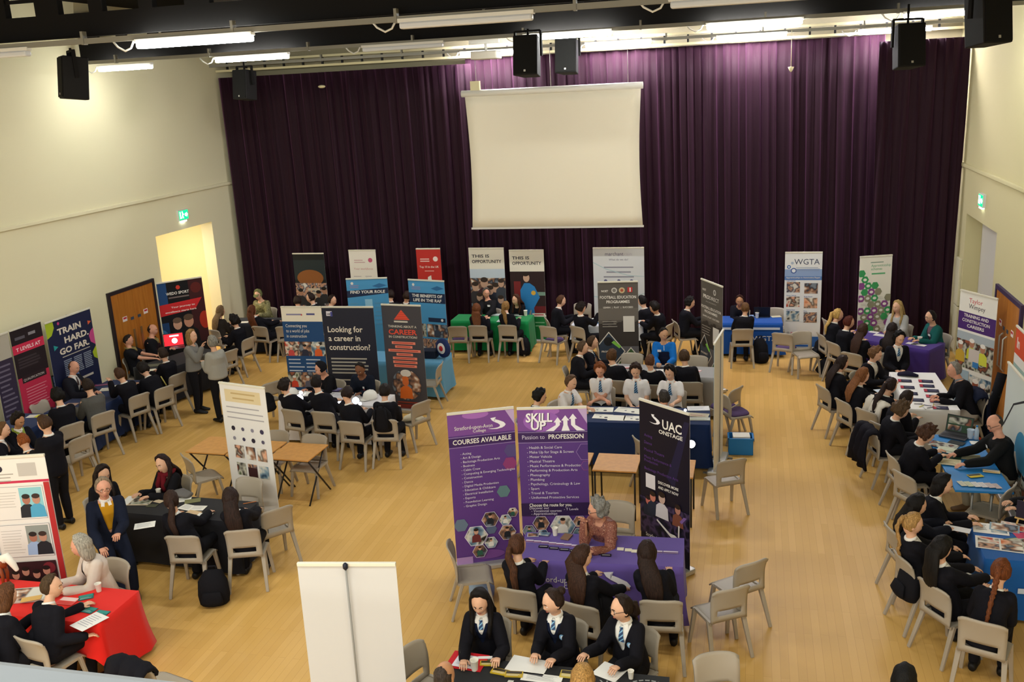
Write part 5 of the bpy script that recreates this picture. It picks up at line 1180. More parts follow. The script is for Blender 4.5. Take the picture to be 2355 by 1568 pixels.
# ---- bottom black table
person('girl with long black hair writing at the bottom table', (1104, 1383), 183, hz=1.20, hair=('longfront', '#16110f', .5), fem=True, look=(0, -24), jumper='#141b30', hand_r=(.1, .42, .8), hand_l=(-.2, .36, .8))
person('girl with hair tied back, middle of the bottom table', (1272, 1383), 170, hz=1.20, hair=('bun', '#2e1f18'), fem=True, look=(-42, -18), jumper='#141b30', crest=True)
person('girl with glasses and long curly dark hair at the bottom table', (1430, 1398), 160, hz=1.20, hair=('ponytail', '#241812', .6), fem=True, look=(-38, -10), glasses=True, crest=True, hand_r=(.24, .34, .8))
person('balding man seen from behind at the bottom edge', (1022, 1556), 350, hz=1.20, hair=('bald', '#3a302a'), top=J('#1e222e', name='jacket'), s=1.02, face=False, look=(0, -12), skin='tan')
person('blonde person seen from behind at the bottom edge', (1340, 1566), 0, hz=1.18, hair=('bob', '#a98048'), top=J('#2a2a30'), fem=True, face=False, look=(0, -14))
# ---- navy table
ST = dict(col='#e4dedc', name='shirt', short=True, g=.016, collar=True, collarcol='#efeae6', low=-.04)
person('boy with thick black hair left of the white-shirted row', (1241, 912), 285, hz=1.2, hair=('mop', '#15110f'), look=(0, -26), tie=False)
person('white-shirted boy with brown hair turned towards the table, left end', (1313, 880), 240, hz=1.2, hair=('short', '#5c4430'), top=ST, tie=True, look=(0, -22))
person('white-shirted boy with ginger hair and folded arms', (1380, 851), 182, hz=1.22, hair=('mop', '#7a4424'), top=ST, tie=True, look=(0, -28), arms='cross', skin='rosy')
person('white-shirted boy with dark brown fringe, third in the row', (1462, 853), 180, hz=1.22, hair=('mop', '#33231b'), top=ST, tie=True, look=(4, -26), arms='lap')
person('white-shirted boy with black fringe at the right end of the row', (1541, 857), 174, hz=1.22, hair=('mop', '#14100f'), top=ST, tie=True, look=(-12, -24))
person('man with short greying hair behind the near-black stage banner', (1527, 911), 5, hz=1.25, hair=('crop', '#3a3430'), top=J('#17161a'), s=1.02, face=False, look=(20, -10), skin='rosy')
# ---- grey table
person('closer of two profile students left of the grey table', (1341, 797), 275, hz=1.22, hair=('short', '#54402e'), look=(0, -14), tie=False)
person('farther of two profile students left of the grey table', (1364, 783), 272, hz=1.24, hair=('short', '#4a3626'), look=(0, -12))
person('student with brown hair seen from behind at the grey table, left', (1407, 818), 352, chair=(1416, 877), hair=('short', '#54381f'), face=False, look=(-15, -12))
person('student with cropped hair seen from behind, middle of the grey table', (1495, 832), 0, chair=(1502, 887), hair=('crop', '#5a3a28'), face=False, look=(-20, -14))
person('student with brown hair seen from behind at the grey table, right', (1572, 812), 4, chair=(1587, 881), hair=('short', '#44301f'), face=False, look=(10, -14))
person('man in a bright blue sports top at the grey table', (1526, 768), 180, hz=1.27, hair=('crop', '#1a1512'), top=J('#1766b4', name='sports_top', g=.02), s=1.03, skin='olive', look=(28, -24), hand_r=(.08, .40, .80), hand_l=(-.12, .4, .8),
       extra=both(patch('name_badge', '#e8e6e4', .76, .075, .034, .022), lambda i: MB().add([i['front'](t, .026)+i['r']*s*w-i['LO'] for t, w in ((.72, .10), (.5, .12), (.22, .13)) for s in (-1, 1)], [(0, 1, 3, 2), (2, 3, 5, 4)], mat('#161d38', .7)).obj('chest_panel', i['bo']), patch('zip', '#e8e6e4', .86, -.01, .006, .05)))
# ---- green table
person('grey-haired man in black jumper behind the green table', (1118, 673), 172, hz=1.28, hair=('short', '#5c5650'), top=J('#1a191b'), s=1.0, skin='rosy', look=(35, -14), extra=patch('name_badge', '#e6e4e2', .72, -.07), dist_push=0)
person('woman with long brown hair behind the green table', (1187, 690), 165, hz=1.06, hair=('longfront', '#4a2a1c', .5), top=J('#151417'), fem=True, look=(-20, -10), arms='clasp')
person('student with very long auburn hair at the green table', (1096, 712), 0, chair=(1096, 750), hair=('long', '#6a3c1e', .95), fem=True, face=False, look=(0, -8))
person('student with blonde ponytail seen from behind at the green table', (1163, 706), 356, chair=(1164, 749), hair=('ponytail', '#8a6638', .45), fem=True, face=False, look=(-10, -12))
# ---- white and blue table by the tall grey banner
person('brown-haired boy sitting sideways right of the green table', (1291, 690), 290, chair=None, hz=1.2, hair=('short', '#523420'), look=(0, -18), tie=False)
person('dark-haired boy with face on hand near the tall grey banner', (1336, 709), 325, chair=(1322, 752), hair=('mop', '#231915'), look=(-20, -24), tie=False, hand_r=(.12, .3, 1.0))
person('dark-clothed person mostly hidden behind the football banner', (1476, 688), 60, hz=1.22, hair=('short', '#171311'), face=False, look=(0, -20))
person('dark-haired boy facing the tall grey banner', (1505, 708), 70, chair=(1546, 745), hair=('mop', '#1c1512'), tie=False, look=(0, -24))
person('black-haired boy with white collar leaning towards the sideways football banner', (1588, 690), 290, hz=1.24, hair=('mop', '#17120f'), look=(-10, -18), tie=False, hand_r=(.1, .44, .78))
# ---- royal blue table
person('person with clasped hands behind the royal blue table', (1701, 692), 178, hz=1.08, hair=('short', '#3a211a'), top=J('#191820'), skin='tan', look=(0, -14), arms='clasp')
person('student with brown hair seen from behind at the royal blue table', (1715, 702), 6, chair=(1709, 758), hair=('crop', '#6a4a2c'), face=False, look=(0, -10))
# ---- deep purple table
person('blonde woman in a pale grey hoodie behind the deep purple table', (2064, 706), 152, hz=1.24, hair=('longfront', '#b0925c', .6), top=J('#a8a6a2', name='hoodie', g=.028), fem=True, s=1.0, look=(-15, -8), legs='#2a2a30')
person('woman with dark tied hair in a teal cardigan', (2140, 729), 118, hz=1.2, hair=('tied', '#221a18'), top=dict(col='#1d5a56', name='cardigan', open=True, inner='#6a5058', vw=.06, vd=.35, collar=False), fem=True, s=1.0, look=(-5, -8), glasses=True, extra=patch('name_badge', '#eceae6', .7, -.05))
person('student with blonde ponytail smiling at the deep purple table', (1929, 717), 288, hz=1.24, hair=('ponytail', '#c09a58', .4, .05), fem=True, look=(-8, -8), tie=False)
person('student with auburn hair tied back at the deep purple table', (1953, 738), 300, hz=1.2, hair=('tied', '#54241a'), fem=True, look=(-12, -14), tie=False)
person('student with long brown hair at the deep purple table', (1985, 757), 322, hz=1.2, hair=('long', '#3c261c', .75), fem=True, face=False, look=(0, -14))
person('student with dark hair hidden behind the boy with the striped tie', (2052, 755), 335, hz=1.2, hair=('long', '#251a17', .5), fem=True, face=False, look=(0, -14))
person('boy with black fringe and striped tie facing the viewer', (2068, 778), 190, hz=1.2, hair=('mop', '#131010'), look=(10, -20), arms='lap')
person('boy with light brown fringe bending towards the white table', (2013, 815), 225, hz=1.2, hair=('mop', '#6a4a30'), look=(20, -24), tie=False)
person('student with long dark hair beside the boy with light brown fringe', (1938, 832), 295, hz=1.2, chair=None, hair=('long', '#2a1c18', .6), fem=True, look=(0, -18), tie=False, face=False)
person('student with light brown hair holding a sheet at the white table', (1985, 861), 298, hz=1.2, chair=None, hair=('long', '#7c4e2c', .55), fem=True, look=(-5, -18), face=False, hand_r=(.06, .46, .82))
person('student with dark ponytail bent over the white table', (2049, 886), 310, hz=1.12, lean0=30, hair=('ponytail', '#2a1c1a', .5), fem=True, look=(0, -24), face=False)
person('student with short dark hair between the ponytail and the curly boy', (2085, 917), 305, hz=1.12, lean0=28, hair=('short', '#2a1e18'), look=(0, -26), face=False)
person('curly brown-haired boy with white collar looking at a phone', (2072, 944), 285, chair=(1996, 988), lean0=25, hair=('curly', '#54402c'), look=(0, -30), arms='phone', tie=False)
person('grey-haired man in pale trousers at the white table', (2193, 848), 95, hz=1.27, lean0=24, hair=('short', '#8a857c'), top=dict(col='#16151a', open=False, name='jumper', collar=True, collarcol='#8a8c92'), s=1.03, skin='rosy', look=(8, -10), legs='#b4aca2', tie=False)
# ---- blue-topped table
person('curly-haired boy bent low over the blue-topped table', (2130, 1000), 283, chair=(2042, 1046), lean0=40, hair=('curly', '#4a3022'), look=(0, -40), tie=False)
person('bald man with glasses in black at the blue-topped table', (2288, 974), 98, hz=1.27, hair=('bald', '#3c3630'), top=J('#161616'), s=1.04, skin='rosy', look=(15, -26), glasses=True, legs='#b0a690', shoe='#7a5c40', hand_r=(.16, .50, .80), hand_l=(-.20, .50, .80), extra=patch('name_badge', '#eceae6', .72, .07))
# ---- blue-clothed table, lower right
person('black-haired girl in profile beside the blue-topped table', (2168, 1114), 262, hz=1.2, hair=('bob', '#14100f'), fem=True, look=(0, -22), tie=False, hand_r=(.05, .4, .78))
person('student with long black hair and navy coat behind the blonde plait', (2108, 1163), 285, chair=(2040, 1213), hair=('long', '#14100f', .7), top=J('#181a26', name='coat', g=.022), fem=True, look=(0, -18), face=False)
person('student with a long blonde plait seen in profile', (2098, 1205), 288, chair=(2064, 1278), hair=('braid', '#a8814c', .6, .05), fem=True, look=(-10, -22), tie=False)
person('student with black hair falling forward, bent over the blue cloth', (2164, 1262), 303, chair=(2137, 1346), lean0=16, hair=('long', '#15110f', .65), fem=True, look=(0, -30), face=False)
person('student with a ginger plait seen from behind, lower right', (2303, 1310), 338, chair=(2258, 1434), hair=('braid', '#6c3a1e', .62, .06), fem=True, face=False, look=(-5, -20))
person('black-haired person cut off by the bottom edge at the right', (2080, 1566), 330, hz=1.2, hair=('long', '#12100f', .5), fem=True, face=False, look=(0, -10))
person('person with white sleeve stripes at the right edge', (2395, 1082), 100, hz=1.22, hair=('short', '#2a221c'), top=J('#1a1a1e', name='striped_top'), face=False, look=(0, -10), extra=lambda i: [MB().tube([i['SL']+i['u1']*.0-i['r']*(.055-.02*k)-i['LO']+i['f']*.03*(k-1), i['SL']-i['u1']*.2-i['r']*(.065-.02*k)-i['LO']+i['f']*.03*(k-1)], .011, mat('#e8e8ec', .6), 6).obj('sleeve_stripe', i['bo']) for k in range(3)])
# ---- left wall
person('balding man with a neckerchief gesturing by the left door', (351, 757), 285, hz=1.27, hair=('bald', '#2c2420'), top=J('#17161a', name='shirt'), s=1.02, skin='rosy', look=(-5, -12), arms='clasp', extra=neckerchief('#8a7a4a'))
person('young man with bare forearms by the left door', (291, 780), 290, hz=1.2, hair=('crop', '#2a221c'), top=dict(col='#17171c', name='polo', short=True, collar=False), look=(0, -22), skin='rosy', extra=neckerchief('#8a7a4a'))
person('student resting a cheek on a hand by the left wall', (275, 862), 70, hz=1.12, chair=None, lean0=30, hair=('short', '#4a3222'), look=(10, -24), face=False, hand_l=(-.12, .38, 1.0))
person('student in a dark coat facing the balding man', (372, 807), 75, chair=(413, 860), hair=('short', '#33251d'), look=(0, -14), face=False)
person('student in a black top with yellow sleeve stripe, head down', (330, 850), 70, hz=1.08, chair=None, lean0=36, hair=('mop', '#1d1714'), look=(0, -34), face=False, extra=lambda i: MB().tube([i['SR']+i['r']*.056-i['LO'], i['SR']+i['r']*.062-i['u1']*.2-i['LO']], .012, mat('#b8a858', .6), 6).obj('sleeve_stripe', i['bo']))
person('bald man in a suit behind the laptop at the left wall', (170, 845), 268, hz=1.27, hair=('bald', '#5a4030'), top=dict(col='#1b1b22', open=True, inner='#e2ded8', collar=True), s=1.02, skin='rosy', look=(0, -18), tie=True, tiecol=('#3a2a28', '#5a4038'))
person('student in a grey jacket seen from behind at the left wall', (201, 884), 66, s=1.03, chair=(240, 950), hair=('short', '#2c2019'), top=J('#55534f', name='jacket', g=.02), face=False, look=(0, -18))
person('black-haired student with white collar facing the laptop', (130, 902), 66, s=1.03, chair=(168, 976), hair=('mop', '#15110f'), face=False, look=(0, -16))
person('dark-haired boy with a lanyard at the yellow papers', (42, 967), 250, hz=1.2, hair=('mop', '#1f1714'), skin='tan', look=(10, -26), tie=False, extra=neckerchief('#8a9a3a'))
person('light-brown-haired boy cut by the left edge', (6, 990), 300, hz=1.2, hair=('short', '#6a4a2c'), look=(0, -16), tie=False)
person('student with ginger hair bent over, seen from above', (54, 1015), 60, hz=1.1, lean0=34, hair=('crop', '#8a4a20'), look=(0, -34), face=False)
person('student in a dark blazer standing behind the white framed-photo banner', (103, 975), 78, pose='stand', hair=('short', '#46301f'), look=(10, -24), arms='phone', tie=False, s=1.0)
# ---- back left corner
person('soldier in camouflage leaning over a table by the dark curtain', (594, 678), 176, hz=1.24, lean0=20, hair=('cap', '#6e7048'), top=J('camo', name='combat_jacket', g=.024), s=1.05, legs='#4c4a34', look=(5, -20))
person('woman with long fair hair seen from behind near the bright alcove', (508, 711), 345, hz=1.22, hair=('long', '#6a5238', .8), top=J('#2a2420'), fem=True, face=False, look=(0, -6))
person('student with very long red-brown hair in front of the soldier', (578, 712), 350, chair=(592, 752), hair=('long', '#5c3018', .95), fem=True, face=False, look=(0, -6))
person('boy with curly dark hair sitting sideways near the bright alcove', (537, 734), 80, hz=1.22, hair=('curly', '#1c1512'), look=(0, -16), tie=False, chair=None)
person('woman in grey cardigan and black trousers standing, touching her face', (441, 774), 275, pose='stand', hz=1.50, hair=('bob', '#9a7648'), top=J('#7d7a74', name='cardigan', g=.02), fem=True, s=.98, look=(-10, -4), hand_r=(.08, .26, 1.30), hand_l=(-.1, .26, 1.1), tie=False)
person('short-haired woman in a pale grey jacket standing with her back turned', (488, 788), 62, pose='stand', hz=1.50, hair=('short', '#8a8478'), top=J('#a09c92', name='jacket', g=.024), fem=True, s=.98, face=False, look=(10, -2), hand_l=(-.1, .28, 1.1), hand_r=(.1, .26, 1.05))
# ---- behind the sky-blue banners
person('woman in profile in front of the black banner with orange glow', (712, 678), 95, hz=1.25, hair=('tied', '#2c1e18'), top=J('#17161a'), fem=True, look=(0, -12), extra=neckerchief('#d8d4cc'))
person('dark-haired boy right of the black banner', (764, 691), 265, hz=1.2, hair=('short', '#2a1c16'), look=(0, -14), tie=False)
person('dim person at the dark curtain left of the woman in profile', (684, 690), 20, hz=1.2, hair=('short', '#2c1f18'), face=False)
person('dim person between the two sky-blue banners', (899, 676), 10, hz=1.2, hair=('short', '#2a1c18'), face=False)
person('dim person in dark clothes close to the right sky-blue banner', (936, 682), 350, hz=1.12, hair=('short', '#33221a'), face=False)
# ---- construction stand
person('man in a black beanie at the construction stand', (738, 848), 150, hz=1.13, lean0=14, hair=('beanie', '#17161a'), top=J('#17161a'), s=1.0, skin='rosy', look=(-15, -22))
person('man in a navy sweatshirt facing the students at the construction stand', (828, 849), 180, hz=1.14, lean0=14, hair=('crop', '#17120f'), top=J('#151a26', name='sweatshirt', g=.022), s=1.03, skin='brown', look=(0, -28), extra=both(patch('badge', '#e6e4e2', .72, -.05, .016, .024), patch('emblem', '#8a3a3a', .6, -.05, .016, .016)))
person('student with round dark haircut, left end of the construction stand', (652, 881), 348, chair=(665, 944), hair=('mop', '#241a16'), face=False, look=(-15, -14))
person('student second from the left at the construction stand', (727, 877), 355, s=1.03, chair=(737, 949), hair=('short', '#1d1613'), face=False, look=(0, -10))
person('student with head bowed between two bright spots at the construction stand', (798, 906), 356, chair=(800, 971), hair=('short', '#271b17'), face=False, look=(0, -36))
person('student wearing a backpack at the right end of the construction stand', (884, 894), 6, chair=(880, 967), hair=('short', '#211815'), face=False, look=(0, -12))

# ---- empty chairs
for px, py, h, lab, pad in [
    (641, 990, 178, 'empty grey chair behind the desks, facing away from the construction students', False), (727, 999, 176, 'empty grey chair behind the clear wooden desk', False),
    (974, 925, 62, 'empty grey chair with a cream cloth on it beside the charcoal banner', False), (1018, 836, 95, 'empty grey chair in front of the light blue cloth', False), (1050, 752, 5, 'grey chair just left of the green table, purple seat', True),
    (1256, 752, 340, 'empty grey chair with purple seat right of the green table', True), (1341, 697, 178, 'empty grey chair behind the white table by the tall grey banner', False), (1455, 812, 178, 'empty grey chair left of the man in bright blue', False), (1602, 818, 178, 'empty grey chair right of the man in bright blue', False),
    (1797, 768, 340, 'empty grey chair with purple seat in front of the royal blue table', True), (1701, 893, 62, 'empty purple-seated chair turned away beside the edge-on banner', True), (1655, 905, 300, 'empty grey chair touching the edge-on banner', True), (1688, 1060, 28, 'empty grey chair near the blue crate', False),
    (1737, 1296, 40, 'farther of two empty grey chairs right of the purple table', False), (1688, 1357, 32, 'closer of two empty grey chairs right of the purple table', False), (1642, 1500, 200, 'empty grey chair near the bottom edge, backrest towards the table', False), (1026, 1255, 290, 'empty grey chair at the left of the purple courses banner', False),
    (1424, 1152, 175, 'grey chair behind the woman in the spotted blouse', False), (1460, 1010, 300, 'empty grey chair under the navy table edge', False), (418, 1050, 320, 'empty grey chair left of the row of desks', False), (578, 1098, 175, 'empty grey chair against the white photo banner', False), (640, 1172, 50, 'empty grey chair at the right end of the black table', False),
    (190, 1005, 75, 'empty grey chair behind the standing student', False), (82, 925, 268, 'empty grey chair between the crimson banner and the yellow papers', True), (277, 1285, 165, 'grey chair of the woman in the cream cardigan', False), (930, 1488, 250, 'empty grey chair partly behind the blank white banner', False),
    (1893, 735, 285, 'grey chair behind the student with the blonde ponytail', False), (1840, 762, 200, 'small grey chair in front of the six-photo banner foot', False), (2170, 712, 60, 'grey chair against the curtain behind the teal cardigan', False), (1784, 708, 175, 'grey chair behind the royal blue table', False),
    (2070, 1090, 302, 'empty grey chair behind the black-haired girl in profile', False), (2335, 1120, 60, 'grey chair at the right end of the blue-topped table', False), (652, 752, 10, 'empty grey chair right of the red-brown-haired student', False), (534, 806, 75, 'grey chair behind the short-haired woman', False), (628, 880, 60, 'grey chair holding a black bag left of the construction stand', False),
]: chair_px(px, py, h, lab, pad)
# ================================================================== THINGS ON TABLES AND FLOOR
_lift = {}
def zz(px, py):
    k = (int(px/60), int(py/60)); _lift[k] = _lift.get(k, 0)+1; return .0012*_lift[k]
def sheet(px, py, rz, w, d, col, label, art=None, z=.745, th=.0025, name='paper_sheet', cat='paper', group=None):
    p = at_z(px, py, z); lift = zz(px, py); mb = MB(); mb.box(-w/2, -d/2, 0, w/2, d/2, th, mat(col, .6, spec=.2) if isinstance(col, str) else col)
    if art: art(Art(mb, lambda u, v, q: (u-w/2, v-d/2, th+q)), w, d)
    o = mb.obj(name, None, (p[0], p[1], z+lift), math.radians(rz)); return tag(o, label, cat, group)
def lines(A, w, d): A.bars(w*.12, w*.88, d*.85, 7, d*.1, d*.025, '#9a98a0')
def pic(k, m=.06):
    return lambda A, w, d: A.rect(w*m, d*m, w*(1-m), d*(1-m), PH[k])
def four(A, w, d):
    for i in range(2):
        for j in range(2): A.rect(w*(.05+.47*i), d*(.06+.46*j), w*(.48+.47*i), d*(.48+.46*j), PH[(i+2*j) % 5])
def leaf(c1, c2):
    return lambda A, w, d: (A.rect(w*.06, d*.5, w*.94, d*.94, c1), A.bars(w*.1, w*.9, d*.42, 3, d*.12, d*.05, c2))
def cup(px, py, label, z=.745, s=1.0, col='#ece6da'):
    p = at_z(px, py, z); mb = MB(); m = mat(col, .5); r = .034*s; h = .095*s
    mb.lathe([(r*.72, 0), (r*.74, .004), (r, h), (r*1.07, h+.003), (r*1.03, h-.004), (r*.93, h-.012), (r*.70, .012), (.001, .010)], m, 18); o = mb.obj('paper_cup', None, (p[0], p[1], z+.001)); return tag(o, label, 'cup')
def laptop(px, py, h, label, screen, z=.745, scale=1.0, ang=105):
    p = at_z(px, py, z); t = thing('laptop', label, 'laptop', (p[0], p[1], z+.001), math.radians(h)); s = scale
    MB().box(-.17*s, -.12*s, 0, .17*s, .12*s, .016, mat('#4a4a4e', .4, metal=.3)).box(-.15*s, -.02*s, .016, .15*s, .09*s, .018, mat('#1c1c20', .6)).obj('keyboard_base', t, bevel=.004)
    M = Matrix.Translation((0, -.12*s, .012)) @ Matrix.Rotation(math.radians(ang-90), 4, 'X'); mb = MB(); mb.box(-.17*s, -.008, 0, .17*s, 0, .23*s, mat('#1a1a1e', .4), M); mb.obj('lid', t)
    mb = MB(); A = Art(mb, lambda u, v, q: tuple(M @ Vector((.16*s-u, .001+q, .012+v)))); screen(A, .32*s, .205*s); mb.obj('screen', t); return t
def bag(px, py, label, w=.32, d=.2, h=.42, z=0, rz=0, col='#17161a', name='backpack', cat='bag', lean=.08):
    p = at_z(px, py, z+h*.5); t = thing(name, label, cat, (p[0], p[1], z), math.radians(rz)); m = cloth_mat(col)
    vs, fs = loft([V(0, 0, .03), V(0, .01, h*.3), V(0, lean*.4, h*.7), V(0, lean, h*.93)], [w*.48, w*.52, w*.48, w*.30], [d*.48, d*.55, d*.48, d*.26], V(1, 0, 0), 16, .35); MB().add(vs, fs, m, True).obj('bag_body', t)
    vs, fs = loft([V(0, -d*.5, .06), V(0, -d*.58, h*.25), V(0, -d*.45, h*.48)], [w*.34, w*.37, w*.3], [.03, .04, .025], V(1, 0, 0), 12, .4); MB().add(vs, fs, m, True).obj('front_pocket', t)
    MB().tube([(-.05, lean, h*.96), (-.04, lean, h*1.08), (.04, lean, h*1.08), (.05, lean, h*.96)], .012, m, 7).obj('handle', t)
    for sx in (-1, 1): MB().tube([(sx*w*.25, lean+d*.2, h*.9), (sx*w*.32, d*.62, h*.55), (sx*w*.34, d*.5, .08)], .016, m, 7).obj('strap', t)
    return t
def coat(px, py, h, label, col='#15141a', z=.84, drop=.62, name='coat', fur=False):
    """a coat hung over a chair back"""
    p = at_z(px, py, z-.02); t_ = math.radians(h); x, y = p[0], p[1]; m = cloth_mat(col); mb = MB(); R = random.Random(int(px)); n = 22
    prof = [(.06, -.05), (.07, -.02), (.04, .02), (-.02, .035), (-.075, .01), (-.09, -.06), (-.11, -.3*drop), (-.13, -.65*drop), (-.12, -drop)]; vs = []; fs = []
    for i, (yy, dz) in enumerate(prof):
        for j in range(n):
            u = j/(n-1)*2-1; wv = .018*math.sin(u*9+i*.7)+.01*math.sin(u*17+i); vs.append((u*(.245+.02*i/8), yy+wv*(i/4), z+dz-.05*abs(u)**3))
    for i in range(len(prof)-1):
        for j in range(n-1): a = i*n+j; fs.append((a, a+1, a+n+1, a+n))
    mb.add(vs, fs, m, True); o = mb.obj(name, None, (x, y, 0), t_); s = o.modifiers.new('cloth', 'SOLIDIFY'); s.thickness = .03; tag(o, label, 'coat')
    return o
def helmet(px, py, label, col='#eae6de', z=.745, rz=0):
    p = at_z(px, py, z+.06); t = thing('hard_hat', label, 'helmet', (p[0], p[1], z+.001), math.radians(rz)); m = mat(col, .35)
    mb = MB(); mb.lathe([(.125, .0), (.128, .03), (.12, .075), (.095, .115), (.055, .138), (.01, .146)], m, 24); mb.obj('shell', t)
    vs, fs = loft([V(0, .10, .012), V(0, .15, .010), V(0, .185, .006)], [.10, .085, .045], [.006, .006, .005], V(1, 0, 0), 14, .5); MB().add(vs, fs, m, True).obj('peak', t)
    MB().tube([(0, -.12, .05), (0, -.075, .125), (0, 0, .15), (0, .075, .125), (0, .12, .05)], .010, m, 7).obj('ridge', t); return t
M_GLOW = mat('#eef0ff', .4, emis=9.0)
def glow_disc(px, py, z, label, r=.035, y=None):  # glowing disc set at each bright white spot
    p = at_z(px, py, z) if y is None else at_y(px, py, y); t = thing('bright_spot', label, 'light', p)
    q = V(*(EYE-p)); a = math.degrees(math.atan2(-q[0], q[1])); t.rotation_euler = (math.radians(18), 0, math.radians(a))
    mb = MB(); M = Matrix.Rotation(-PI/2, 4, 'X'); b = MB().lathe([(r*.7, -.05), (r, -.02), (r*1.05, .0), (r*.95, .004)], mat('#2a2a2e', .5), 16); b.v = [tuple(M @ Vector(v)) for v in b.v]; b.obj('spot_body', t)
    b = MB().lathe([(r*.92, .002), (r*.8, .010), (r*.3, .014), (.001, .015)], M_GLOW, 16); b.v = [tuple(M @ Vector(v)) for v in b.v]; b.obj('spot_face', t); return t

# ---- black table with the leaflets
sheet(318, 1151, 8, .42, .30, '#cdb89a', 'brown printed broadsheet lying open on the black table', lambda A, w, d: (A.rect(w*.02, d*.05, w*.3, d*.95, '#e6e2da'), A.rect(w*.33, d*.08, w*.97, d*.92, PH[5])), name='newspaper', cat='newspaper')
cup(366, 1140, 'white paper cup on the black table near the burgundy scarf')
cup(357, 1146, 'small red and white cup on the black table', s=.6, col='#c84a3c')
for a in [(372, 1143, 10, .07, .06, '#e2d82e', 'yellow sticky pad on the black table'), (365, 1153, -15, .13, .08, '#d9c4a4', 'tan leaflet beside the yellow sticky pad'), (350, 1163, 5, .14, .09, '#4a4a38', 'dark olive leaflet at the middle of the black table'),
          (421, 1149, 25, .21, .15, '#e8e4d8', 'white paper behind the student with the brown ponytail'), (443, 1152, 30, .20, .13, '#7c7a50', 'olive green leaflet on the black table'), (430, 1167, -12, .2, .15, '#e8e4d8', 'white sheet with print, second row on the black table'),
          (455, 1169, 5, .2, .14, '#ebe6da', 'white sheet right of the brown ponytail'), (446, 1179, -10, .2, .09, '#d2b48c', 'tan strip leaflet at the table edge'), (469, 1187, 6, .19, .15, '#f0ece2', 'bright white sheet hanging over the front edge of the black table')]: sheet(*a[:6], a[6], lines if a[5][1] == 'e' else None)
p = at_z(414, 1139, .76); mb = MB(); vs, fs = loft([V(-.15, 0, .03), V(0, .02, .05), V(.15, -.01, .03)], [.08, .1, .07], [.03, .045, .03], V(0, 1, 0), 12, .6); mb.add(vs, fs, cloth_mat('#6e6a68'), True); tag(mb.obj('knitted_hat', None, (p[0], p[1], .745)), 'grey woollen hat on the black table in front of the burgundy scarf', 'hat')
p = at_z(574, 1157, .745); tag(MB().tube([(-.07, -.04, .006), (.07, .05, .006)], .005, mat('#c8763a', .5), 7).obj('pencil', None, (p[0], p[1], .745)), 'orange pencil at the far corner of the black table', 'pencil')
sheet(333, 1208, 30, .24, .17, '#ece8de', 'white pages held by the student with the brown ponytail', lines, z=.86)
bag(490, 1352, 'black backpack standing on the floor below the black table', .36, .24, .42, rz=20)
# ---- red table
cup(228, 1360, 'white paper cup on the red table')
for i, (px, py, rz, lab) in enumerate([(198, 1373, 35, 'teal postcard lying alone on the red table'), (187, 1393, -10, 'teal postcard at the left of the overlapping group'), (205, 1403, -8, 'teal postcard in the middle of the overlapping group'), (233, 1411, -4, 'teal postcard nearest the corner of the red table')]):
    sheet(px, py, rz, .15, .11, '#1f6a66', lab, leaf('#2f8a80', '#9cc4ba'), name='postcard', cat='postcard')
sheet(206, 1430, -20, .22, .30, '#e4e0da', 'white document at the front edge of the red table', lines)
sheet(64, 1370, 18, .46, .30, '#b9b4a8', 'grey open book on the red table behind the cropped brown hair', lambda A, w, d: (A.rect(w*.04, d*.06, w*.49, d*.94, PH[1]), A.rect(w*.52, d*.06, w*.96, d*.94, '#d0ccc0'), A.rect(w*.5, 0, w*.505, d, '#77736a')), th=.02, name='open_book', cat='book')
sheet(72, 1377, 30, .2, .1, '#d2a860', 'tan slip lying on the open book', z=.768)
sheet(155, 1382, 0, .22, .15, '#d8504c', 'red and white leaflet by the cropped brown hair', leaf('#e4c4c0', '#c83a34'))
# model horse
p = at_z(14, 1347, .745); t = thing('model_horse', 'brown and white model horse at the left end of the red table', 'ornament', (p[0]-.12, min(p[1], 7.82), .746), .1); b = mat('#8a3f1c', .45); wv = mat('#e9e2d4', .45)
vs, fs = loft([V(-.17, 0, .27), V(0, 0, .26), V(.13, 0, .28)], [.062, .055, .062], [.07, .06, .07], V(0, 1, 0), 12); MB().add(vs, fs, b, True).obj('body', t)
vs, fs = loft([V(.12, 0, .30), V(.19, 0, .34), V(.24, 0, .27), V(.28, 0, .19)], [.05, .042, .035, .022], [.06, .055, .04, .024], V(0, 1, 0), 12); MB().add(vs, fs, wv, True).obj('head', t)
for x in (-.16, .11):
    for y in (-.04, .04): MB().tube([(x, y, .24), (x+.015, y, .13), (x, y, 0)], .022, b, 8, True, .014).obj('leg', t)
MB().tube([(-.2, 0, .30), (-.25, 0, .24), (-.25, 0, .12)], .02, wv, 8, True, .008).obj('tail', t)
chair_px(300, 1534, 345, 'grey chair hidden by a black coat at the lower left', False); coat(300, 1530, 345, 'black coat draped over a chair in front of the red table', drop=.5)
# ---- purple table
cup(1277, 1231, 'white paper cup on the purple table left of the spotted blouse')
for i in range(10):
    px = 1218+i*17.5; py = 1244+i*1.9
    sheet(px, py, 3, .085, .055, '#e2d8e4', '%s card from the left in the back row on the purple cloth' % ['first', 'second', 'third', 'fourth', 'fifth', 'sixth', 'seventh', 'eighth', 'ninth', 'tenth'][i], lambda A, w, d: A.rect(0, 0, w, d*.45, '#7a3a78'), name='info_card', cat='card', group='small cards in a row on the purple cloth')
for i in range(7):
    px = 1250+i*24; py = 1258+i*3.2
    sheet(px, py, 3, .11, .05, '#1e1a26', '%s black pen sleeve from the left on the purple cloth' % ['first', 'second', 'third', 'fourth', 'fifth', 'sixth', 'seventh'][i], lambda A, w, d: A.rect(w*.1, d*.3, w*.9, d*.5, '#d8d4dc'), th=.008, name='pen_sleeve', cat='pen', group='black pen sleeves in a row on the purple cloth')
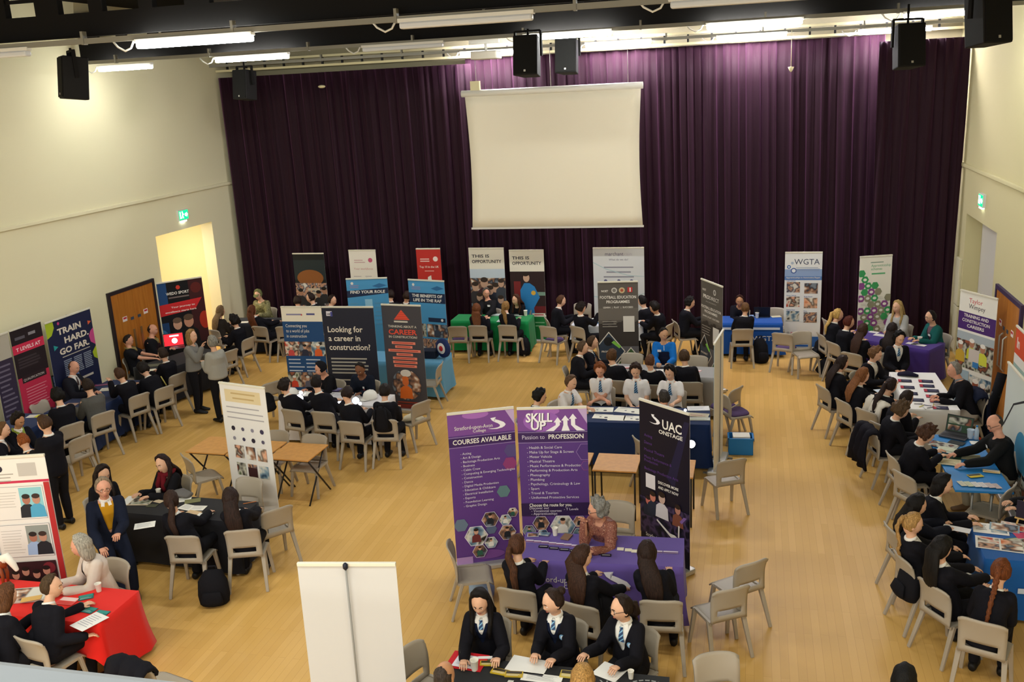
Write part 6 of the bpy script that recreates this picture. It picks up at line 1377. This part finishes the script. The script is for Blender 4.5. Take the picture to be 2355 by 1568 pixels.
for i, (px, py) in enumerate(((1427, 1263), (1445, 1265), (1460, 1268))): sheet(px, py, 3, .075, .06, '#f2ead2', ['left', 'middle', 'right'][i]+' bright cream card of three beside the straight dark hair', th=.006, name='info_card', cat='card')
for i, (px, py) in enumerate(((1515, 1269), (1534, 1270), (1551, 1271))): sheet(px, py, 3, .08, .05, '#d8ccdc', ['left', 'middle', 'right'][i]+' small card at the right end of the purple table', lambda A, w, d: A.rect(0, 0, w, d*.45, '#5a2a68'), name='info_card', cat='card')
sheet(1226, 1231, 10, .13, .09, '#d6d4dc', 'white photo leaflet at the left end of the purple table', pic(1)); sheet(1251, 1229, -5, .14, .10, '#6a6480', 'grey photo leaflet left of the paper cup', pic(4)); sheet(1303, 1236, -12, .10, .14, '#8a6a54', 'brown notebook right of the paper cup', th=.012, name='notebook', cat='notebook')
bag(1384, 1392, 'black backpack hanging beside the student turned sideways', .36, .24, .44, rz=150, z=.35); bag(1108, 1345, 'blue and white bag at the knees of the long brown ponytail', .3, .2, .34, rz=30, col='#8fa3bc')
# ---- bottom table: print on the cloth, folder, sheets
pm = MB(); A = Art(pm, lambda u, v, d: (-.68-u, 7.30-v, .7455+d)); c = '#8a8c88'
A.text('SUPPORT', .02, .10, .13, c, width=.62); [A.poly(q, '#c9c8be') for q in ([(.62, .24), (.68, .24), (.78, .46), (.72, .46)], [(.86, .24), (.91, .24), (.91, .46), (.86, .46)], [(.91, .40), (.96, .46), (1.08, .27), (1.03, .24)], [(1.08, .24), (1.13, .24), (1.15, .46), (1.10, .46)], [(1.22, .30), (1.5, .30), (1.5, .34), (1.22, .34)], [(1.28, .24), (1.33, .24), (1.36, .46), (1.31, .46)])]
for i in range(28): a = i/28*2*PI; A.poly([(.12+.25*math.cos(a+q)*r_, .30+.25*math.sin(a+q)*r_) for q, r_ in ((0, 1), (.16, 1), (.16, .93), (0, .93))], c)
for o in C.objects:
    if o.name.startswith('tablecloth') and 'pale lettering' in o.get('label', ''): q = pm.obj('print', o); q.location = -o.location
sheet(1075, 1521, -4, .34, .26, '#c8202a', 'red folder at the left corner of the bottom table', th=.006, name='folder', cat='folder'); sheet(1071, 1521, -6, .20, .19, '#ece8f0', 'white note the girl with long black hair writes on', lines, z=.755)
p = at_z(1062, 1512, .79); tag(MB().tube([(-.02, .02, .07), (.02, -.03, -.03)], .006, mat('#16161a', .4), 7).obj('pen', None, p), 'black pen held over the white note', 'pen')
cup(1092, 1541, 'white paper cup at the left of the bottom table', s=1.1)
for a in [(1116, 1514, 12, .13, .035, '#efeae6', 'white marker beside the red folder'), (1122, 1527, 10, .14, .07, '#c8b030', 'yellow packet nearest the red folder'), (1150, 1546, -8, .16, .08, '#c8a82c', 'yellow packet on the large pale letters'), (1182, 1552, 6, .16, .08, '#bfa030', 'yellow packet right of two others at the bottom table'), (1308, 1552, 0, .15, .1, '#c8b050', 'yellow packet beside the blonde head')]: sheet(*a[:6], a[6], leaf('#3a3020', '#e8e0c0') if a[5][1] != 'e' else None, th=.012, name='packet' if a[5][1] != 'e' else 'marker', cat='packet' if a[5][1] != 'e' else 'pen')
sheet(1214, 1531, -8, .36, .24, '#e9e6e0', 'large white sheet in front of the girl with navy jumper'); sheet(1246, 1560, -2, .36, .12, '#eeebe4', 'white name card folded at the bottom edge', lines); sheet(1402, 1545, -24, .24, .22, '#ebe8e2', 'white sheet in front of the girl with glasses')
cup(1451, 1560, 'cream tealight cup at the right of the bottom table', s=.8)
# ---- navy table
for a in [(1380, 942, 4, .42, .22, 'white papers at the far left of the navy table'), (1386, 958, -3, .30, .2, 'white sheet with black blots, left front of the navy table'), (1418, 961, 0, .26, .24, 'blank white sheet in the middle of the navy table'), (1446, 944, -12, .42, .24, 'loose white papers in front of the third white-shirted boy'), (1457, 962, 2, .3, .22, 'spotted white sheet beside the near-black banner')]: sheet(*a[:5], '#ece7da', a[5], (lambda A, w, d: (A.disc(w*.7, d*.3, .03, '#3a3a44', 8), A.disc(w*.4, d*.4, .02, '#6a6a74', 8), A.bars(w*.1, w*.5, d*.85, 2, d*.1, d*.04, '#8a8890'))) if 'bl' not in a[5][:5] else None)
for i, a in enumerate([(1606, 940, 8, .34, .2, '#e6e2e0', 'printed form at the back right of the navy table'), (1603, 955, -6, .36, .16, '#c8bca0', 'magazine with a red mark on the navy table'), (1607, 964, 4, .34, .12, '#dcd6c4', 'pale magazine at the front right of the navy table')]): sheet(*a[:6], a[6], [lines, leaf('#b8a888', '#a03028'), leaf('#c8c2b0', '#7a8a4a')][i], th=.01, name='magazine', cat='magazine')
glow_disc(1576, 943, .80, 'small bright white spot on the navy table beside the near-black banner', .022); glow_disc(1629, 975, .62, 'smallest bright white spot on the front of the navy cloth', .028); glow_disc(1616, 987, .58, 'middle bright white spot on the front of the navy cloth', .045); glow_disc(1590, 1021, .45, 'largest bright white spot below the navy table', .065)
p = at_z(1703, 1020, .14); t = thing('blue_crate', 'blue plastic crate of papers on the floor beside the edge-on banner', 'crate', (p[0], p[1], 0), .05); bm_ = mat('#1f74b8', .5)
MB().box(-.19, -.14, 0, .19, .14, .012, bm_).box(-.19, -.14, 0, .19, -.128, .26, bm_).box(-.19, .128, 0, .19, .14, .26, bm_).box(-.19, -.14, 0, -.178, .14, .26, bm_).box(.178, -.14, 0, .19, .14, .26, bm_).obj('crate_shell', t, bevel=.004)
MB().box(-.2, -.15, .25, .2, -.125, .275, bm_).box(-.2, .125, .25, .2, .15, .275, bm_).box(-.2, -.15, .25, -.175, .15, .275, bm_).box(.175, -.15, .25, .2, .15, .275, bm_).obj('rim', t)
tag(MB().box(-.12, -.1, .015, .14, .1, .29, mat('#e2dcd0', .6)).obj('paper_stack', None, (p[0], p[1], 0), .1), 'white papers standing in the blue crate', 'paper')
# ---- grey table
for a in [(1447, 845, 15, .2, .12, '#c87a7c', 'red and white leaflet at the left of the grey table'), (1600, 852, -20, .2, .1, '#d89a98', 'red and white leaflet at the right of the grey table'), (1518, 846, 0, .3, .14, '#1c1c24', 'black booklet in front of the man in bright blue'), (1532, 852, 5, .34, .14, '#e6e2dc', 'white form behind the cropped head at the grey table')]: sheet(*a[:6], a[6], leaf('#e6dedc', '#b03a3c') if '#c8' in a[5] or '#d8' in a[5] else None)
# ---- green table
for a in [(1140, 724, 5, .3, .2, 'white sheet between the two students at the green table'), (1192, 724, -25, .28, .2, 'white sheets fanned at the right of the green table'), (1150, 738, 0, .12, .2, 'white and teal leaflet hanging near the blonde ponytail')]: sheet(*a[:5], '#e2e2dc', a[5], leaf('#c8d8d0', '#2a7a70'))
cup(1209, 726, 'white paper cup at the right of the green table', s=1.3)
bag(1204, 797, 'black bag on the floor at the right end of the green table', .3, .2, .40)
# ---- construction stand
helmet(851, 908, 'white hard hat nearest the student with the backpack', rz=150); helmet(706, 912, 'white hard hat between the first two students at the construction stand', rz=20); helmet(670, 903, 'white hard hat at the left end of the construction stand', rz=-40)
for i, a in enumerate([(718, 901, 5, .22, .16, '#e4e0e2', 'white booklet at the back left of the construction stand'), (746, 898, 0, .24, .18, '#4a5a8c', 'blue photo booklet in front of the black beanie'), (772, 896, -4, .2, .18, '#5a4a7c', 'purple-blue booklet beside the black beanie'), (778, 909, 2, .2, .2, '#e8e4ea', 'white pad in the middle of the construction stand'), (757, 922, -10, .3, .18, '#d8ccc8', 'pale leaflets in front of the bowed head'), (800, 902, 6, .16, .14, '#c0404a', 'red and white booklet left of the navy sweatshirt')]): sheet(*a[:6], a[6], [lines, pic(4), leaf('#8a8ab0', '#d0c8d8'), lines, leaf('#e8e0dc', '#c05a50'), leaf('#e6dcd8', '#7a2a34')][i], th=.006, name='booklet', cat='booklet')
glow_disc(688, 916, .86, 'bright white spot between the first two students at the construction stand', .075); glow_disc(692, 903, .90, 'small bright white spot above another at the construction stand', .035); glow_disc(781, 928, .80, 'bright white spot left of the bowed head', .045); glow_disc(818, 921, .84, 'bright white spot right of the bowed head', .065); glow_disc(828, 928, .80, 'small bright white spot beside the student with the backpack', .03)
p = people[[i for i, q in enumerate(people) if 'backpack at the right' in q['bo']['label']][0]]
q = p['bk'](.55, .10); t = bag(0, 0, 'black backpack worn by the student at the right end of the construction stand', .32, .17, .44, rz=184); t.location = (q[0], q[1], q[2]-.26)
p = chair_px(974, 925, 62, build=False); mb = MB(); vs, fs = loft([V(-.14, 0, .03), V(0, .03, .07), V(.13, 0, .03)], [.12, .15, .1], [.04, .07, .04], V(0, 1, 0), 14, .7); mb.add(vs, fs, cloth_mat('#d8ccb0'), True); tag(mb.obj('cream_cloth', None, (p[0], p[1], .445)), 'cream cloth bundled on the empty chair by the charcoal banner', 'cloth')
bag(618, 925, 'black bag hanging on the chair left of the construction stand', .26, .16, .36, z=.3, rz=60)
# roundel cushion on the light blue table
p = at_z(1019, 800, .95); t = thing('round_cushion', 'round cushion with red centre leaning on the light blue table', 'cushion', (p[0], p[1], .95), math.radians(150))
for r_, d_, c_ in ((.19, .05, '#1c2c5c'), (.13, .056, '#e6e2de'), (.065, .062, '#c0282c')):
    b = MB().lathe([(.001, -d_), (r_*.8, -d_), (r_, -d_*.4), (r_, d_*.4), (r_*.8, d_), (.001, d_)], mat(c_, .8), 24); b.v = [tuple(Matrix.Rotation(PI/2, 4, 'X') @ Vector(v)) for v in b.v]; b.obj('ring', t)
tag(MB().box(-.16, -.12, 0, .16, .12, .16, mat('#151b2e', .7)).obj('display_box', None, (p[0]-.3, p[1]+.05, .745), bevel=.02), 'dark navy display box beside the round cushion', 'box')
# ---- white table with booklets
order = ['farthest', 'second', 'third', 'fourth', 'fifth', 'sixth']
bk_ = lambda A, w, d: (A.rect(0, 0, w*.22, d, '#b03040'), A.bars(w*.3, w*.9, d*.7, 2, d*.3, d*.1, '#6a6a84'))
for i, (px, py) in enumerate([(2081, 876), (2087, 891), (2094, 905), (2108, 920)]): sheet(px, py, -4, .21, .14, '#23233c', order[i]+' dark booklet in the aisle-side row on the white table', bk_, th=.006, name='booklet', cat='booklet', group='dark booklets on the white table')
for i, (px, py) in enumerate([(2129, 877), (2132, 888), (2142, 899), (2147, 912), (2156, 923), (2163, 938)]): sheet(px, py, -4, .22, .14, '#23233c', order[i]+' dark booklet in the wall-side row on the white table', bk_, th=.006, name='booklet', cat='booklet', group='dark booklets on the white table')
p = at_z(2087, 862, .76); mb = MB(); vs, fs = loft([V(-.14, .04, .02), V(0, 0, .045), V(.15, -.05, .02)], [.07, .09, .05], [.02, .04, .02], V(0, 1, 0), 12, .6); mb.add(vs, fs, cloth_mat('#1f1c30'), True); tag(mb.obj('dark_pouch', None, (p[0], p[1], .745)), 'dark fabric pouch at the far end of the white table', 'pouch')
for i in range(7):
    p = at_z(2112+i*7, 929+(i*5) % 11, .748); tag(MB().tube([(-.06, 0, .006), (.06, 0, .006)], .0055, mat(['#26262c', '#c8c23a', '#e4e2de', '#3a3a5c'][i % 4], .5), 6).obj('pen', None, (p[0], p[1], .745+.001*i), i*.9), '%s pen from the aisle in the scattered heap on the white table' % ['first', 'second', 'third', 'fourth', 'fifth', 'sixth', 'seventh'][i], 'pen', 'pens scattered on the white table')
sheet(2010, 912, 60, .16, .22, '#eceae6', 'white sheet held by the light-brown-haired student', lines, z=.86); sheet(2028, 898, 20, .22, .14, '#c8d2dc', 'pale blue sheet beside the held white sheet', None, z=.82)
coat(2247, 905, 95, 'navy coat hanging on the chair of the grey-haired man', '#161c30', z=.86, drop=.75)
# ---- blue-topped table
laptop(2196, 1003, 150, 'black open laptop at the far end of the blue-topped table', lambda A, w, d: (A.rect(0, 0, w, d, '#2f4a34'), A.rect(w*.05, d*.5, w*.95, d*.95, PH[5]), A.rect(w*.05, d*.05, w*.6, d*.4, PH[1])), scale=1.05)
p = at_z(2246, 996, .83); t = thing('water_bottle', 'clear water bottle with a blue cap behind the laptop', 'bottle', (p[0], p[1], .742)); MB().lathe([(.03, 0), (.033, .01), (.032, .13), (.014, .17), (.013, .18)], mat('#b4c4d4', .15, spec=.6), 16).obj('bottle_body', t); MB().lathe([(.014, .18), (.014, .2), (.002, .202)], mat('#3a8ac8', .4), 12).obj('cap', t)
cup(2231, 1008, 'pale paper bowl left of the water bottle', s=1.35, col='#c8d4e0'); sheet(2246, 1019, 0, .16, .12, '#ece8e0', 'white saucer-like card beside the water bottle', th=.008)
for i, a in enumerate([(2170, 1024, -30, .36, .22, PH[5], 'photo map sheet nearest the curly-haired boy'), (2183, 1036, -24, .3, .2, '#dfe2cc', 'pale green plan on the blue-topped table'), (2186, 1050, -18, .26, .16, '#2f4a3c', 'dark green leaflet under the hand of the bald man'), (2175, 1062, -12, .36, .22, '#cfc4a0', 'tan map at the middle of the blue-topped table'), (2200, 1018, -30, .2, .14, '#262e2c', 'black folder behind the pale green plan'), (2222, 1050, -10, .34, .2, '#a8a488', 'khaki sheet beneath the outstretched arms')]): sheet(*a[:6], a[6], [None, leaf('#c8ccb0', '#5a6a4a'), None, leaf('#bfb48c', '#8a7c5a'), None, None][i])
sheet(2243, 1094, 20, .18, .10, '#c8b02c', 'yellow and black leaflet alone on the blue table top', leaf('#2c2c24', '#e8d84a')); sheet(2280, 1084, -10, .2, .1, '#e2c890', 'tan and white leaflet near the bald man', leaf('#e8e2d8', '#c88a3a'))
for i in range(6): sheet(2212+i*16, 1112+i*1.2, 14, .07, .15, ['#d4d0b8', '#cfd2b0', '#e2dfda', '#dcd6d4', '#cdbcb8', '#c8b4ae'][i], '%s leaflet of the row along the near edge of the blue table top' % ['first', 'second', 'third', 'fourth', 'fifth', 'last'][i], lines, group='leaflets along the edge of the blue table top')
p = at_z(2226, 1003, .2); t = thing('traffic_cone', 'small orange cone on the floor behind the laptop', 'cone', (p[0]+.35, p[1]+.5, 0)); MB().box(-.13, -.13, 0, .13, .13, .02, mat('#d8501c', .5)).obj('base', t); MB().lathe([(.10, .02), (.03, .46), (.025, .47)], mat('#e0581e', .5), 18).obj('cone', t)
# ---- blue cloth, lower right
for i, a in enumerate([(2278, 1216, -8, .36, .26, '#ece8e2', 'white sheet with a house photo on the blue cloth', lambda A, w, d: (A.rect(w*.5, d*.15, w*.95, d*.85, PH[4]), A.bars(w*.08, w*.4, d*.8, 4, d*.15, d*.04, '#5a5a60'))), (2300, 1252, -10, .48, .30, '#e8e4dc', 'sheet of four photos at the front edge of the blue cloth', four), (2335, 1212, -18, .3, .2, '#d0c4c0', 'pink and grey photo sheet at the back of the blue cloth', pic(2)), (2345, 1250, 20, .3, .26, '#8a9a5a', 'green photo sheet under the pink leaflet', pic(5)), (2352, 1232, 10, .16, .14, '#c84a6a', 'pink leaflet at the right edge of the blue cloth', None), (2310, 1214, -14, .3, .2, '#8fa6b4', 'grey-blue photo sheet at the back edge of the blue cloth', pic(1))]): sheet(*a[:6], a[6], a[7], name='photo_sheet', cat='photo sheet')
p = at_z(2349, 1210, .745); t = thing('table_easel', 'small wooden easel standing on the blue cloth', 'easel', (p[0]+.05, p[1], .745), -.5); wd = mat('#d0a868', .5)
for a_, b_ in (((-.1, 0, 0), (-.03, 0, .36)), ((.1, 0, 0), (.03, 0, .36)), ((0, .16, 0), (0, 0, .34))): MB().bar(a_, b_, .018, .014, wd).obj('leg', t)
MB().box(-.12, -.03, .08, .12, .0, .095, wd).obj('shelf', t); tag(MB().box(-.11, -.025, .1, .11, -.012, .3, mat('#2a2230', .5)).obj('small_board', None, t.location, -.5), 'small dark board standing on the wooden easel', 'board')
sheet(2200, 1216, -20, .28, .12, '#e9e7ea', 'folded white sheet held by the black-haired girl in profile', None, z=.80); sheet(2219, 1323, -40, .16, .14, '#eceaea', 'white corner of paper under the bent black-haired student', None, z=.80)
bag(2088, 1335, 'large black bag hanging by the chair of the blonde plait', .34, .2, .4, z=.36, rz=-70); bag(1884, 800, 'black shoulder bag beside the student with the blonde ponytail', .28, .2, .42, z=.25, rz=-60); bag(1898, 842, 'black rucksack on the floor by the aisle chairs', .34, .24, .34, rz=-60)
coat(1996, 986, 285, 'black coat over the chair back of the curly boy with a phone', '#16141c', z=.85, drop=.5); coat(2022, 925, 290, 'cream fleece-lined coat over a chair at the white table', '#d8cfc2', z=.90, drop=.5)
p = at_z(2308, 935, .45); t = thing('tripod_bag', 'long black tube bag leaning against the right door', 'bag', (3.72, p[1]-.1, .0)); MB().tube([(-.08, -.1, .06), (.16, .12, 1.0)], .075, cloth_mat('#17161a'), 14).obj('tube', t); MB().tube([(-.02, -.04, .30), (.0, -.02, .37)], .078, mat('#4a4a4a', .6), 14).obj('band', t); MB().tube([(.07, .04, .64), (.085, .055, .70)], .078, mat('#4a4a4a', .6), 14).obj('band', t)
# ---- deep purple table
for a in [(2026, 771, -30, .26, .16, 'white paper at the middle of the deep purple table'), (2098, 790, -34, .2, .14, 'small white leaflet near the teal cardigan'), (2113, 793, -34, .26, .12, 'cream leaflet at the near corner of the deep purple table'), (2010, 764, -34, .18, .12, 'white slip at the left of the deep purple table')]: sheet(*a[:5], '#e6e0da', a[5], lines)
cup(2115, 789, 'white paper cup in front of the teal cardigan', s=1.25)
# ---- royal blue table
laptop(1752, 726, 0, 'black laptop seen from behind on the royal blue table', lambda A, w, d: A.rect(0, 0, w, d, '#20242c'), scale=1.0)
for i, (px, c_, lab) in enumerate([(1712, '#b8c8e0', 'shiny pale blue packet beside the brown-haired student'), (1726, '#8fa8d0', 'blue foil packet left of the black laptop'), (1785, '#d8d0b0', 'cream leaflet at the right of the royal blue table')]): sheet(px, 728, 8*i, .2, .14, c_, lab, th=.02 if i < 2 else .003, name='packet' if i < 2 else 'leaflet', cat='packet' if i < 2 else 'leaflet')
cup(1741, 731, 'white paper cup on the royal blue table', s=1.2)
bag(1750, 806, 'black coat-like bag on the floor right of the brown-haired student', .3, .3, .5, rz=20)
# ---- white and blue table under the tall grey banner
for i, (px, py, w_, lab) in enumerate([(1352, 727, .3, 'white open box at the left of the white and blue table'), (1376, 727, .22, 'small white box beside the football banner'), (1482, 725, .3, 'white and blue box right of the football banner')]):
    p = at_z(px, py, .77); tag(MB().box(-w_/2, -.12, 0, w_/2, .12, .06, mat('#e0dcd4', .5)).box(-w_/2-.001, -.121, 0, w_/2+.001, .121, .025, mat('#2a6ca8', .5)).obj('leaflet_box', None, (min(p[0], -2.45) if i < 2 else -2.4, 20.0, .745)), lab, 'box')
# ---- left tables
laptop(166, 904, 232, 'open laptop with a blue patterned screen on the left navy cloth', lambda A, w, d: (A.rect(0, 0, w, d, '#5a7cb0'), A.rect(0, d*.55, w, d*.62, '#2a4a8c'), A.disc(w*.3, d*.28, d*.2, '#a8b4d0', 14), A.disc(w*.72, d*.28, d*.2, '#a8b4d0', 14), A.rect(w*.25, d*.7, w*.75, d*.9, '#c890a8')), scale=1.45)
for i, a in enumerate([(250, 895, 20, .3, .2, '#e6dfcc', 'white paper by the cheek-resting student at the left wall'), (238, 884, 30, .3, .14, '#8a3a5c', 'pink and navy booklet behind the grey jacket'), (165, 930, 10, .2, .14, '#c8a48c', 'tan leaflet in front of the patterned laptop'), (268, 888, 40, .22, .14, '#e2dac4', 'cream paper at the end of the navy cloth')]): sheet(*a[:6], a[6], lines if i != 1 else leaf('#2a2c4c', '#d08aa8'))
for i, a in enumerate([(347, 851, 30, .18, .14, '#e8e4d0', 'white note on the black cloth by the left door'), (354, 840, 25, .34, .2, '#6a6a58', 'grey-green leaflets on the black cloth by the left door'), (378, 826, 0, .12, .12, '#d8d4c8', 'small pale box in front of the balding man')]): sheet(*a[:6], a[6], None, th=.003 if i < 2 else .05)
laptop(402, 800, 215, 'laptop with a glowing red screen in front of the wide banner', lambda A, w, d: (A.rect(0, 0, w, d, mat('#d81420', .4, emis=1.2)), A.disc(w*.55, d*.4, d*.24, mat('#ffe4ea', .4, emis=2.0), 14), A.rect(w*.3, d*.75, w*.8, d*.9, mat('#f4a0a8', .4, emis=1.2))), scale=1.2)
sheet(78, 957, 12, .22, .16, '#ece8dc', 'white paper beside the yellow one, near the left edge'); sheet(95, 957, 5, .2, .14, '#e8e040', 'bright yellow paper on the navy cloth near the left edge')
for a in [(606, 736, 10, .22, .16, 'white paper under the hands of the soldier'), (560, 741, 12, .24, .16, 'white paper beside the curly dark hair')]: sheet(*a[:5], '#e2dcd0', a[5])
# ================================================================== LIGHT AND CAMERA
finish_people()
def area(name, loc, sx, sy, power, col=(1, 1, .90), rot=(0, 0, 0)):
    l = bpy.data.lights.new(name, 'AREA'); l.shape = 'RECTANGLE'; l.size = sx; l.size_y = sy; l.energy = power; l.color = col
    o = bpy.data.objects.new(name, l); C.objects.link(o); o.location = loc; o.rotation_euler = rot; return o
# the rows of batten lamps over the near half of the hall and over the balcony, all above the picture
for y in (-1.5, 4.4):
    for x in (-10.6, -7.6, -4.6, -1.6, 1.4): area('row_lamp', (x, y, 6.45), 1.45, .12, 58)
area('lobby_lamp', (-13.9, 19.3, 3.2), .8, 1.6, 62, (1, .93, .76))
w = bpy.data.worlds.new('hall_air'); bpy.context.scene.world = w; w.use_nodes = True
w.node_tree.nodes['Background'].inputs[0].default_value = (1.0, .99, .93, 1); w.node_tree.nodes['Background'].inputs[1].default_value = 1.3
cam = bpy.data.cameras.new('camera'); co = bpy.data.objects.new('camera', cam); C.objects.link(co)
cam.sensor_fit = 'HORIZONTAL'; cam.sensor_width = 36.0; cam.lens = FOC/2355*36.0; cam.clip_start = .05; cam.clip_end = 200
R3 = Matrix((( RT[0], UP[0], -FW[0]), (RT[1], UP[1], -FW[1]), (RT[2], UP[2], -FW[2]))).to_4x4()
co.matrix_world = Matrix.Translation((0, 0, CAM_H)) @ R3
sc = bpy.context.scene; sc.camera = co
vs = sc.view_settings; vs.view_transform = 'Standard'; vs.look = 'None'; vs.gamma = 1.0; vs.use_curve_mapping = False; vs.exposure = 0.82
sc.cycles.max_bounces = 5; sc.cycles.diffuse_bounces = 3; sc.cycles.glossy_bounces = 2
